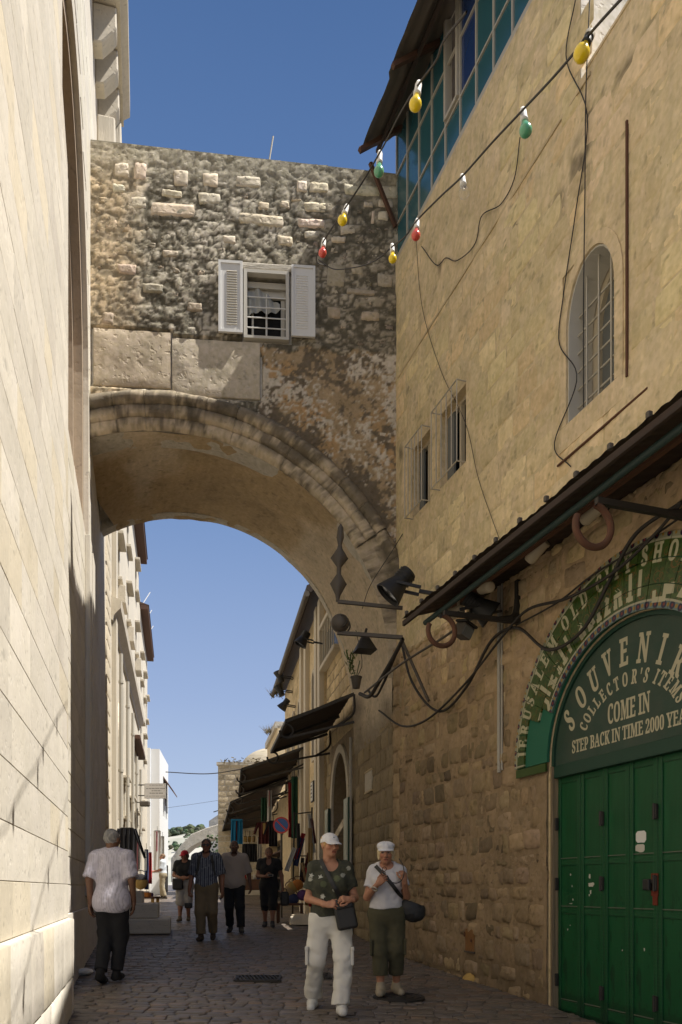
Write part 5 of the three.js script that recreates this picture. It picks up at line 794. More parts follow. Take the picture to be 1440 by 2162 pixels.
// ---------------------------------------------------------------- awnings farther on
function awning(lb, q, mat, ribs) { // q: wall near, wall far, outer near, outer far as [x, y, depth]
  const [a, b, c, d] = q.map((v) => PX(...v)), t = thing('awning', lb, 'awning', a.clone(), 'dark metal awnings over the shops on the right'), L = (v) => v.clone().sub(a);
  const P = [], I = [], T = [], N = 26, K = 5; for (let j = 0; j <= K; j++) for (let i = 0; i <= N; i++) { const v = j / K, u = i / N, p = a.clone().lerp(b, u).lerp(c.clone().lerp(d, u), v).sub(a); p.y += .02 * Math.sin(u * 80) * 1 + (fbm(u * 6, v * 3, 3, 17) - .5) * .05; P.push(p.x, p.y, p.z); T.push(u * 3, v); }
  for (let j = 0; j < K; j++) for (let i = 0; i < N; i++) { const e = j * (N + 1) + i, f = e + N + 1; I.push(e, e + 1, f, e + 1, f + 1, f); }
  const g = new THREE.BufferGeometry(); g.setAttribute('position', new THREE.Float32BufferAttribute(P, 3)); g.setAttribute('uv', new THREE.Float32BufferAttribute(T, 2)); g.setIndex(I); g.computeVertexNormals(); part('sheet', g, mat, t);
  for (const u of [0, .5, 1]) { const w = a.clone().lerp(b, u), o = c.clone().lerp(d, u); part('rib', bar(L(w).add(V(0, -.05, 0)), L(o).add(V(0, -.05, 0)), .05, .05), M.iron, t); }
  part('edge', bar(L(c).add(V(0, -.04, 0)), L(d).add(V(0, -.04, 0)), .05, .07), M.iron, t);
  for (const u of ribs) { const w = a.clone().lerp(b, u), o = c.clone().lerp(d, u), dn = V(0, -.55, 0), e = L(w).add(dn), k = L(o).add(V(0, -.1, 0)), pts = []; for (let i = 0; i <= 12; i++) { const an = i / 12 * 4.8; pts.push(k.clone().add(V((o.x - w.x) * .0, -.12 + .12 * Math.cos(an), 0)).add(V(.12 * Math.sin(an), 0, 0))); } part('bracket', [bar(e, k.clone().add(V(0, -.25, 0)), .04, .04), tube([L(w).add(V(0, -.05, .0)), e.clone().add(V(-.02, .15, 0)), e.clone().lerp(k.clone().add(V(0, -.25, 0)), .25)], .025, 12, 6), tube(pts, .025, 20, 6)], M.iron, t); }
}
const aw2 = M.darksheet.clone(); aw2.side = THREE.DoubleSide; aw2.name = 'awningsheet';
awning('nearest dark awning past the arch, over the open green door', [[748, 1460, 14.6], [692, 1545, 18.2], [605, 1518, 14.7], [573, 1584, 18.4]], aw2, [0, .9]);
awning('second dark awning over the hanging scarves and flags', [[650, 1572, 21.6], [612, 1640, 27], [510, 1622, 21.8], [504, 1678, 27]], aw2, [.05, .5, .95]);
awning('third and farthest dark awning over the blue trousers', [[608, 1640, 26.5], [560, 1740, 36], [487, 1692, 26.8], [470, 1752, 36]], aw2, [.05, .4]);
// ---------------------------------------------------------------- things on the right-hand walls
{ const a = fR2.at(790, 1622), b = fR2.at(772, 1700) ; const c = fR2.at(781, 1650), p = fR2.pt(c[0], c[1], .02), t = thing('wall_plaque', 'pale blank stone plaque on the brown wall right of the open door', 'plaque', p, null, fR2.turn); part('slab', box(.5, .33, .03, 0, 0, 0, .008), M.paleP, t); for (const y of [.18, -.18]) part('ledge', box(.56, .03, .04, 0, y, 0), M.mortarY, t); }
{ const c = fR3.at(672, 1672), p = fR3.pt(c[0], c[1], .14), t = thing('street_plate', 'small grey framed name plate on the pilaster under the nearest awning', 'plate', p, null, fR3.turn); part('frame', box(.42, .5, .03, 0, 0, 0, .006), M.iron, t); part('plate', box(.36, .44, .012, 0, 0, .02), M.white, t); const r = []; for (let i = 0; i < 4; i++) r.push(box(.24 - .05 * (i % 2), .03, .004, 0, .14 - i * .09, .029)); part('lettering', r, M.iron, t); }
{ const c = fR3.at(670, 1790), p = fR3.pt(c[0], c[1], .14), t = thing('meter_cupboard', 'narrow dark shuttered cupboard in the wall behind the woman in the white cap', 'cupboard', p, null, fR3.turn); part('frame', [box(.05, 1.3, .05, -.24, 0, 0), box(.05, 1.3, .05, .24, 0, 0), box(.43, .05, .05, 0, .62, 0), box(.43, .05, .05, 0, -.62, 0)], M.offwhite, t); for (let i = 0; i < 9; i++) part('slat', box(.42, .1, .012, 0, -.53 + i * .13, .0).rotateX(.0), M.doorgreen, t); }
{ const c = fR.at(998, 1985), p = fR.pt(c[0], c[1], .035), t = thing('cover_plate', 'small tan metal cover plate low on the rubble wall', 'plate', p, null, fR.turn); const tan = mat('tanpaint', [.30, .20, .07], .6, { map: rep(rustC, 2) }); const k = fR.at(1007, 1985)[0] - fR.at(989, 1985)[0]; part('cover', box(k, .28, .03, 0, 0, 0, .008), tan, t); part('hinge', [rod(V(-k / 2, .1, .02), V(-k / 2, .04, .02), .01, 6), box(.03, .03, .02, k * .3, 0, .02)], M.rust, t); part('lip', box(k + .02, .02, .035, 0, -.145, .006), M.greyiron, t); }
{ const c = fR.at(996, 2075), p = fR.pt(c[0], c[1] - .1, .04), t = thing('yellow_mark_stone', 'broken yellow-painted stone stub at the foot of the rubble wall', 'stone', p, null, fR.turn); part('stub', stone(.26, .24, { b: .05, dep: .06, bulge: .02, rough: .02, cor: .3, jit: .03, n: 3, ts: [.75, .6, .3] }).translate(0, .1, .04), M.yellow, t); part('slot', box(.02, .12, .02, .02, .1, .062).rotateZ(-.4), M.dark, t); }
// plant in a hanging pot
{ const p = PX(752, 1438, 13.2), t = thing('potted_plant', 'small green plant in a hanging pot above the nearest awning', 'plant', p); part('pot', lathe([[0, -.12], [.06, -.12], [.09, .05], [.1, .05], [.1, .07], [0, .07]], 14), M.greyiron, t); const L = []; for (let i = 0; i < 70; i++) { const s = new THREE.Shape(); s.moveTo(0, 0); s.quadraticCurveTo(.03, .04, 0, .10); s.quadraticCurveTo(-.03, .04, 0, 0); const g = new THREE.ShapeGeometry(s, 3); g.rotateX(rr(-1.4, 1.4)); g.rotateY(rnd() * 6.3); const h = rnd(); g.translate(-.08 + rr(-.13, .1) * h, .12 + h * .33, rr(-.1, .1)); L.push(g); } part('leaves', L, mat('brightleaf', [.10, .15, .03], .6, { side: THREE.DoubleSide }), t); part('stem', [tube([V(0, .05, 0), V(-.05, .2, 0), V(-.1, .42, .02)], .008, 8, 5), tube([V(0, .05, 0), V(.03, .2, .04), V(.06, .33, .02)], .008, 8, 5)], M.leaf, t); part('hanger', tube([V(.02, .08, .0), V(.1, .3, -.1), V(.0, .9, -.2)], .006, 8, 4), M.wire, t); }
{ for (const [x, y, d, n, lb] of [[583, 1470, 27.6, 40, 'tuft of dry weeds on the ledge below the small floodlights'], [570, 1548, 33, 70, 'dry weeds on the parapet of the farthest shops on the right']]) { const p = PX(x, y, d), g = []; for (let i = 0; i < n; i++) { const q = new THREE.ConeGeometry(.012, rr(.2, .55), 3); q.translate(0, .2, 0); q.rotateX(rr(-.7, .7)); q.rotateZ(rr(-.9, .9)); q.translate(rr(-.2, .2), 0, rr(-.3, .3)); q.translate(p.x, p.y, p.z); g.push(q); } solo('weeds', lb, 'plant', g, M.dryweed, p, null); } }
// no-parking sign
{ const p = PX(592, 1742, 19.6), b = G(p.x + .02, 19.65), t = thing('no_parking_sign', 'round blue and red no-parking sign on a post by the right shops', 'sign', b), y = p.y - b.y, r = .205; const sr = mat('signred', [.62, .06, .05], .4), sb = mat('signblue', [.05, .14, .42], .4); part('post', rod(V(0, 0, -.03), V(0, y + .2, -.03), .028, 10), M.greyiron, t); const disc = new THREE.CylinderGeometry(r, r, .012, 32); disc.rotateX(Math.PI / 2); disc.translate(0, y, 0); part('disc', disc, sb, t); const rg = new THREE.RingGeometry(r * .8, r, 36); rg.translate(0, y, .008); const sl = box(r * 1.66, r * .19, .003, 0, 0, 0); sl.rotateZ(-Math.PI / 4); sl.translate(0, y, .0085); part('rim', rg, sr, t); part('slash', sl, sr, t); }
// ---------------------------------------------------------------- cloth goods
function cloth(w, h, folds, amp, sag = 0, taper = 1) { const g = new THREE.PlaneGeometry(w, h, 18, 14), p = g.attributes.position, ph = rnd() * 6; for (let i = 0; i < p.count; i++) { const x = p.getX(i) / w, y = .5 - p.getY(i) / h; p.setXYZ(i, x * w * lerp(1, taper, y), p.getY(i) - sag * (1 - 4 * x * x) * y, amp * (.4 + .6 * y) * Math.sin(x * folds * 6.28 + ph + y) + amp * .4 * Math.sin(x * folds * 15 + y * 4)); } g.translate(0, -h / 2, 0); g.computeVertexNormals(); return g; }
const dye = (n, c) => M['dye' + n] || mat('dye' + n, c, .9, { side: THREE.DoubleSide, bumpMap: rep(clothB, 6), bumpScale: .001 });
dye('black', [.018, .017, .02]); dye('green', [.012, .06, .03]); dye('red', [.30, .015, .02]); dye('maroon', [.09, .018, .018]); dye('turq', [.01, .16, .30]); dye('white', [.5, .48, .44]); dye('tan', [.35, .24, .12]); dye('navy', [.03, .04, .10]); dye('purple', [.12, .05, .16]); dye('orange', [.45, .16, .03]); dye('pink', [.5, .22, .24]); dye('ochre', [.38, .25, .08]);
function hang(name, lb, cat, x, y, d, w, h, col, o = {}) { const p = PX(x, y, d), t = thing(name, lb, cat, p, o.group, o.turn || 0), k = d / F; if (o.trousers) { for (const s of [-1, 1]) { const g = cloth(w * k * .44, h * k, 1.5, .03, 0, 1.15); g.translate(s * w * k * .25, 0, 0); part('leg', g, dye(col), t); } part('waistband', box(w * k * .96, .06, .05, 0, -.02, 0, .02), dye(col), t); if (o.trim) { const g = cloth(w * k * .1, h * k * .8, 2, .01); g.translate(0, -.05, .05); part('trim', g, dye(o.trim), t); } } else { part('cloth', cloth(w * k, h * k, o.folds || 3, o.amp || .04, 0, o.taper || 1), dye(col), t); if (o.sleeves) for (const s of [-1, 1]) { const g = cloth(w * k * .3, h * k * .55, 1.5, .03, 0, .8); g.rotateZ(s * .35); g.translate(s * w * k * .52, -.02, 0); part('sleeve', g, dye(col), t); } if (o.trim) { const g = cloth(w * k * .22, h * k * .5, 2, .012); g.translate(0, -.03, .07); part('trim', g, dye(o.trim), t); } } part('hanger', [rod(V(-w * k * .4, 0, 0), V(w * k * .4, 0, 0), .012, 5), rod(V(0, 0, 0), V(0, .18, 0), .008, 5)], M.iron, t); return t; }
hang('hanging_cloth', 'long red and dark cloth hanging by the green flags', 'cloth', 614, 1652, 20.4, 11, 116, 'red', { folds: 1.5 });
hang('hanging_cloth', 'long dark green cloth hanging beside the red one', 'cloth', 622, 1640, 20.2, 14, 130, 'green', { folds: 2 });
hang('hanging_cloth', 'short dark green cloth hanging under the second awning', 'cloth', 557, 1684, 23, 12, 50, 'green', { folds: 2 });
hang('hanging_cloth', 'pale printed cloth hanging under the second awning', 'cloth', 569, 1668, 23.4, 10, 66, 'white', { folds: 1.5, trim: 'pink' });
hang('hanging_trousers', 'turquoise trousers hanging under the farthest awning', 'trousers', 500, 1730, 24.5, 26, 52, 'turq', { trousers: 1, trim: 'maroon' });
hang('hanging_garment', 'dark red embroidered dress hanging left of the no-parking sign', 'dress', 558, 1736, 22.6, 24, 46, 'maroon', { sleeves: 1, trim: 'ochre' });
hang('hanging_garment', 'dark brown garment hanging right of the red dress', 'dress', 577, 1733, 22.2, 18, 54, 'black', { sleeves: 1 });
hang('hanging_garment', 'row of black garments hanging behind the bald man', 'dress', 527, 1782, 25.5, 32, 38, 'black', { folds: 6 });
hang('hanging_garment', 'white lace garment on a stand left of the black dresses', 'dress', 548, 1768, 25, 9, 50, 'white', { folds: 2 });
for (const [x, c, lb] of [[518, 'ochre', 'left yellow scarf in the row under the turquoise trousers'], [527, 'ochre', 'middle yellow scarf in the row under the turquoise trousers'], [536, 'tan', 'right tan scarf in the row under the turquoise trousers']]) hang('hanging_scarf', lb, 'scarf', x, 1766, 25.2, 7, 12, c, { folds: 1 });
{ // bundle of striped scarves on a rack
  const cols = ['white', 'maroon', 'black', 'tan', 'red', 'navy', 'ochre']; const bx = G(PX(638, 1800, 18.2).x, 18.2);
  const rack = thing('scarf_rack', 'iron rack crowded with scarves by the shop right of the no-parking sign', 'rack', bx); part('post', [rod(V(-.22, 0, 0), V(-.18, 2.5, -.05), .02, 6), rod(V(.2, 0, 0), V(.22, 2.6, -.05), .02, 6), rod(V(-.18, 2.45, -.05), V(.22, 2.5, -.05), .016, 6), rod(V(-.2, 1.5, -.02), V(.2, 1.5, -.02), .014, 6)], M.iron, rack);
  const where = ['at the top of', 'upper left on', 'upper right on', 'in the middle of', 'centre left on', 'centre right on', 'lower left on', 'lower right on', 'hanging lowest on', 'at the back of', 'thin one on', 'broad one on', 'near the post of', 'knotted on'];
  for (let i = 0; i < 14; i++) { const c = cols[i % 7], x = bx.x + rr(-.24, .24), yy = bx.y + 2.45 - (i / 14) * 1.55, len = rr(.45, .9), g = cloth(rr(.06, .12), len, 1.2, .025); g.rotateZ(rr(-.35, .35)); const q = V(x, yy, bx.z + .08 + .02 * (i % 4)); g.translate(q.x, q.y, q.z); solo('scarf', c + ' scarf ' + where[i] + ' the crowded scarf rack', 'scarf', g, dye(c), q, 'scarves on the rack'); }
  const names2 = [['ochre', 618, 1873, 'ochre bag on the pile in front of the scarf rack'], ['orange', 628, 1868, 'orange bag on the pile in front of the scarf rack'], ['tan', 611, 1880, 'tan bag at the left of the pile under the scarf rack'], ['navy', 619, 1898, 'dark blue basket low in front of the scarf rack'], ['purple', 639, 1890, 'dark striped basket beside the low stone bench']];
  for (const [c, x, y, lb] of names2) { const p = PX(x, y, 17.9), t = thing('bag', lb, 'bag', p, null); const g = new THREE.SphereGeometry(.13, 14, 10); g.scale(1, .95, .7); part('body', g, dye(c), t); part('handle', new THREE.TorusGeometry(.09, .012, 5, 14, Math.PI).translate(0, .1, 0), M.wood, t); }
  const b2 = G(PX(640, 1930, 17.4).x, 17.4), st = thing('stone_block_seat', 'low worn stone block on the ground below the scarf rack', 'stone', b2); part('block', stone(.62, .42, { b: .05, dep: .2, bulge: .02, rough: .015, cor: .1, jit: .02, n: 4, ts: [1, .95, .88] }).rotateX(-Math.PI / 2).translate(0, .22, 0), M.pale, st); part('front', box(.56, .2, .36, 0, .1, 0, .04), M.paleP, st);
  const b3 = G(PX(612, 1915, 18).x, 18), tb = thing('goods_bench', 'low wooden bench piled with goods under the scarf rack', 'bench', b3); part('top', box(.6, .05, .4, 0, .42, 0, .01), M.wood, tb); for (const [x, z] of [[-.26, .15], [.26, .15], [-.26, -.15], [.26, -.15]]) part('leg', box(.05, .4, .05, x, .2, z), M.wood, tb);
}
{ const b = G(PX(527, 1900, 27).x, 27), t = thing('stall_table', 'dark stall table with small goods behind the two walking men', 'table', b); part('top', box(1.5, .06, .7, 0, .8, 0, .01), M.wood, t); for (const x of [-.7, .7]) part('leg', box(.06, .78, .6, x, .39, 0), M.wood, t); part('front', box(1.4, .3, .03, 0, .62, .34), M.wood, t); const cols = ['white', 'navy', 'tan', 'red', 'ochre']; for (let i = 0; i < 9; i++) { const c = cols[i % 5], x = -.62 + i * .155, p = V(b.x + x, b.y + .83, b.z + rr(-.2, .2)), g = lathe([[0, 0], [.05, 0], [.065, .05], [.04, .12], [.045, .16], [0, .16]], 10); g.translate(p.x, p.y, p.z); solo('vase', c + ' vase on the stall table, ' + ['first', 'second', 'third', 'fourth', 'fifth', 'sixth', 'seventh', 'eighth', 'ninth'][i] + ' from its left end', 'vase', g, dye(c), p, 'vases on the stall table'); } }
// left-hand stall
hang('hanging_garment', 'long black dress hanging on the left wall near the steps', 'dress', 268, 1748, 17.4, 30, 120, 'black', { sleeves: 1, folds: 3 });
hang('hanging_garment', 'second black dress hanging just behind the first on the left wall', 'dress', 277, 1752, 18.6, 22, 112, 'black', { folds: 2 });
hang('hanging_scarf', 'dark red scarf hanging on the left wall beyond the black dresses', 'scarf', 288, 1764, 19.6, 8, 76, 'maroon', { folds: 1.5 });
hang('hanging_scarf', 'pale scarf beside the dark red one on the left wall', 'scarf', 294, 1766, 20.4, 7, 70, 'white', { folds: 1.5 });
hang('hanging_scarf', 'navy and white scarf hanging farther along the left wall', 'scarf', 309, 1794, 22.5, 9, 84, 'navy', { folds: 2, trim: 'white' });
hang('hanging_scarf', 'red striped scarf hanging beside the navy one', 'scarf', 317, 1800, 23.5, 7, 66, 'red', { folds: 2 });
hang('hanging_rug', 'pink and white patterned rug hanging on the bright white wall', 'rug', 332, 1754, 31.5, 15, 84, 'white', { folds: 1, amp: .02, trim: 'pink' });
hang('hanging_rug', 'narrow pale rug hanging right of the pink one', 'rug', 343, 1766, 32, 8, 60, 'white', { folds: 1, amp: .02 });
{ const b = G(PX(300, 1910, 18.4).x, 18.4), t = thing('stall_table', 'small wooden table with bright goods by the steps on the left', 'table', b); part('top', box(.7, .05, .6, 0, .55, 0, .01), M.wood, t); for (const [x, z] of [[-.3, .25], [.3, .25], [-.3, -.25], [.3, -.25]]) part('leg', box(.06, .53, .06, x, .27, z), M.ochrewood || mat('ochrewood', [.42, .24, .05], .6), t);
  for (const [c, x, y, w, lb] of [['white', -.02, .66, .3, 'white folded cloth on top of the left stall table'], ['purple', .05, .6, .34, 'purple folded cloth on the left stall table'], ['orange', .12, .605, .22, 'orange box at the front of the left stall table']]) { const p = V(b.x + x, b.y + y - .02, b.z + (c === 'orange' ? .18 : -.05)); solo(c === 'orange' ? 'goods_box' : 'folded_cloth', lb, c === 'orange' ? 'box' : 'cloth', box(w, c === 'white' ? .05 : .1, .26, p.x, p.y + .03, p.z, .02), dye(c), p); }
  const f = PX(297, 1862, 18.2), q = thing('bag', 'yellow and black bag hanging above the left stall table', 'bag', f); const g = new THREE.SphereGeometry(.16, 14, 10); g.scale(1, 1.1, .6); part('body', g, dye('ochre'), q); part('flap', new THREE.SphereGeometry(.165, 12, 6, 0, 6.3, 0, 1.3).scale(1, 1.1, .65), dye('black'), q); part('handle', new THREE.TorusGeometry(.14, .012, 5, 14, Math.PI).translate(0, .12, 0), M.black, q); }
{ // stone steps
  const b = G(-3.78, 15.6), t = thing('stone_steps', 'two worn stone steps against the left wall past the arch', 'steps', b, null, Math.atan2(.203, 1) * 1); 
  for (const [y, w, d, z] of [[.14, .95, 1.5, 0], [.42, .72, 1.2, -.1], [.66, .42, .9, -.2]]) part('step', new RoundedBoxGeometry(w, .28, d, 2, .03).translate(-(.95 - w) / 2, y, z), M.paleP, t); }
// drain covers and litter
for (const [x, y, w, lb] of [[545, 2072, 90, 'long rectangular iron drain grate in the paving left of the women'], [672, 2064, 46, 'iron drain grate in the paving behind the woman in white trousers']]) {
  const d = F * (EYE) / (y - HY + F * .035), p = G((x - CX) / F * d, d), k = d / F, t = thing('drain_grate', lb, 'grate', p); t.rotation.x = Math.atan(.035); part('frame', [box(w * k, .03, .03, 0, .012, .2), box(w * k, .03, .03, 0, .012, -.2), box(.03, .03, .37, -w * k / 2, .012, 0), box(.03, .03, .37, w * k / 2, .012, 0)], M.iron, t); const n = Math.round(w * k / .045); for (let i = 0; i < n; i++) part('bar', box(.022, .028, .4, (i + .5) / n * w * k - w * k / 2, .012, 0).applyMatrix4(new THREE.Matrix4().makeShear(0, 0, 0, 0, .25, 0)), M.iron, t); part('pit', box(w * k - .02, .01, .38, 0, -.004, 0), M.dark, t); }
{ const d = 8.35, p = G(PX(842, 2110, d).x, d), t = thing('manhole_cover', 'round dark manhole cover beside the feet of the woman in the white T-shirt', 'manhole cover', p); const g = new THREE.CylinderGeometry(.27, .27, .03, 36); g.translate(0, .005, 0); part('cover', g, M.iron, t); const r = []; for (let i = 0; i < 3; i++) r.push(new THREE.TorusGeometry(.08 + i * .075, .008, 4, 30).rotateX(Math.PI / 2).translate(0, .021, 0)); part('ridges', r, M.iron, t); t.rotation.x = Math.atan(.035); }
{ const p = G(PX(178, 2050, 9.4).x, 9.4), g = new THREE.IcosahedronGeometry(.09, 2), a = g.attributes.position; for (let i = 0; i < a.count; i++) { const k = 1 + .5 * (fbm(a.getX(i) * 20 + 5, a.getY(i) * 20 + a.getZ(i) * 13, 3, 5) - .5); a.setXYZ(i, a.getX(i) * k * 1.2, a.getY(i) * k * .45 + .04, a.getZ(i) * k); } g.computeVertexNormals(); g.translate(p.x, p.y, p.z); solo('crumpled_paper', 'crumpled white paper on the ground by the left wall', 'litter', g, M.white, p); }
// ---------------------------------------------------------------- people: distance fields meshed by surface nets
function nets(f, lo, hi, c, colour) {
  const n = [0, 1, 2].map((k) => Math.max(2, Math.ceil((hi[k] - lo[k]) / c)) + 1), [nx, ny, nz] = n, v = new Float32Array(nx * ny * nz), B = 4;
  for (let z = 0; z < nz; z += B) for (let y = 0; y < ny; y += B) for (let x = 0; x < nx; x += B) {
    const d = f(lo[0] + (x + 1.5) * c, lo[1] + (y + 1.5) * c, lo[2] + (z + 1.5) * c), far = Math.abs(d) > c * 5.5;
    for (let k = z; k < Math.min(z + B, nz); k++) for (let j = y; j < Math.min(y + B, ny); j++) for (let i = x; i < Math.min(x + B, nx); i++) v[(k * ny + j) * nx + i] = far ? d : f(lo[0] + i * c, lo[1] + j * c, lo[2] + k * c);
  }
  const id = new Int32Array(nx * ny * nz).fill(-1), P = [], I = [], off = [0, 1, nx, nx + 1, nx * ny, nx * ny + 1, nx * ny + nx, nx * ny + nx + 1], E = [[0, 1], [2, 3], [4, 5], [6, 7], [0, 2], [1, 3], [4, 6], [5, 7], [0, 4], [1, 5], [2, 6], [3, 7]];
  for (let k = 0; k < nz - 1; k++) for (let j = 0; j < ny - 1; j++) for (let i = 0; i < nx - 1; i++) {
    const o = (k * ny + j) * nx + i; let m = 0; for (let q = 0; q < 8; q++) if (v[o + off[q]] < 0) m |= 1 << q; if (m === 0 || m === 255) continue;
    let x = 0, y = 0, z = 0, t = 0; for (const [a, b] of E) { const va = v[o + off[a]], vb = v[o + off[b]]; if ((va < 0) === (vb < 0)) continue; const s = va / (va - vb); x += (a & 1) + s * ((b & 1) - (a & 1)); y += ((a >> 1) & 1) + s * (((b >> 1) & 1) - ((a >> 1) & 1)); z += (a >> 2) + s * ((b >> 2) - (a >> 2)); t++; }
    id[o] = P.length / 3; P.push(lo[0] + (i + x / t) * c, lo[1] + (j + y / t) * c, lo[2] + (k + z / t) * c);
  }
  const quad = (a, b, d, e, flip) => { if (a < 0 || b < 0 || d < 0 || e < 0) return; if (flip) I.push(a, d, b, a, e, d); else I.push(a, b, d, a, d, e); };
  for (let k = 1; k < nz - 1; k++) for (let j = 1; j < ny - 1; j++) for (let i = 1; i < nx - 1; i++) {
    const o = (k * ny + j) * nx + i, s = v[o] < 0;
    if (s !== v[o + 1] < 0) quad(id[o - nx - nx * ny], id[o - nx * ny], id[o], id[o - nx], !s);
    if (s !== v[o + nx] < 0) quad(id[o - 1 - nx * ny], id[o - nx * ny], id[o], id[o - 1], s);
    if (s !== v[o + nx * ny] < 0) quad(id[o - 1 - nx], id[o - nx], id[o], id[o - 1], !s);
  }
  const g = new THREE.BufferGeometry(); g.setAttribute('position', new THREE.Float32BufferAttribute(P, 3)); g.setIndex(I); g.computeVertexNormals();
  const C = new Float32Array(P.length), T = new Float32Array(P.length / 3 * 2); for (let i = 0; i < P.length; i += 3) { const q = colour(P[i], P[i + 1], P[i + 2]); C[i] = q[0]; C[i + 1] = q[1]; C[i + 2] = q[2]; T[i / 3 * 2] = P[i] + P[i + 2]; T[i / 3 * 2 + 1] = P[i + 1]; }
  g.setAttribute('color', new THREE.BufferAttribute(C, 3)); g.setAttribute('uv', new THREE.BufferAttribute(T, 2)); return g;
}
const cap = (a, b, ra, rb) => { const bx = b[0] - a[0], by = b[1] - a[1], bz = b[2] - a[2], L = bx * bx + by * by + bz * bz || 1e-9; return (x, y, z) => { const px = x - a[0], py = y - a[1], pz = z - a[2], h = clamp((px * bx + py * by + pz * bz) / L), qx = px - h * bx, qy = py - h * by, qz = pz - h * bz; return Math.sqrt(qx * qx + qy * qy + qz * qz) - ra - (rb - ra) * h; }; };
const ell = (c, r) => (x, y, z) => { const a = (x - c[0]) / r[0], b = (y - c[1]) / r[1], d = (z - c[2]) / r[2], k0 = Math.sqrt(a * a + b * b + d * d), k1 = Math.sqrt((a / r[0]) ** 2 + (b / r[1]) ** 2 + (d / r[2]) ** 2); return k1 < 1e-9 ? -Math.min(...r) : k0 * (k0 - 1) / k1; };
const smin = (a, b, k) => { const h = Math.max(k - Math.abs(a - b), 0) / k; return Math.min(a, b) - h * h * k * .25; };
const union = (list, k) => (x, y, z) => { let d = 9; for (const q of list) d = smin(d, q[0](x, y, z), q[1] || k); return d; };
const cutEnd = (f, p, dir) => (x, y, z) => Math.max(f(x, y, z), (x - p[0]) * dir[0] + (y - p[1]) * dir[1] + (z - p[2]) * dir[2]);
const v3 = { sub: (a, b) => [a[0] - b[0], a[1] - b[1], a[2] - b[2]], add: (a, b) => [a[0] + b[0], a[1] + b[1], a[2] + b[2]], mul: (a, k) => [a[0] * k, a[1] * k, a[2] * k], mix: (a, b, t) => [lerp(a[0], b[0], t), lerp(a[1], b[1], t), lerp(a[2], b[2], t)], nor: (a) => { const l = Math.hypot(...a) || 1; return [a[0] / l, a[1] / l, a[2] / l]; } };
const pmat = mat('skin', [1, 1, 1], .6, { vertexColors: true }), cmat = mat('clothes', [1, 1, 1], .92, { vertexColors: true, bumpMap: rep(clothB, 4), bumpScale: .0012 }), hmat = mat('hair', [1, 1, 1], .7, { vertexColors: true });
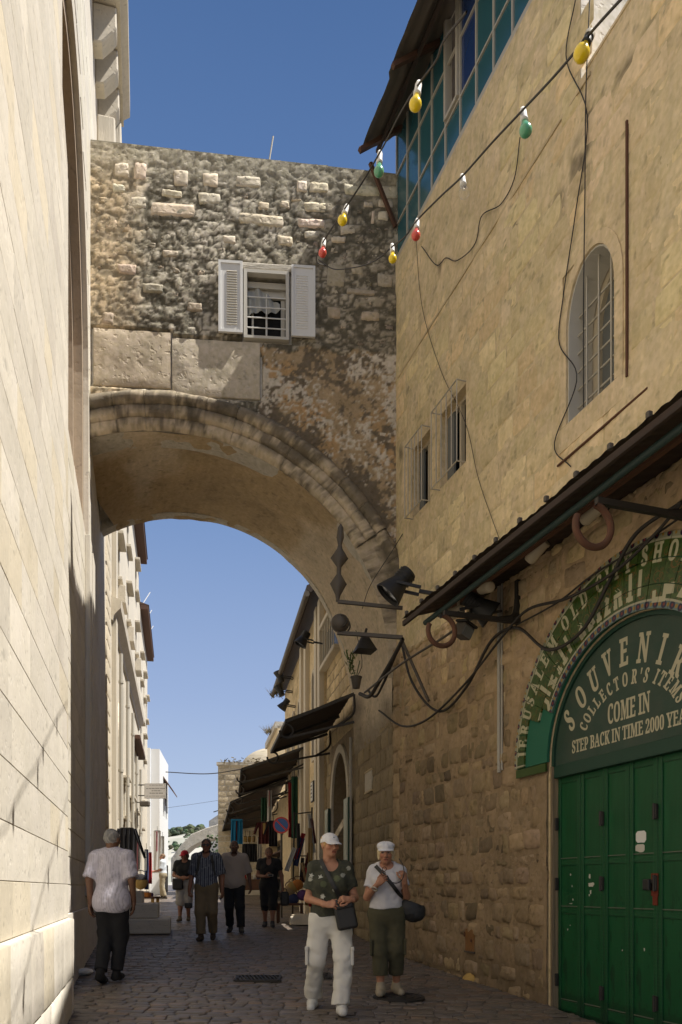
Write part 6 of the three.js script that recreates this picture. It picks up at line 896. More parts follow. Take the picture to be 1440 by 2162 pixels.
function person(label, base, o) {
  const t = thing('person', label, 'person', base, null, o.turn || 0), H = o.H, S = H / 1.7, c0 = o.cell || .011, skin = o.skin, fat = o.fat || 1, cx = o.cx || 0;
  const K = (x, y, z) => [cx + x * S, y * S, z * S];
  const sh = o.sh || [K(-.17, 1.385, 0), K(.17, 1.385, 0)], hip = o.hip || [K(-.085, .9, 0), K(.085, .9, 0)], neck = K(0, 1.44, -.01), hc = o.head || K(0, 1.585, .02);
  const A = o.arms, Lg = o.legs, r = (v) => v * S;
  // --- skin
  const torso = (e) => [[ell(K(0, 1.24, 0), [r(.165) * fat + e, r(.22) + e, r(.105) * fat + e]), .06], [ell(K(0, 1.04, .005), [r(.14) * fat + e, r(.19) + e, r(.105) * fat + e]), .08], [ell(K(0, .93, -.005), [r(.165) * fat + e, r(.14) + e, r(.12) * fat + e]), .07], [cap(sh[0], sh[1], r(.06) + e, r(.06) + e), .07], [cap(K(-.06, 1.42, -.01), K(.06, 1.42, -.01), r(.05) + e, r(.05) + e), .05]].concat(o.bust ? [[ell(K(-.075, 1.25, .085), [r(.08), r(.085), r(.07)].map((v) => v + e)), .05], [ell(K(.075, 1.25, .085), [r(.08), r(.085), r(.07)].map((v) => v + e)), .05]] : []);
  const list = torso(-.012); list.push([cap(neck, v3.mix(neck, hc, .7), r(.056), r(.052)), .03]);
  A.forEach((a, i) => { list.push([cap(sh[i], a.el, r(.053) * fat, r(.041) * fat), .03]); list.push([cap(a.el, a.wr, r(.042) * fat, r(.029)), .02]); });
  Lg.forEach((l, i) => { list.push([cap(hip[i], l.kn, r(.085) * fat, r(.055)), .03]); list.push([cap(l.kn, v3.mix(l.kn, l.an, .35), r(.053), r(.058)), .03]); list.push([cap(v3.mix(l.kn, l.an, .35), l.an, r(.056), r(.037)), .03]); list.push([cap(v3.add(l.an, [0, -r(.035), 0]), v3.add(v3.add(l.an, [0, -r(.045), 0]), v3.mul(l.toe, r(.13))), r(.03), r(.02)), .02]); });
  const body = union(list, .03); const box3 = (pts, m) => [[0, 1, 2].map((k) => Math.min(...pts.map((p) => p[k])) - m), [0, 1, 2].map((k) => Math.max(...pts.map((p) => p[k])) + m)];
  const joints = [...sh, ...hip, neck, ...A.flatMap((a) => [a.el, a.wr]), ...Lg.flatMap((l) => [l.kn, l.an, v3.add(l.an, v3.mul(l.toe, r(.15)))])];
  const bb = box3([...joints, K(0, 1.3, .12), K(0, .95, -.12)], .13), geos = [nets(body, bb[0], bb[1], c0, (x, y, z) => { const k = .92 + .14 * vn(x * 20 + z * 9, y * 20); return [skin[0] * k, skin[1] * k, skin[2] * k]; })];
  // --- head, turned and tilted
  const yaw = o.yaw || 0, pit = o.pitch || 0, cyw = Math.cos(yaw), syw = Math.sin(yaw), cp = Math.cos(pit), sp = Math.sin(pit);
  const toH = (x, y, z) => { x -= hc[0]; y -= hc[1]; z -= hc[2]; const x1 = x * cyw - z * syw, z1 = x * syw + z * cyw, y2 = y * cp + z1 * sp, z2 = -y * sp + z1 * cp; return [x1 / S, y2 / S, z2 / S]; };
  const hm = new THREE.Matrix4().makeTranslation(...hc).multiply(new THREE.Matrix4().makeRotationY(yaw)).multiply(new THREE.Matrix4().makeRotationX(pit)).multiply(new THREE.Matrix4().makeScale(S, S, S));
  const hp = [[ell([0, .03, -.012], [.074, .088, .094]), .03], [ell([0, -.035, .022], [.058, .075, .066]), .04], [ell([0, -.085, .05], [.032, .026, .03]), .03], [cap([0, .012, .083], [0, -.026, .104], .008, .0125), .014], [cap([-.011, -.03, .092], [.011, -.03, .092], .008, .008), .012], [cap([-.04, .03, .072], [.04, .03, .072], .012, .012), .02], [ell([-.042, -.018, .06], [.022, .02, .02]), .02], [ell([.042, -.018, .06], [.022, .02, .02]), .02], [cap([-.018, -.056, .082], [.018, -.056, .082], .0075, .0075), .008], [cap([-.014, -.066, .08], [.014, -.066, .08], .0085, .0085), .008], [ell([-.077, -.002, -.008], [.011, .03, .018]), .01], [ell([.077, -.002, -.008], [.011, .03, .018]), .01], [cap([0, -.06, -.02], [0, -.16, -.03], .054, .056), .03]];
  let hf = union(hp, .02); const sock = [ell([-.031, .012, .088], [.015, .009, .012]), ell([.031, .012, .088], [.015, .009, .012])], mouth = cap([-.02, -.0605, .092], [.02, -.0605, .092], .0022, .0022);
  const face = (x, y, z) => { let d = hf(x, y, z); for (const s of sock) d = -smin(-d, s(x, y, z), .006); return Math.max(d, -mouth(x, y, z)); };
  const hcell = o.hcell || .0042, hg = nets(face, [-.1, -.17, -.12], [.1, .13, .13], hcell, (x, y, z) => {
    let c = skin.slice(); const k = .95 + .1 * vn(x * 60, y * 60 + z * 30); c = c.map((v) => v * k);
    const ex = Math.abs(x) - .031, ey = y - .012; if (z > .06) {
      if (Math.hypot(ex / .014, ey / .0075) < 1) c = Math.hypot(ex, ey * 1.2) < .0065 ? [.02, .015, .012] : [.34, .30, .27];
      if (Math.hypot(ex / .019, ey / .012) < 1 && ey > .005) c = [skin[0] * .4, skin[1] * .35, skin[2] * .35];
      if (Math.abs(ex) < .017 && Math.abs(y - .034 - .1 * ex) < .005) c = o.brow || [.08, .05, .03];
      if (Math.abs(x) < .024 && Math.abs(y + .061) < .011) c = Math.abs(y + .0605) < .0035 ? [.1, .03, .02] : [skin[0] * .9, skin[1] * .6, skin[2] * .6];
      if (Math.hypot(Math.abs(x) - .042, y + .02) < .022) c = [c[0] * 1.05, c[1] * .92, c[2] * .9];
    }
    if (o.beard && y < -.03 && z > .0) c = c.map((v) => v * .72); return c;
  }); hg.applyMatrix4(hm); geos.push(hg);
  // --- hands, five fingers each
  A.forEach((a, i) => {
    const h = a.hand || {}, dir = v3.nor(h.dir || v3.sub(a.wr, a.el)), side = i === 0 ? 1 : -1, curl = h.curl ?? .35;    // side: where the thumb is, seen with the back of the hand up
    let bk = h.back || [side * -1, 0, 0]; const dt = bk[0] * dir[0] + bk[1] * dir[1] + bk[2] * dir[2]; bk = v3.nor(v3.sub(bk, v3.mul(dir, dt)));
    const Y = V(...dir), Z = V(...bk), X = new THREE.Vector3().crossVectors(Y, Z), hmx = new THREE.Matrix4().makeBasis(X, Y, Z).setPosition(V(...a.wr)).multiply(new THREE.Matrix4().makeScale(S, S, S)), ts = h.thumb || 1;
    const fl = [[cap([-.024 * ts, .02, 0], [-.027 * ts, .08, .001], .014, .013), .012], [cap([-.008, .01, 0], [-.009, .085, .002], .015, .013), .012], [cap([.01, .01, 0], [.01, .083, .002], .015, .013), .012], [cap([.024 * ts, .02, 0], [.028 * ts, .075, 0], .013, .012), .012], [cap([0, -.03, 0], [0, .02, 0], .026, .024), .02]];
    [[-.03, .078, .072], [-.0105, .087, .081], [.0095, .084, .076], [.029, .074, .06]].forEach(([x, y, L], n) => { let p = [x * ts, y, 0], an = curl * .5; const seg = [L * .45, L * .32, L * .25]; for (let k = 0; k < 3; k++) { an += curl * (k === 0 ? .6 : 1); const q = [p[0] + x * ts * .06, p[1] + seg[k] * Math.cos(an), p[2] - seg[k] * Math.sin(an)]; fl.push([cap(p, q, .0088 - k * .0009, .0082 - k * .0009), .004]); p = q; } });
    { let p = [-.028 * ts, .025, -.004]; for (const q of [[-.05 * ts, .052, -.016], [-.058 * ts, .082, -.03], [-.054 * ts, .105, -.04]]) { fl.push([cap(p, q, .0115, .0092), .008]); p = q; } }
    const g = nets(union(fl, .006), [-.085, -.07, -.12], [.085, .2, .035], o.handcell || .0038, () => skin.map((v) => v * (.92 + .1 * rnd()))); g.applyMatrix4(hmx); geos.push(g);
  });
  part('body', geos, pmat, t);
  // --- shirt
  const s = o.shirt; let shirtF = null;
  if (s) {
    const L = torso(s.loose ?? .014); A.forEach((a, i) => { const e = v3.mix(sh[i], a.el, s.sleeve ?? .75), d = v3.nor(v3.sub(a.el, sh[i])); L.push([cutEnd(cap(sh[i], v3.add(e, v3.mul(d, .05)), r(.064) * fat + (s.loose ?? .014), r(.058) * fat + (s.flare ?? .012)), e, d), .04]); });
    const base2 = union(L, .05), hem = s.hem * S, amp = s.fold ?? .006;
    shirtF = (x, y, z) => { let d = base2(x, y, z); if (y < hem + .35 * S && d < .06) d -= s.drop ? s.drop * sstep(hem + .35 * S, hem, y) : 0; d += amp * (vn(x * 9 + z * 6, y * 14 + x * 8) + .6 * vn(x * 24 - z * 15 + y * 12, y * 30, 4) - .8) + amp * .7 * (1 - Math.abs(2 * vn(x * 13 + y * 9, y * 11 - x * 7 + z * 9, 8) - 1) - .5); d = Math.max(d, hem - y + .008 * Math.sin(x * 20)); const nd = s.neck || [0, 1.49, .06, .085]; d = Math.max(d, -ell(K(nd[0], nd[1], nd[2]), [r(nd[3]), r(nd[4] || .09), r(.09)])(x, y, z)); return d; };
    const b2 = box3([...sh, K(-.2 * fat, s.hem, -.16 * fat), K(.2 * fat, 1.5, .2 * fat), ...A.map((a, i) => v3.mix(sh[i], a.el, (s.sleeve ?? .75)))], .1);
    part('shirt', nets(shirtF, b2[0], b2[1], o.ccell || c0, s.col), cmat, t);
    if (s.collar) { const g = new THREE.TorusGeometry(r(.066), r(.016), 6, 20, Math.PI * 1.7); g.rotateZ(-Math.PI * 1.35 + Math.PI * .0); g.rotateX(Math.PI / 2 - .25); g.scale(1, 1.3, 1); g.translate(...v3.add(neck, [0, r(.045), r(.008)])); tone(g, ...s.col(0, 1.45 * S, 0).map((v) => v * 1.02)); part('collar', g, cmat, t); }
  }
  // --- trousers
  const q = o.trousers;
  if (q) {
    const e = q.loose ?? .018, L = [[ell(K(0, .93, -.005), [r(.165) * fat + e, r(.15) + e, r(.12) * fat + e]), .06], [ell(K(0, .88, -.01), [r(.15) * fat + e, r(.1) + e, r(.12) * fat + e]), .06]];
    Lg.forEach((l, i) => { L.push([cap(hip[i], l.kn, r(.088) * fat + e, r(.066) + e), .05]); const u = (q.len - .5) * 2, end = q.len >= .5 ? v3.mix(l.kn, l.an, u) : v3.mix(hip[i], l.kn, q.len * 2), d = v3.nor(q.len >= .5 ? v3.sub(l.an, l.kn) : v3.sub(l.kn, hip[i])); if (q.len >= .5) L.push([cutEnd(cap(l.kn, v3.add(end, v3.mul(d, .05)), r(.064) + e, (q.hemr ?? r(.056)) + e * .9), end, d), .04]); });
    const base3 = union(L, .05), top = (q.top ?? 1.02) * S, amp = q.fold ?? .007; const lowest = q.len < .5 ? lerp(hip[0][1], Lg[0].kn[1], q.len * 2) : -9;
    const tf = (x, y, z) => { let d = base3(x, y, z); d += amp * .7 * (1 - Math.abs(2 * vn(x * 10 + y * 6, y * 9 - x * 12 + z * 8, 18) - 1) - .5) + amp * (vn(x * 11 + z * 7, y * 9, 6) + .7 * vn(x * 20 - z * 12, y * 26 + x * 9, 9) - .85); return Math.max(d, y - top, lowest - y); };
    const b3 = box3([...hip, K(-.19 * fat, 1, -.16), K(.19 * fat, 1, .16), ...Lg.map((l) => l.kn), ...Lg.map((l) => (q.len >= .5 ? v3.mix(l.kn, l.an, (q.len - .5) * 2) : l.kn))], .1);
    part('trousers', nets(tf, b3[0], b3[1], o.ccell || c0, q.col), cmat, t);
    if (q.pockets) Lg.forEach((l, i) => { const m = v3.mix(hip[i], l.kn, .9), g = new RoundedBoxGeometry(r(.03), r(.17), r(.13), 2, r(.012)); g.translate(m[0] + (i ? 1 : -1) * (r(.072) + e * .8), m[1], m[2] + .02); tone(g, ...q.col(0, .6, 0)); const f = new RoundedBoxGeometry(r(.034), r(.04), r(.135), 2, r(.008)); f.translate(m[0] + (i ? 1 : -1) * (r(.073) + e * .8), m[1] + r(.075), m[2] + .02); tone(f, ...q.col(0, .6, 0).map((v) => v * .95)); part('pocket', [g, f], cmat, t); });
  }
  // --- shoes
  const shoe = o.shoes, bg = o.big || 1; Lg.forEach((l) => { const f = v3.nor(l.toe), a = l.an, heel = v3.add(a, [-f[0] * r(.05), -r(.045), -f[2] * r(.05)]), toe = v3.add(a, [f[0] * r(.165), -r(.05) + f[1] * r(.16), f[2] * r(.165)]), mid = v3.mix(heel, toe, .5); const sd = union([[cap(heel, v3.add(heel, [0, r(.03), 0]), r(.036) * bg, r(.036) * bg), .03], [cap(mid, toe, r(.042) * bg, r(.036) * bg), .03], [cap(v3.add(a, [0, 0, 0]), mid, r(.042) * bg, r(.036) * bg), .03], [cap(heel, mid, r(.038) * bg, r(.042) * bg), .02], [cap(a, v3.add(a, [0, r(.035), 0]), r(.043) * bg, r(.041) * bg), .02]], .03), fl = Math.min(heel[1], toe[1]) - r(.034); const b4 = box3([heel, toe, v3.add(a, [0, r(.04), 0])], .075); part('shoe', nets((x, y, z) => Math.max(sd(x, y, z), fl + (f[1] < -.2 ? -.1 : 0) - y), b4[0], b4[1], Math.min(c0, .008), (x, y, z) => (y < fl + .014 ? shoe.sole || [.3, .3, .28] : shoe.col)), cmat, t); });
  // --- hair and hats, in head space
  const onHead = (name, f, lo, hi, cell, col, m = hmat) => { const g = nets(f, lo, hi, cell, col); g.applyMatrix4(hm); return part(name, g, m, t); };
  const hr = o.hair; if (hr) onHead('hair', (x, y, z) => { const nz = .008 * (vn(x * 60 + z * 20, y * 25) - .5) + .006 * (vn(x * 140, y * 60 + z * 60, 3) - .5); let d = ell([0, .032, -.018], [.081 + (hr.puff || 0), .094 + (hr.puff || 0) * .6, .098 + (hr.puff || 0)])(x, y, z); if (hr.long) d = smin(d, Math.min(cap([-.07, .0, -.015], [-.076, hr.long, -.01], .028, .018)(x, y, z), cap([.07, .0, -.015], [.076, hr.long, -.01], .028, .018)(x, y, z)), .03), d = smin(d, ell([0, -.03, -.06], [.075, .07, .05])(x, y, z), .03); return Math.max(d + nz, -ell([0, -.035, .075], [.066, hr.front || .085, .085])(x, y, z), (hr.low ?? -.05) - y); }, [-.13, -.14, -.15], [.13, .15, .13], o.hcell || .0045, (x, y, z) => { const k = .6 + .8 * vn(x * 130 + z * 60, y * 22, 7); return hr.col.map((v) => v * k); });
  const ht = o.hat; if (ht && ht.kind === 'cap') { onHead('cap', (x, y, z) => { let d = Math.max(ell([0, .04, -.012], [.086, .088, .106])(x, y, z), .03 - y + z * .12); const bx = x / .078, bz = (z - .075) / .085, br = Math.max((Math.hypot(bx, bz) - 1) * .075, Math.abs(y - .043 + (z - .07) * .32 + x * x * 3.2) - .0042, .03 - z); return smin(d, br, .008); }, [-.12, -.04, -.14], [.12, .15, .2], .0045, (x, y, z) => (ht.print && z > .08 && y > .075 && y < .092 && Math.abs(x) < .03 && vn(x * 260, y * 90) > .42 ? [.08, .08, .1] : ht.col), cmat); }
  if (ht && ht.kind === 'soft') { onHead('hat', (x, y, z) => { const w = .003 * Math.sin(Math.atan2(x, z) * 9 + y * 30); let d = ell([0, .082, -.012], [.098, .05, .108])(x, y, z) + w; d = smin(d, Math.max(ell([0, .045, -.012], [.087, .07, .102])(x, y, z), .042 - y + z * .1), .02); const bx = x / .085, bz = (z - .06) / .075, br = Math.max((Math.hypot(bx, bz) - 1) * .07, Math.abs(y - .056 + (z - .06) * .25 + x * x * 2.0) - .004, .03 - z); return smin(d, br, .01); }, [-.13, -.04, -.15], [.13, .15, .17], .0045, () => ht.col, cmat); }
  if (o.glasses) { const g = [-1, 1].map((q2) => { const e2 = new THREE.CylinderGeometry(.026, .024, .006, 16); e2.rotateX(Math.PI / 2); e2.scale(1.1, .8, 1); e2.translate(q2 * .031, .011, .101); return e2; }); g.push(box(.02, .006, .006, 0, .018, .105), box(.004, .006, .09, .068, .016, .05), box(.004, .006, .09, -.068, .016, .05)); const m = merge(g); m.applyMatrix4(hm); part('sunglasses', m, M.black, t); }
  // ribbon that lies on the shirt, from one (x, y) to another
  const strap = (pts, w, m, back) => { const f = shirtF || body, P = [], I = []; const n = 26; for (let i = 0; i <= n; i++) { const u = i / n * (pts.length - 1), k = Math.min(pts.length - 2, Math.floor(u)), a = v3.mix([...pts[k], 0], [...pts[k + 1], 0], u - k); let z = back ? -.4 : .4, st = back ? .004 : -.004; for (let j = 0; j < 180 && f(a[0], a[1], z) > .006; j++) z += st; const tdir = v3.nor(v3.sub([...pts[k + 1], 0], [...pts[k], 0])), nx = -tdir[1] * w / 2, ny = tdir[0] * w / 2; const zz = back ? -1 : 1; P.push(a[0] + nx, a[1] + ny, z, a[0] - nx, a[1] - ny, z, a[0] + nx, a[1] + ny, z + .006 * zz, a[0] - nx, a[1] - ny, z + .006 * zz); } for (let i = 0; i < n; i++) { const a = i * 4, b = a + 4; for (const [p, q2] of [[2, 3], [3, 1], [1, 0], [0, 2]]) I.push(a + p, a + q2, b + p, a + q2, b + q2, b + p); } const g = new THREE.BufferGeometry(); g.setAttribute('position', new THREE.Float32BufferAttribute(P, 3)); g.setIndex(I); g.computeVertexNormals(); return g; };
  return { t, strap, K, shirtF, S, sh, hip };
}
const at = (x, y, d, off = 0) => { const p = PX(x, y, d); return G(p.x, d + off); };
const BLK = M.black;
// a bag as its own thing, in the coordinates of a carrier
function bagOn(p, name, label, geoBag, geoStrap, m, extra) { const t = thing(name, label, 'bag', p.t.position.clone(), null, p.t.rotation.y); part('body', geoBag, m, t); if (geoStrap) part('strap', geoStrap, m, t); if (extra) extra(t); return t; }
const squash = (w, h, d, x, y, z, r, rz = 0) => { const g = new RoundedBoxGeometry(w, h, d, 4, r); g.rotateZ(rz); g.translate(x, y, z); return g; };
// 1. woman in white trousers, dark printed T-shirt, white cap
{
  const b = at(690, 2140, 7.45); b.y = groundAt(b.x, 7.35) + .01;
  const flower = (x, y) => { const w = worley(x * 8.5, y * 8.5, 77), a = vn(x * 40, y * 40, 3); return w[0] < .17 && w[2] > .45 ? [.34, .34, .28] : w[0] < .24 && w[2] < .2 ? [.10, .115, .06] : a > .62 ? [.058, .06, .038] : [.042, .044, .03]; };
  const p = person('woman in white cargo trousers, dark patterned T-shirt and white cap, walking', b, { H: 1.6, cell: .009, cx: .035, fat: 1.0, bust: 1, skin: [.44, .215, .13], yaw: .5, pitch: .03, brow: [.14, .08, .04],
    sh: [[-.11, 1.315, 0], [.175, 1.31, 0]], hip: [[-.055, .87, 0], [.125, .87, 0]], head: [.03, 1.525, .03],
    arms: [{ el: [-.17, 1.035, -.01], wr: [.0, .985, .215], hand: { dir: [.8, .06, .3], back: [-.2, .5, .85], curl: .75, thumb: 1 } }, { el: [.255, 1.045, -.02], wr: [.215, 1.03, .23], hand: { dir: [-.7, .1, .45], back: [.3, .6, .7], curl: .8, thumb: 1 } }],
    legs: [{ kn: [-.1, .47, .02], an: [-.135, .115, -.22], toe: [-.1, -.35, 1] }, { kn: [.15, .475, .13], an: [.135, .085, .2], toe: [.08, 0, 1] }],
    shirt: { hem: .93, sleeve: .66, loose: .010, flare: .012, drop: .022, fold: .012, neck: [0, 1.47, .075, .085, .105], col: flower },
    trousers: { len: 1.0, top: .965, loose: .024, fold: .013, hemr: .064, pockets: .8, col: () => [.66, .64, .59] }, shoes: { col: [.62, .61, .58], sole: [.5, .5, .48] },
    big: 1.18, hair: { col: [.42, .26, .10], low: -.06, front: .075, puff: .002 }, hat: { kind: 'cap', col: [.72, .71, .72], print: 1 } });
  part('motif', [[-.055, 1.235], [-.035, 1.055], [-.14, 1.25]].map(([x, y], i) => { let z = .4; while (p.shirtF(x, y, z) > .002 && z > -.2) z -= .003; const s = new THREE.Shape(); for (let k = 0; k < 10; k++) { const a = k / 10 * 6.283, q = k % 2 ? .012 : .027; k ? s.lineTo(q * Math.cos(a), q * Math.sin(a)) : s.moveTo(q * Math.cos(a), q * Math.sin(a)); } const g = new THREE.ShapeGeometry(s); g.translate(x, y, z + .006); return tone(g, .55, .55, .48); }), cmat, p.t);
  bagOn(p, 'shoulder_bag', 'black shoulder bag carried across the front of the woman in white trousers', [squash(.19, .28, .07, .17, .90, .20, .03, .2), squash(.17, .1, .075, .155, .99, .205, .025, .2)], p.strap([[-.06, 1.40], [-.03, 1.34], [.04, 1.2], [.1, 1.09], [.14, 1.0]], .038, BLK), BLK);
}
// 2. woman in white T-shirt with olive trousers, looking at her glasses cord
{
  const b = at(818, 2105, 8.5); b.y = groundAt(b.x, 8.45) + .01;
  const p = person('blonde woman in white T-shirt and olive cropped trousers, looking down at her hands', b, { H: 1.62, cell: .009, fat: .98, bust: 1, skin: [.44, .21, .125], yaw: -.05, pitch: .12, brow: [.2, .12, .06], head: [-.02, 1.49, .05], cx: -.01,
    sh: [[-.145, 1.30, 0], [.13, 1.30, 0]], hip: [[-.095, .86, 0], [.085, .86, 0]],
    arms: [{ el: [-.215, 1.03, .03], wr: [-.115, 1.165, .215], hand: { dir: [.62, .62, .25], back: [-.3, .1, .95], curl: .6 } }, { el: [.20, 1.04, .02], wr: [.165, 1.20, .2], hand: { dir: [-.15, .85, .25], back: [.5, 0, .9], curl: .85 } }],
    legs: [{ kn: [-.085, .46, .07], an: [-.075, .09, .08], toe: [-.1, 0, 1] }, { kn: [.09, .47, .04], an: [.1, .095, -.08], toe: [.25, -.1, 1] }],
    shirt: { hem: .955, sleeve: .6, loose: .007, flare: .01, drop: .022, fold: .011, neck: [0, 1.46, .07, .085, .08], col: () => [.63, .61, .62] },
    trousers: { len: .84, top: .985, loose: .024, fold: .01, hemr: .062, pockets: .6, col: (x, y, z) => { const k = .9 + .2 * vn(x * 30, y * 30 + z * 9); return [.082 * k, .074 * k, .04 * k]; } }, shoes: { col: [.40, .33, .23], sole: [.3, .25, .18] },
    big: 1.15, hair: { col: [.62, .50, .30], low: -.075, long: -.055, front: .07, puff: .006 }, hat: { kind: 'soft', col: [.72, .71, .73] } });
  bagOn(p, 'shoulder_bag', 'round black shoulder bag at the hip of the woman in the white T-shirt', [(() => { const g = nets((x, y, z) => Math.max(ell([0, 0, 0], [.15, .125, .06])(x, y, z), y - .085 - .05 * x) + .008 * (vn(x * 30, y * 30 + z * 20) - .5), [-.18, -.16, -.1], [.18, .16, .1], .01, () => [1, 1, 1]); g.rotateZ(-.4); g.translate(.255, .895, .03); return g; })()], p.strap([[-.13, 1.36], [-.05, 1.27], [.04, 1.16], [.12, 1.06], [.17, 1.0]], .04, BLK), BLK);
  const cord = [[-.02, 1.255, .32], [.02, 1.19, .33], [.07, 1.175, .33], [.12, 1.2, .32], [.15, 1.26, .3], [.145, 1.36, .24], [.11, 1.43, .16]].map((v) => V(...v).add(p.t.position)); solo('glasses_cord', 'thin dark glasses cord held up by the woman in the white T-shirt', 'cord', tube(cord, .005, 30, 5), BLK, cord[0].clone());
  const gl = cord[0].clone(), g = [[-.01, .02, .0], [.0, .065, .01]].map(([x, y, z]) => { const q = new THREE.TorusGeometry(.021, .004, 6, 18); q.translate(gl.x + x - .03, gl.y + y, gl.z + z); return q; }); solo('spectacles', 'brown spectacles in the hand of the woman in the white T-shirt', 'spectacles', g, M.wood, gl);
  const wt = PX(791, 1877, 8.26); const w = new THREE.TorusGeometry(.03, .007, 6, 18); w.rotateX(1.1); w.rotateZ(-.6); w.translate(wt.x, wt.y, wt.z); solo('wristwatch', 'small watch on the wrist of the woman in the white T-shirt', 'watch', w, M.alu, wt);
}
// 3. man seen from behind on the left
{
  const b = at(236, 2078, 8.85); b.y = groundAt(b.x, 8.85) + .01;
  person('grey haired man in pale striped shirt and black trousers, seen from behind', b, { H: 1.68, turn: Math.PI - .08, cell: .011, fat: 1.0, skin: [.17, .085, .05], yaw: -.25, cx: 0,
    arms: [{ el: [-.235, 1.13, -.03], wr: [-.225, .88, .06], hand: { dir: [.02, -1, .1], back: [-1, 0, .2], curl: .3 } }, { el: [.23, 1.13, -.06], wr: [.24, .86, .0], hand: { dir: [0, -1, .1], back: [1, 0, .2], curl: .35 } }],
    legs: [{ kn: [-.07, .5, .1], an: [-.045, .1, .02], toe: [0, 0, 1] }, { kn: [.085, .5, .05], an: [.06, .12, -.18], toe: [.05, -.3, 1] }],
    shirt: { hem: .78, sleeve: .95, loose: .024, flare: .028, drop: .045, fold: .011, neck: [0, 1.52, .05, .07], collar: 1, col: (x, y, z) => { const q = Math.abs(Math.sin((x + z * .5) * 120)) > .9 ? .72 : 1; return [.53 * q, .50 * q, .57 * q]; } },
    trousers: { len: .97, top: .9, loose: .018, fold: .01, col: () => [.012, .012, .014] }, shoes: { col: [.015, .014, .014], sole: [.02, .02, .02] }, hair: { col: [.25, .24, .23], low: -.045, front: .06 } });
}
// 4. man in striped shirt
{
  const b = at(436, 1992, 13.8);
  const p = person('man in a navy striped shirt, khaki trousers and sunglasses, carrying a backpack', b, { H: 1.74, cell: .013, hcell: .005, handcell: .005, fat: 1.0, skin: [.22, .10, .06], glasses: 1, yaw: .1,
    arms: [{ el: [-.255, 1.11, -.03], wr: [-.275, .86, .1], hand: { dir: [-.05, -1, .15], back: [-1, 0, .4], curl: .8 } }, { el: [.265, 1.11, -.02], wr: [.285, .85, .08], hand: { dir: [.05, -1, .1], back: [1, 0, .4], curl: .5 } }],
    legs: [{ kn: [-.09, .49, .1], an: [-.075, .09, .12], toe: [-.1, 0, 1] }, { kn: [.105, .5, .06], an: [.09, .12, -.15], toe: [.1, -.2, 1] }],
    shirt: { hem: .90, sleeve: .92, loose: .02, flare: .022, drop: .01, fold: .01, collar: 1, neck: [0, 1.48, .075, .07, .1], col: (x, y, z) => (Math.sin(x * 190 + 2 * vn(y * 6, 1)) > .25 ? [.20, .22, .26] : [.028, .035, .06]) },
    trousers: { len: .97, loose: .026, fold: .011, col: () => [.15, .115, .068] }, shoes: { col: [.05, .035, .025], sole: [.03, .03, .03] }, hair: { col: [.07, .055, .045], front: .08 } });
  const bp = thing('backpack', 'dark backpack on the shoulders of the man in the striped shirt', 'backpack', b.clone()); part('body', squash(.3, .42, .16, 0, 1.2, -.22, .05), BLK, bp); part('strap', [p.strap([[-.105, 1.46], [-.12, 1.3], [-.15, 1.12]], .05), p.strap([[.105, 1.46], [.125, 1.3], [.155, 1.12]], .05)], BLK, bp);
  const cm = PX(398, 1912, 13.6), ct = thing('camera', 'black camera hanging from the hand of the striped shirted man', 'camera', cm); part('case', box(.13, .09, .06, 0, 0, 0, .015), BLK, ct); part('barrel', new THREE.CylinderGeometry(.035, .035, .06, 16).rotateX(Math.PI / 2).translate(0, 0, .05), BLK, ct);
}
// 5. woman in red cap
{
  const b = at(390, 1948, 18.3);
  const p = person('woman in a red cap, black T-shirt and pale shorts behind the striped shirted man', b, { H: 1.62, cell: .015, hcell: .006, handcell: .006, bust: 1, fat: 1.05, skin: [.30, .14, .085], yaw: -.5, pitch: .2,
    arms: [{ el: [-.24, 1.06, .02], wr: [-.06, 1.0, .2], hand: { dir: [.9, .1, .1], back: [0, .5, .8], curl: .5 } }, { el: [.24, 1.06, .02], wr: [.08, 1.0, .2], hand: { dir: [-.9, .1, .1], back: [0, .5, .8], curl: .5 } }],
    legs: [{ kn: [-.08, .46, .08], an: [-.09, .09, .1], toe: [-.1, 0, 1] }, { kn: [.08, .47, .03], an: [.07, .1, -.1], toe: [.1, 0, 1] }],
    shirt: { hem: .93, sleeve: .7, loose: .02, fold: .008, col: () => [.016, .016, .018] }, trousers: { len: .62, loose: .04, fold: .01, col: () => [.36, .34, .32] }, shoes: { col: [.12, .09, .06] }, hair: { col: [.06, .035, .02], low: -.1, long: -.08 }, hat: { kind: 'cap', col: [.42, .02, .035] } });
  bagOn(p, 'waist_bag', 'black bag at the waist of the woman in the red cap', [squash(.24, .26, .12, -.12, .86, .17, .04)], null, BLK);
}
// 6. bald man in a beige shirt
{
  const b = at(495, 1972, 15.5);
  person('bald man in a beige short-sleeved shirt and black trousers, walking', b, { H: 1.77, cell: .014, hcell: .005, handcell: .006, fat: 1.03, skin: [.105, .05, .03], yaw: .25, beard: 1,
    arms: [{ el: [-.275, 1.12, .0], wr: [-.25, .87, .1], hand: { dir: [0, -1, .1], back: [-1, 0, .2], curl: .4 } }, { el: [.27, 1.13, -.06], wr: [.305, .9, .0], hand: { dir: [.1, -1, .1], back: [1, 0, .2], curl: .4 } }],
    legs: [{ kn: [-.1, .5, .04], an: [-.1, .12, -.14], toe: [-.1, -.2, 1] }, { kn: [.12, .5, .12], an: [.15, .09, .16], toe: [.25, 0, 1] }],
    shirt: { hem: .82, sleeve: .92, loose: .022, flare: .024, drop: .035, fold: .009, collar: 1, neck: [0, 1.49, .075, .07, .09], col: () => [.34, .29, .25] }, trousers: { len: .97, top: .9, loose: .022, fold: .01, col: () => [.014, .014, .016] }, shoes: { col: [.05, .045, .042], sole: [.15, .15, .15] } });
}
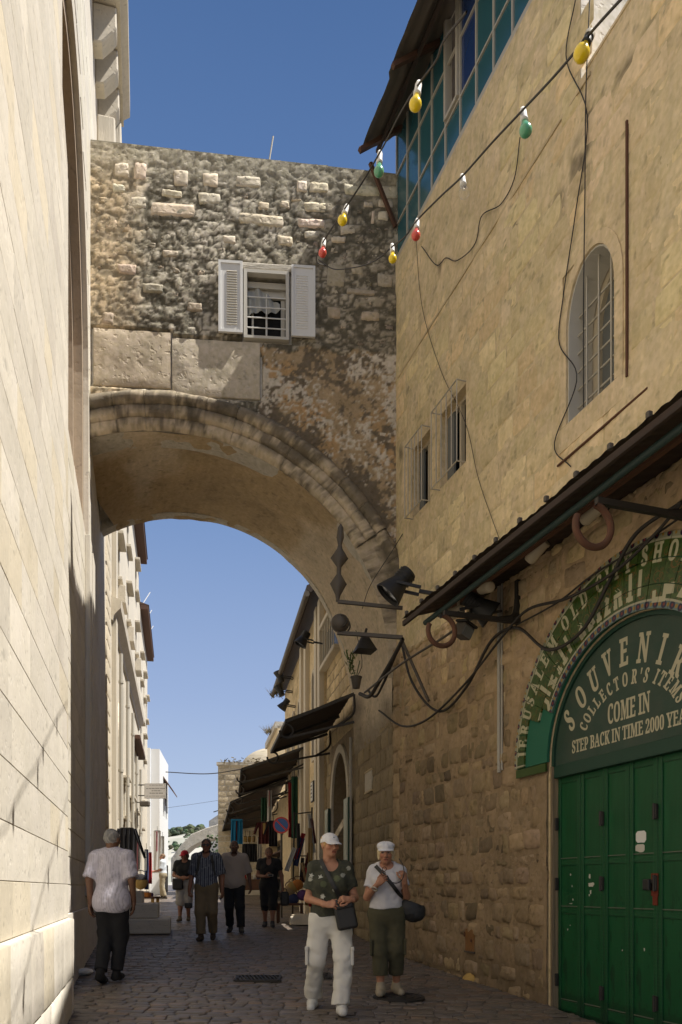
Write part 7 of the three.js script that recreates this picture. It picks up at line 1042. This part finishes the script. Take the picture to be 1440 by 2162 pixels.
// 7. woman in black
{
  const b = at(568, 1962, 16.8);
  const p = person('woman in a black V-neck top and black capri trousers looking at a phone', b, { H: 1.66, cell: .014, hcell: .0055, handcell: .006, bust: 1, fat: 1.08, skin: [.25, .115, .07], pitch: .12, yaw: .05,
    arms: [{ el: [-.235, 1.08, .0], wr: [-.06, 1.06, .19], hand: { dir: [.9, .15, .3], back: [0, -.4, .8], curl: .6 } }, { el: [.26, 1.08, -.02], wr: [.29, .85, .05], hand: { dir: [.1, -1, .1], back: [1, 0, .3], curl: .6 } }],
    legs: [{ kn: [-.085, .48, .02], an: [-.09, .1, -.1], toe: [-.1, -.1, 1] }, { kn: [.09, .48, .12], an: [.085, .09, .16], toe: [.12, 0, 1] }],
    shirt: { hem: .85, sleeve: .6, loose: .02, fold: .008, neck: [0, 1.44, .09, .06, .13], col: () => [.014, .014, .015] }, trousers: { len: .66, loose: .026, fold: .01, col: () => [.013, .013, .014] }, shoes: { col: [.04, .04, .045], sole: [.2, .2, .2] }, hair: { col: [.16, .085, .045], low: -.05 } });
  bagOn(p, 'handbag', 'dark handbag hanging from the hand of the woman in black', [squash(.18, .3, .1, .33, .6, .06, .05)], tube([V(.27, .73, .06), V(.3, .8, .06), V(.36, .8, .06), V(.38, .73, .06)], .008, 12, 5), BLK);
  const ph = PX(571, 1848, 16.55), pt = thing('phone', 'small pale phone in the hand of the woman in black', 'phone', ph); part('body', box(.11, .05, .02, 0, 0, 0, .006), M.alu, pt); part('screen', box(.09, .04, .004, 0, 0, .011), M.black, pt);
}
// 8. far man seen from the side
{
  const b = at(344, 1900, 31); b.y += .02;
  person('far man in white shirt and khaki trousers standing in profile by the left shops', b, { H: 1.74, turn: -Math.PI / 2, cell: .02, hcell: .009, handcell: .01, skin: [.38, .17, .10],
    arms: [{ el: [-.22, 1.12, .05], wr: [-.2, 1.06, .3], hand: { dir: [0, 0, 1], back: [0, 1, 0], curl: .3 } }, { el: [.22, 1.12, .05], wr: [.2, 1.06, .3], hand: { dir: [0, 0, 1], back: [0, 1, 0], curl: .3 } }],
    legs: [{ kn: [-.08, .5, .06], an: [-.08, .09, .05], toe: [0, 0, 1] }, { kn: [.08, .5, .02], an: [.08, .09, -.1], toe: [0, 0, 1] }],
    shirt: { hem: .95, sleeve: .9, loose: .025, fold: .008, collar: 1, col: () => [.6, .64, .68] }, trousers: { len: .97, loose: .022, col: () => [.32, .27, .18] }, shoes: { col: [.05, .04, .03] }, hair: { col: [.2, .12, .07] } });
  const tr = PX(327, 1842, 31), tt = thing('tray', 'pale tray of wares held by the far man in profile', 'tray', tr); part('tray', box(.55, .03, .4, 0, 0, 0, .01), M.white, tt); part('wares', [box(.3, .06, .2, -.05, .045, 0, .02)], dye('pink'), tt);
}
renderer.render(scene, camera);
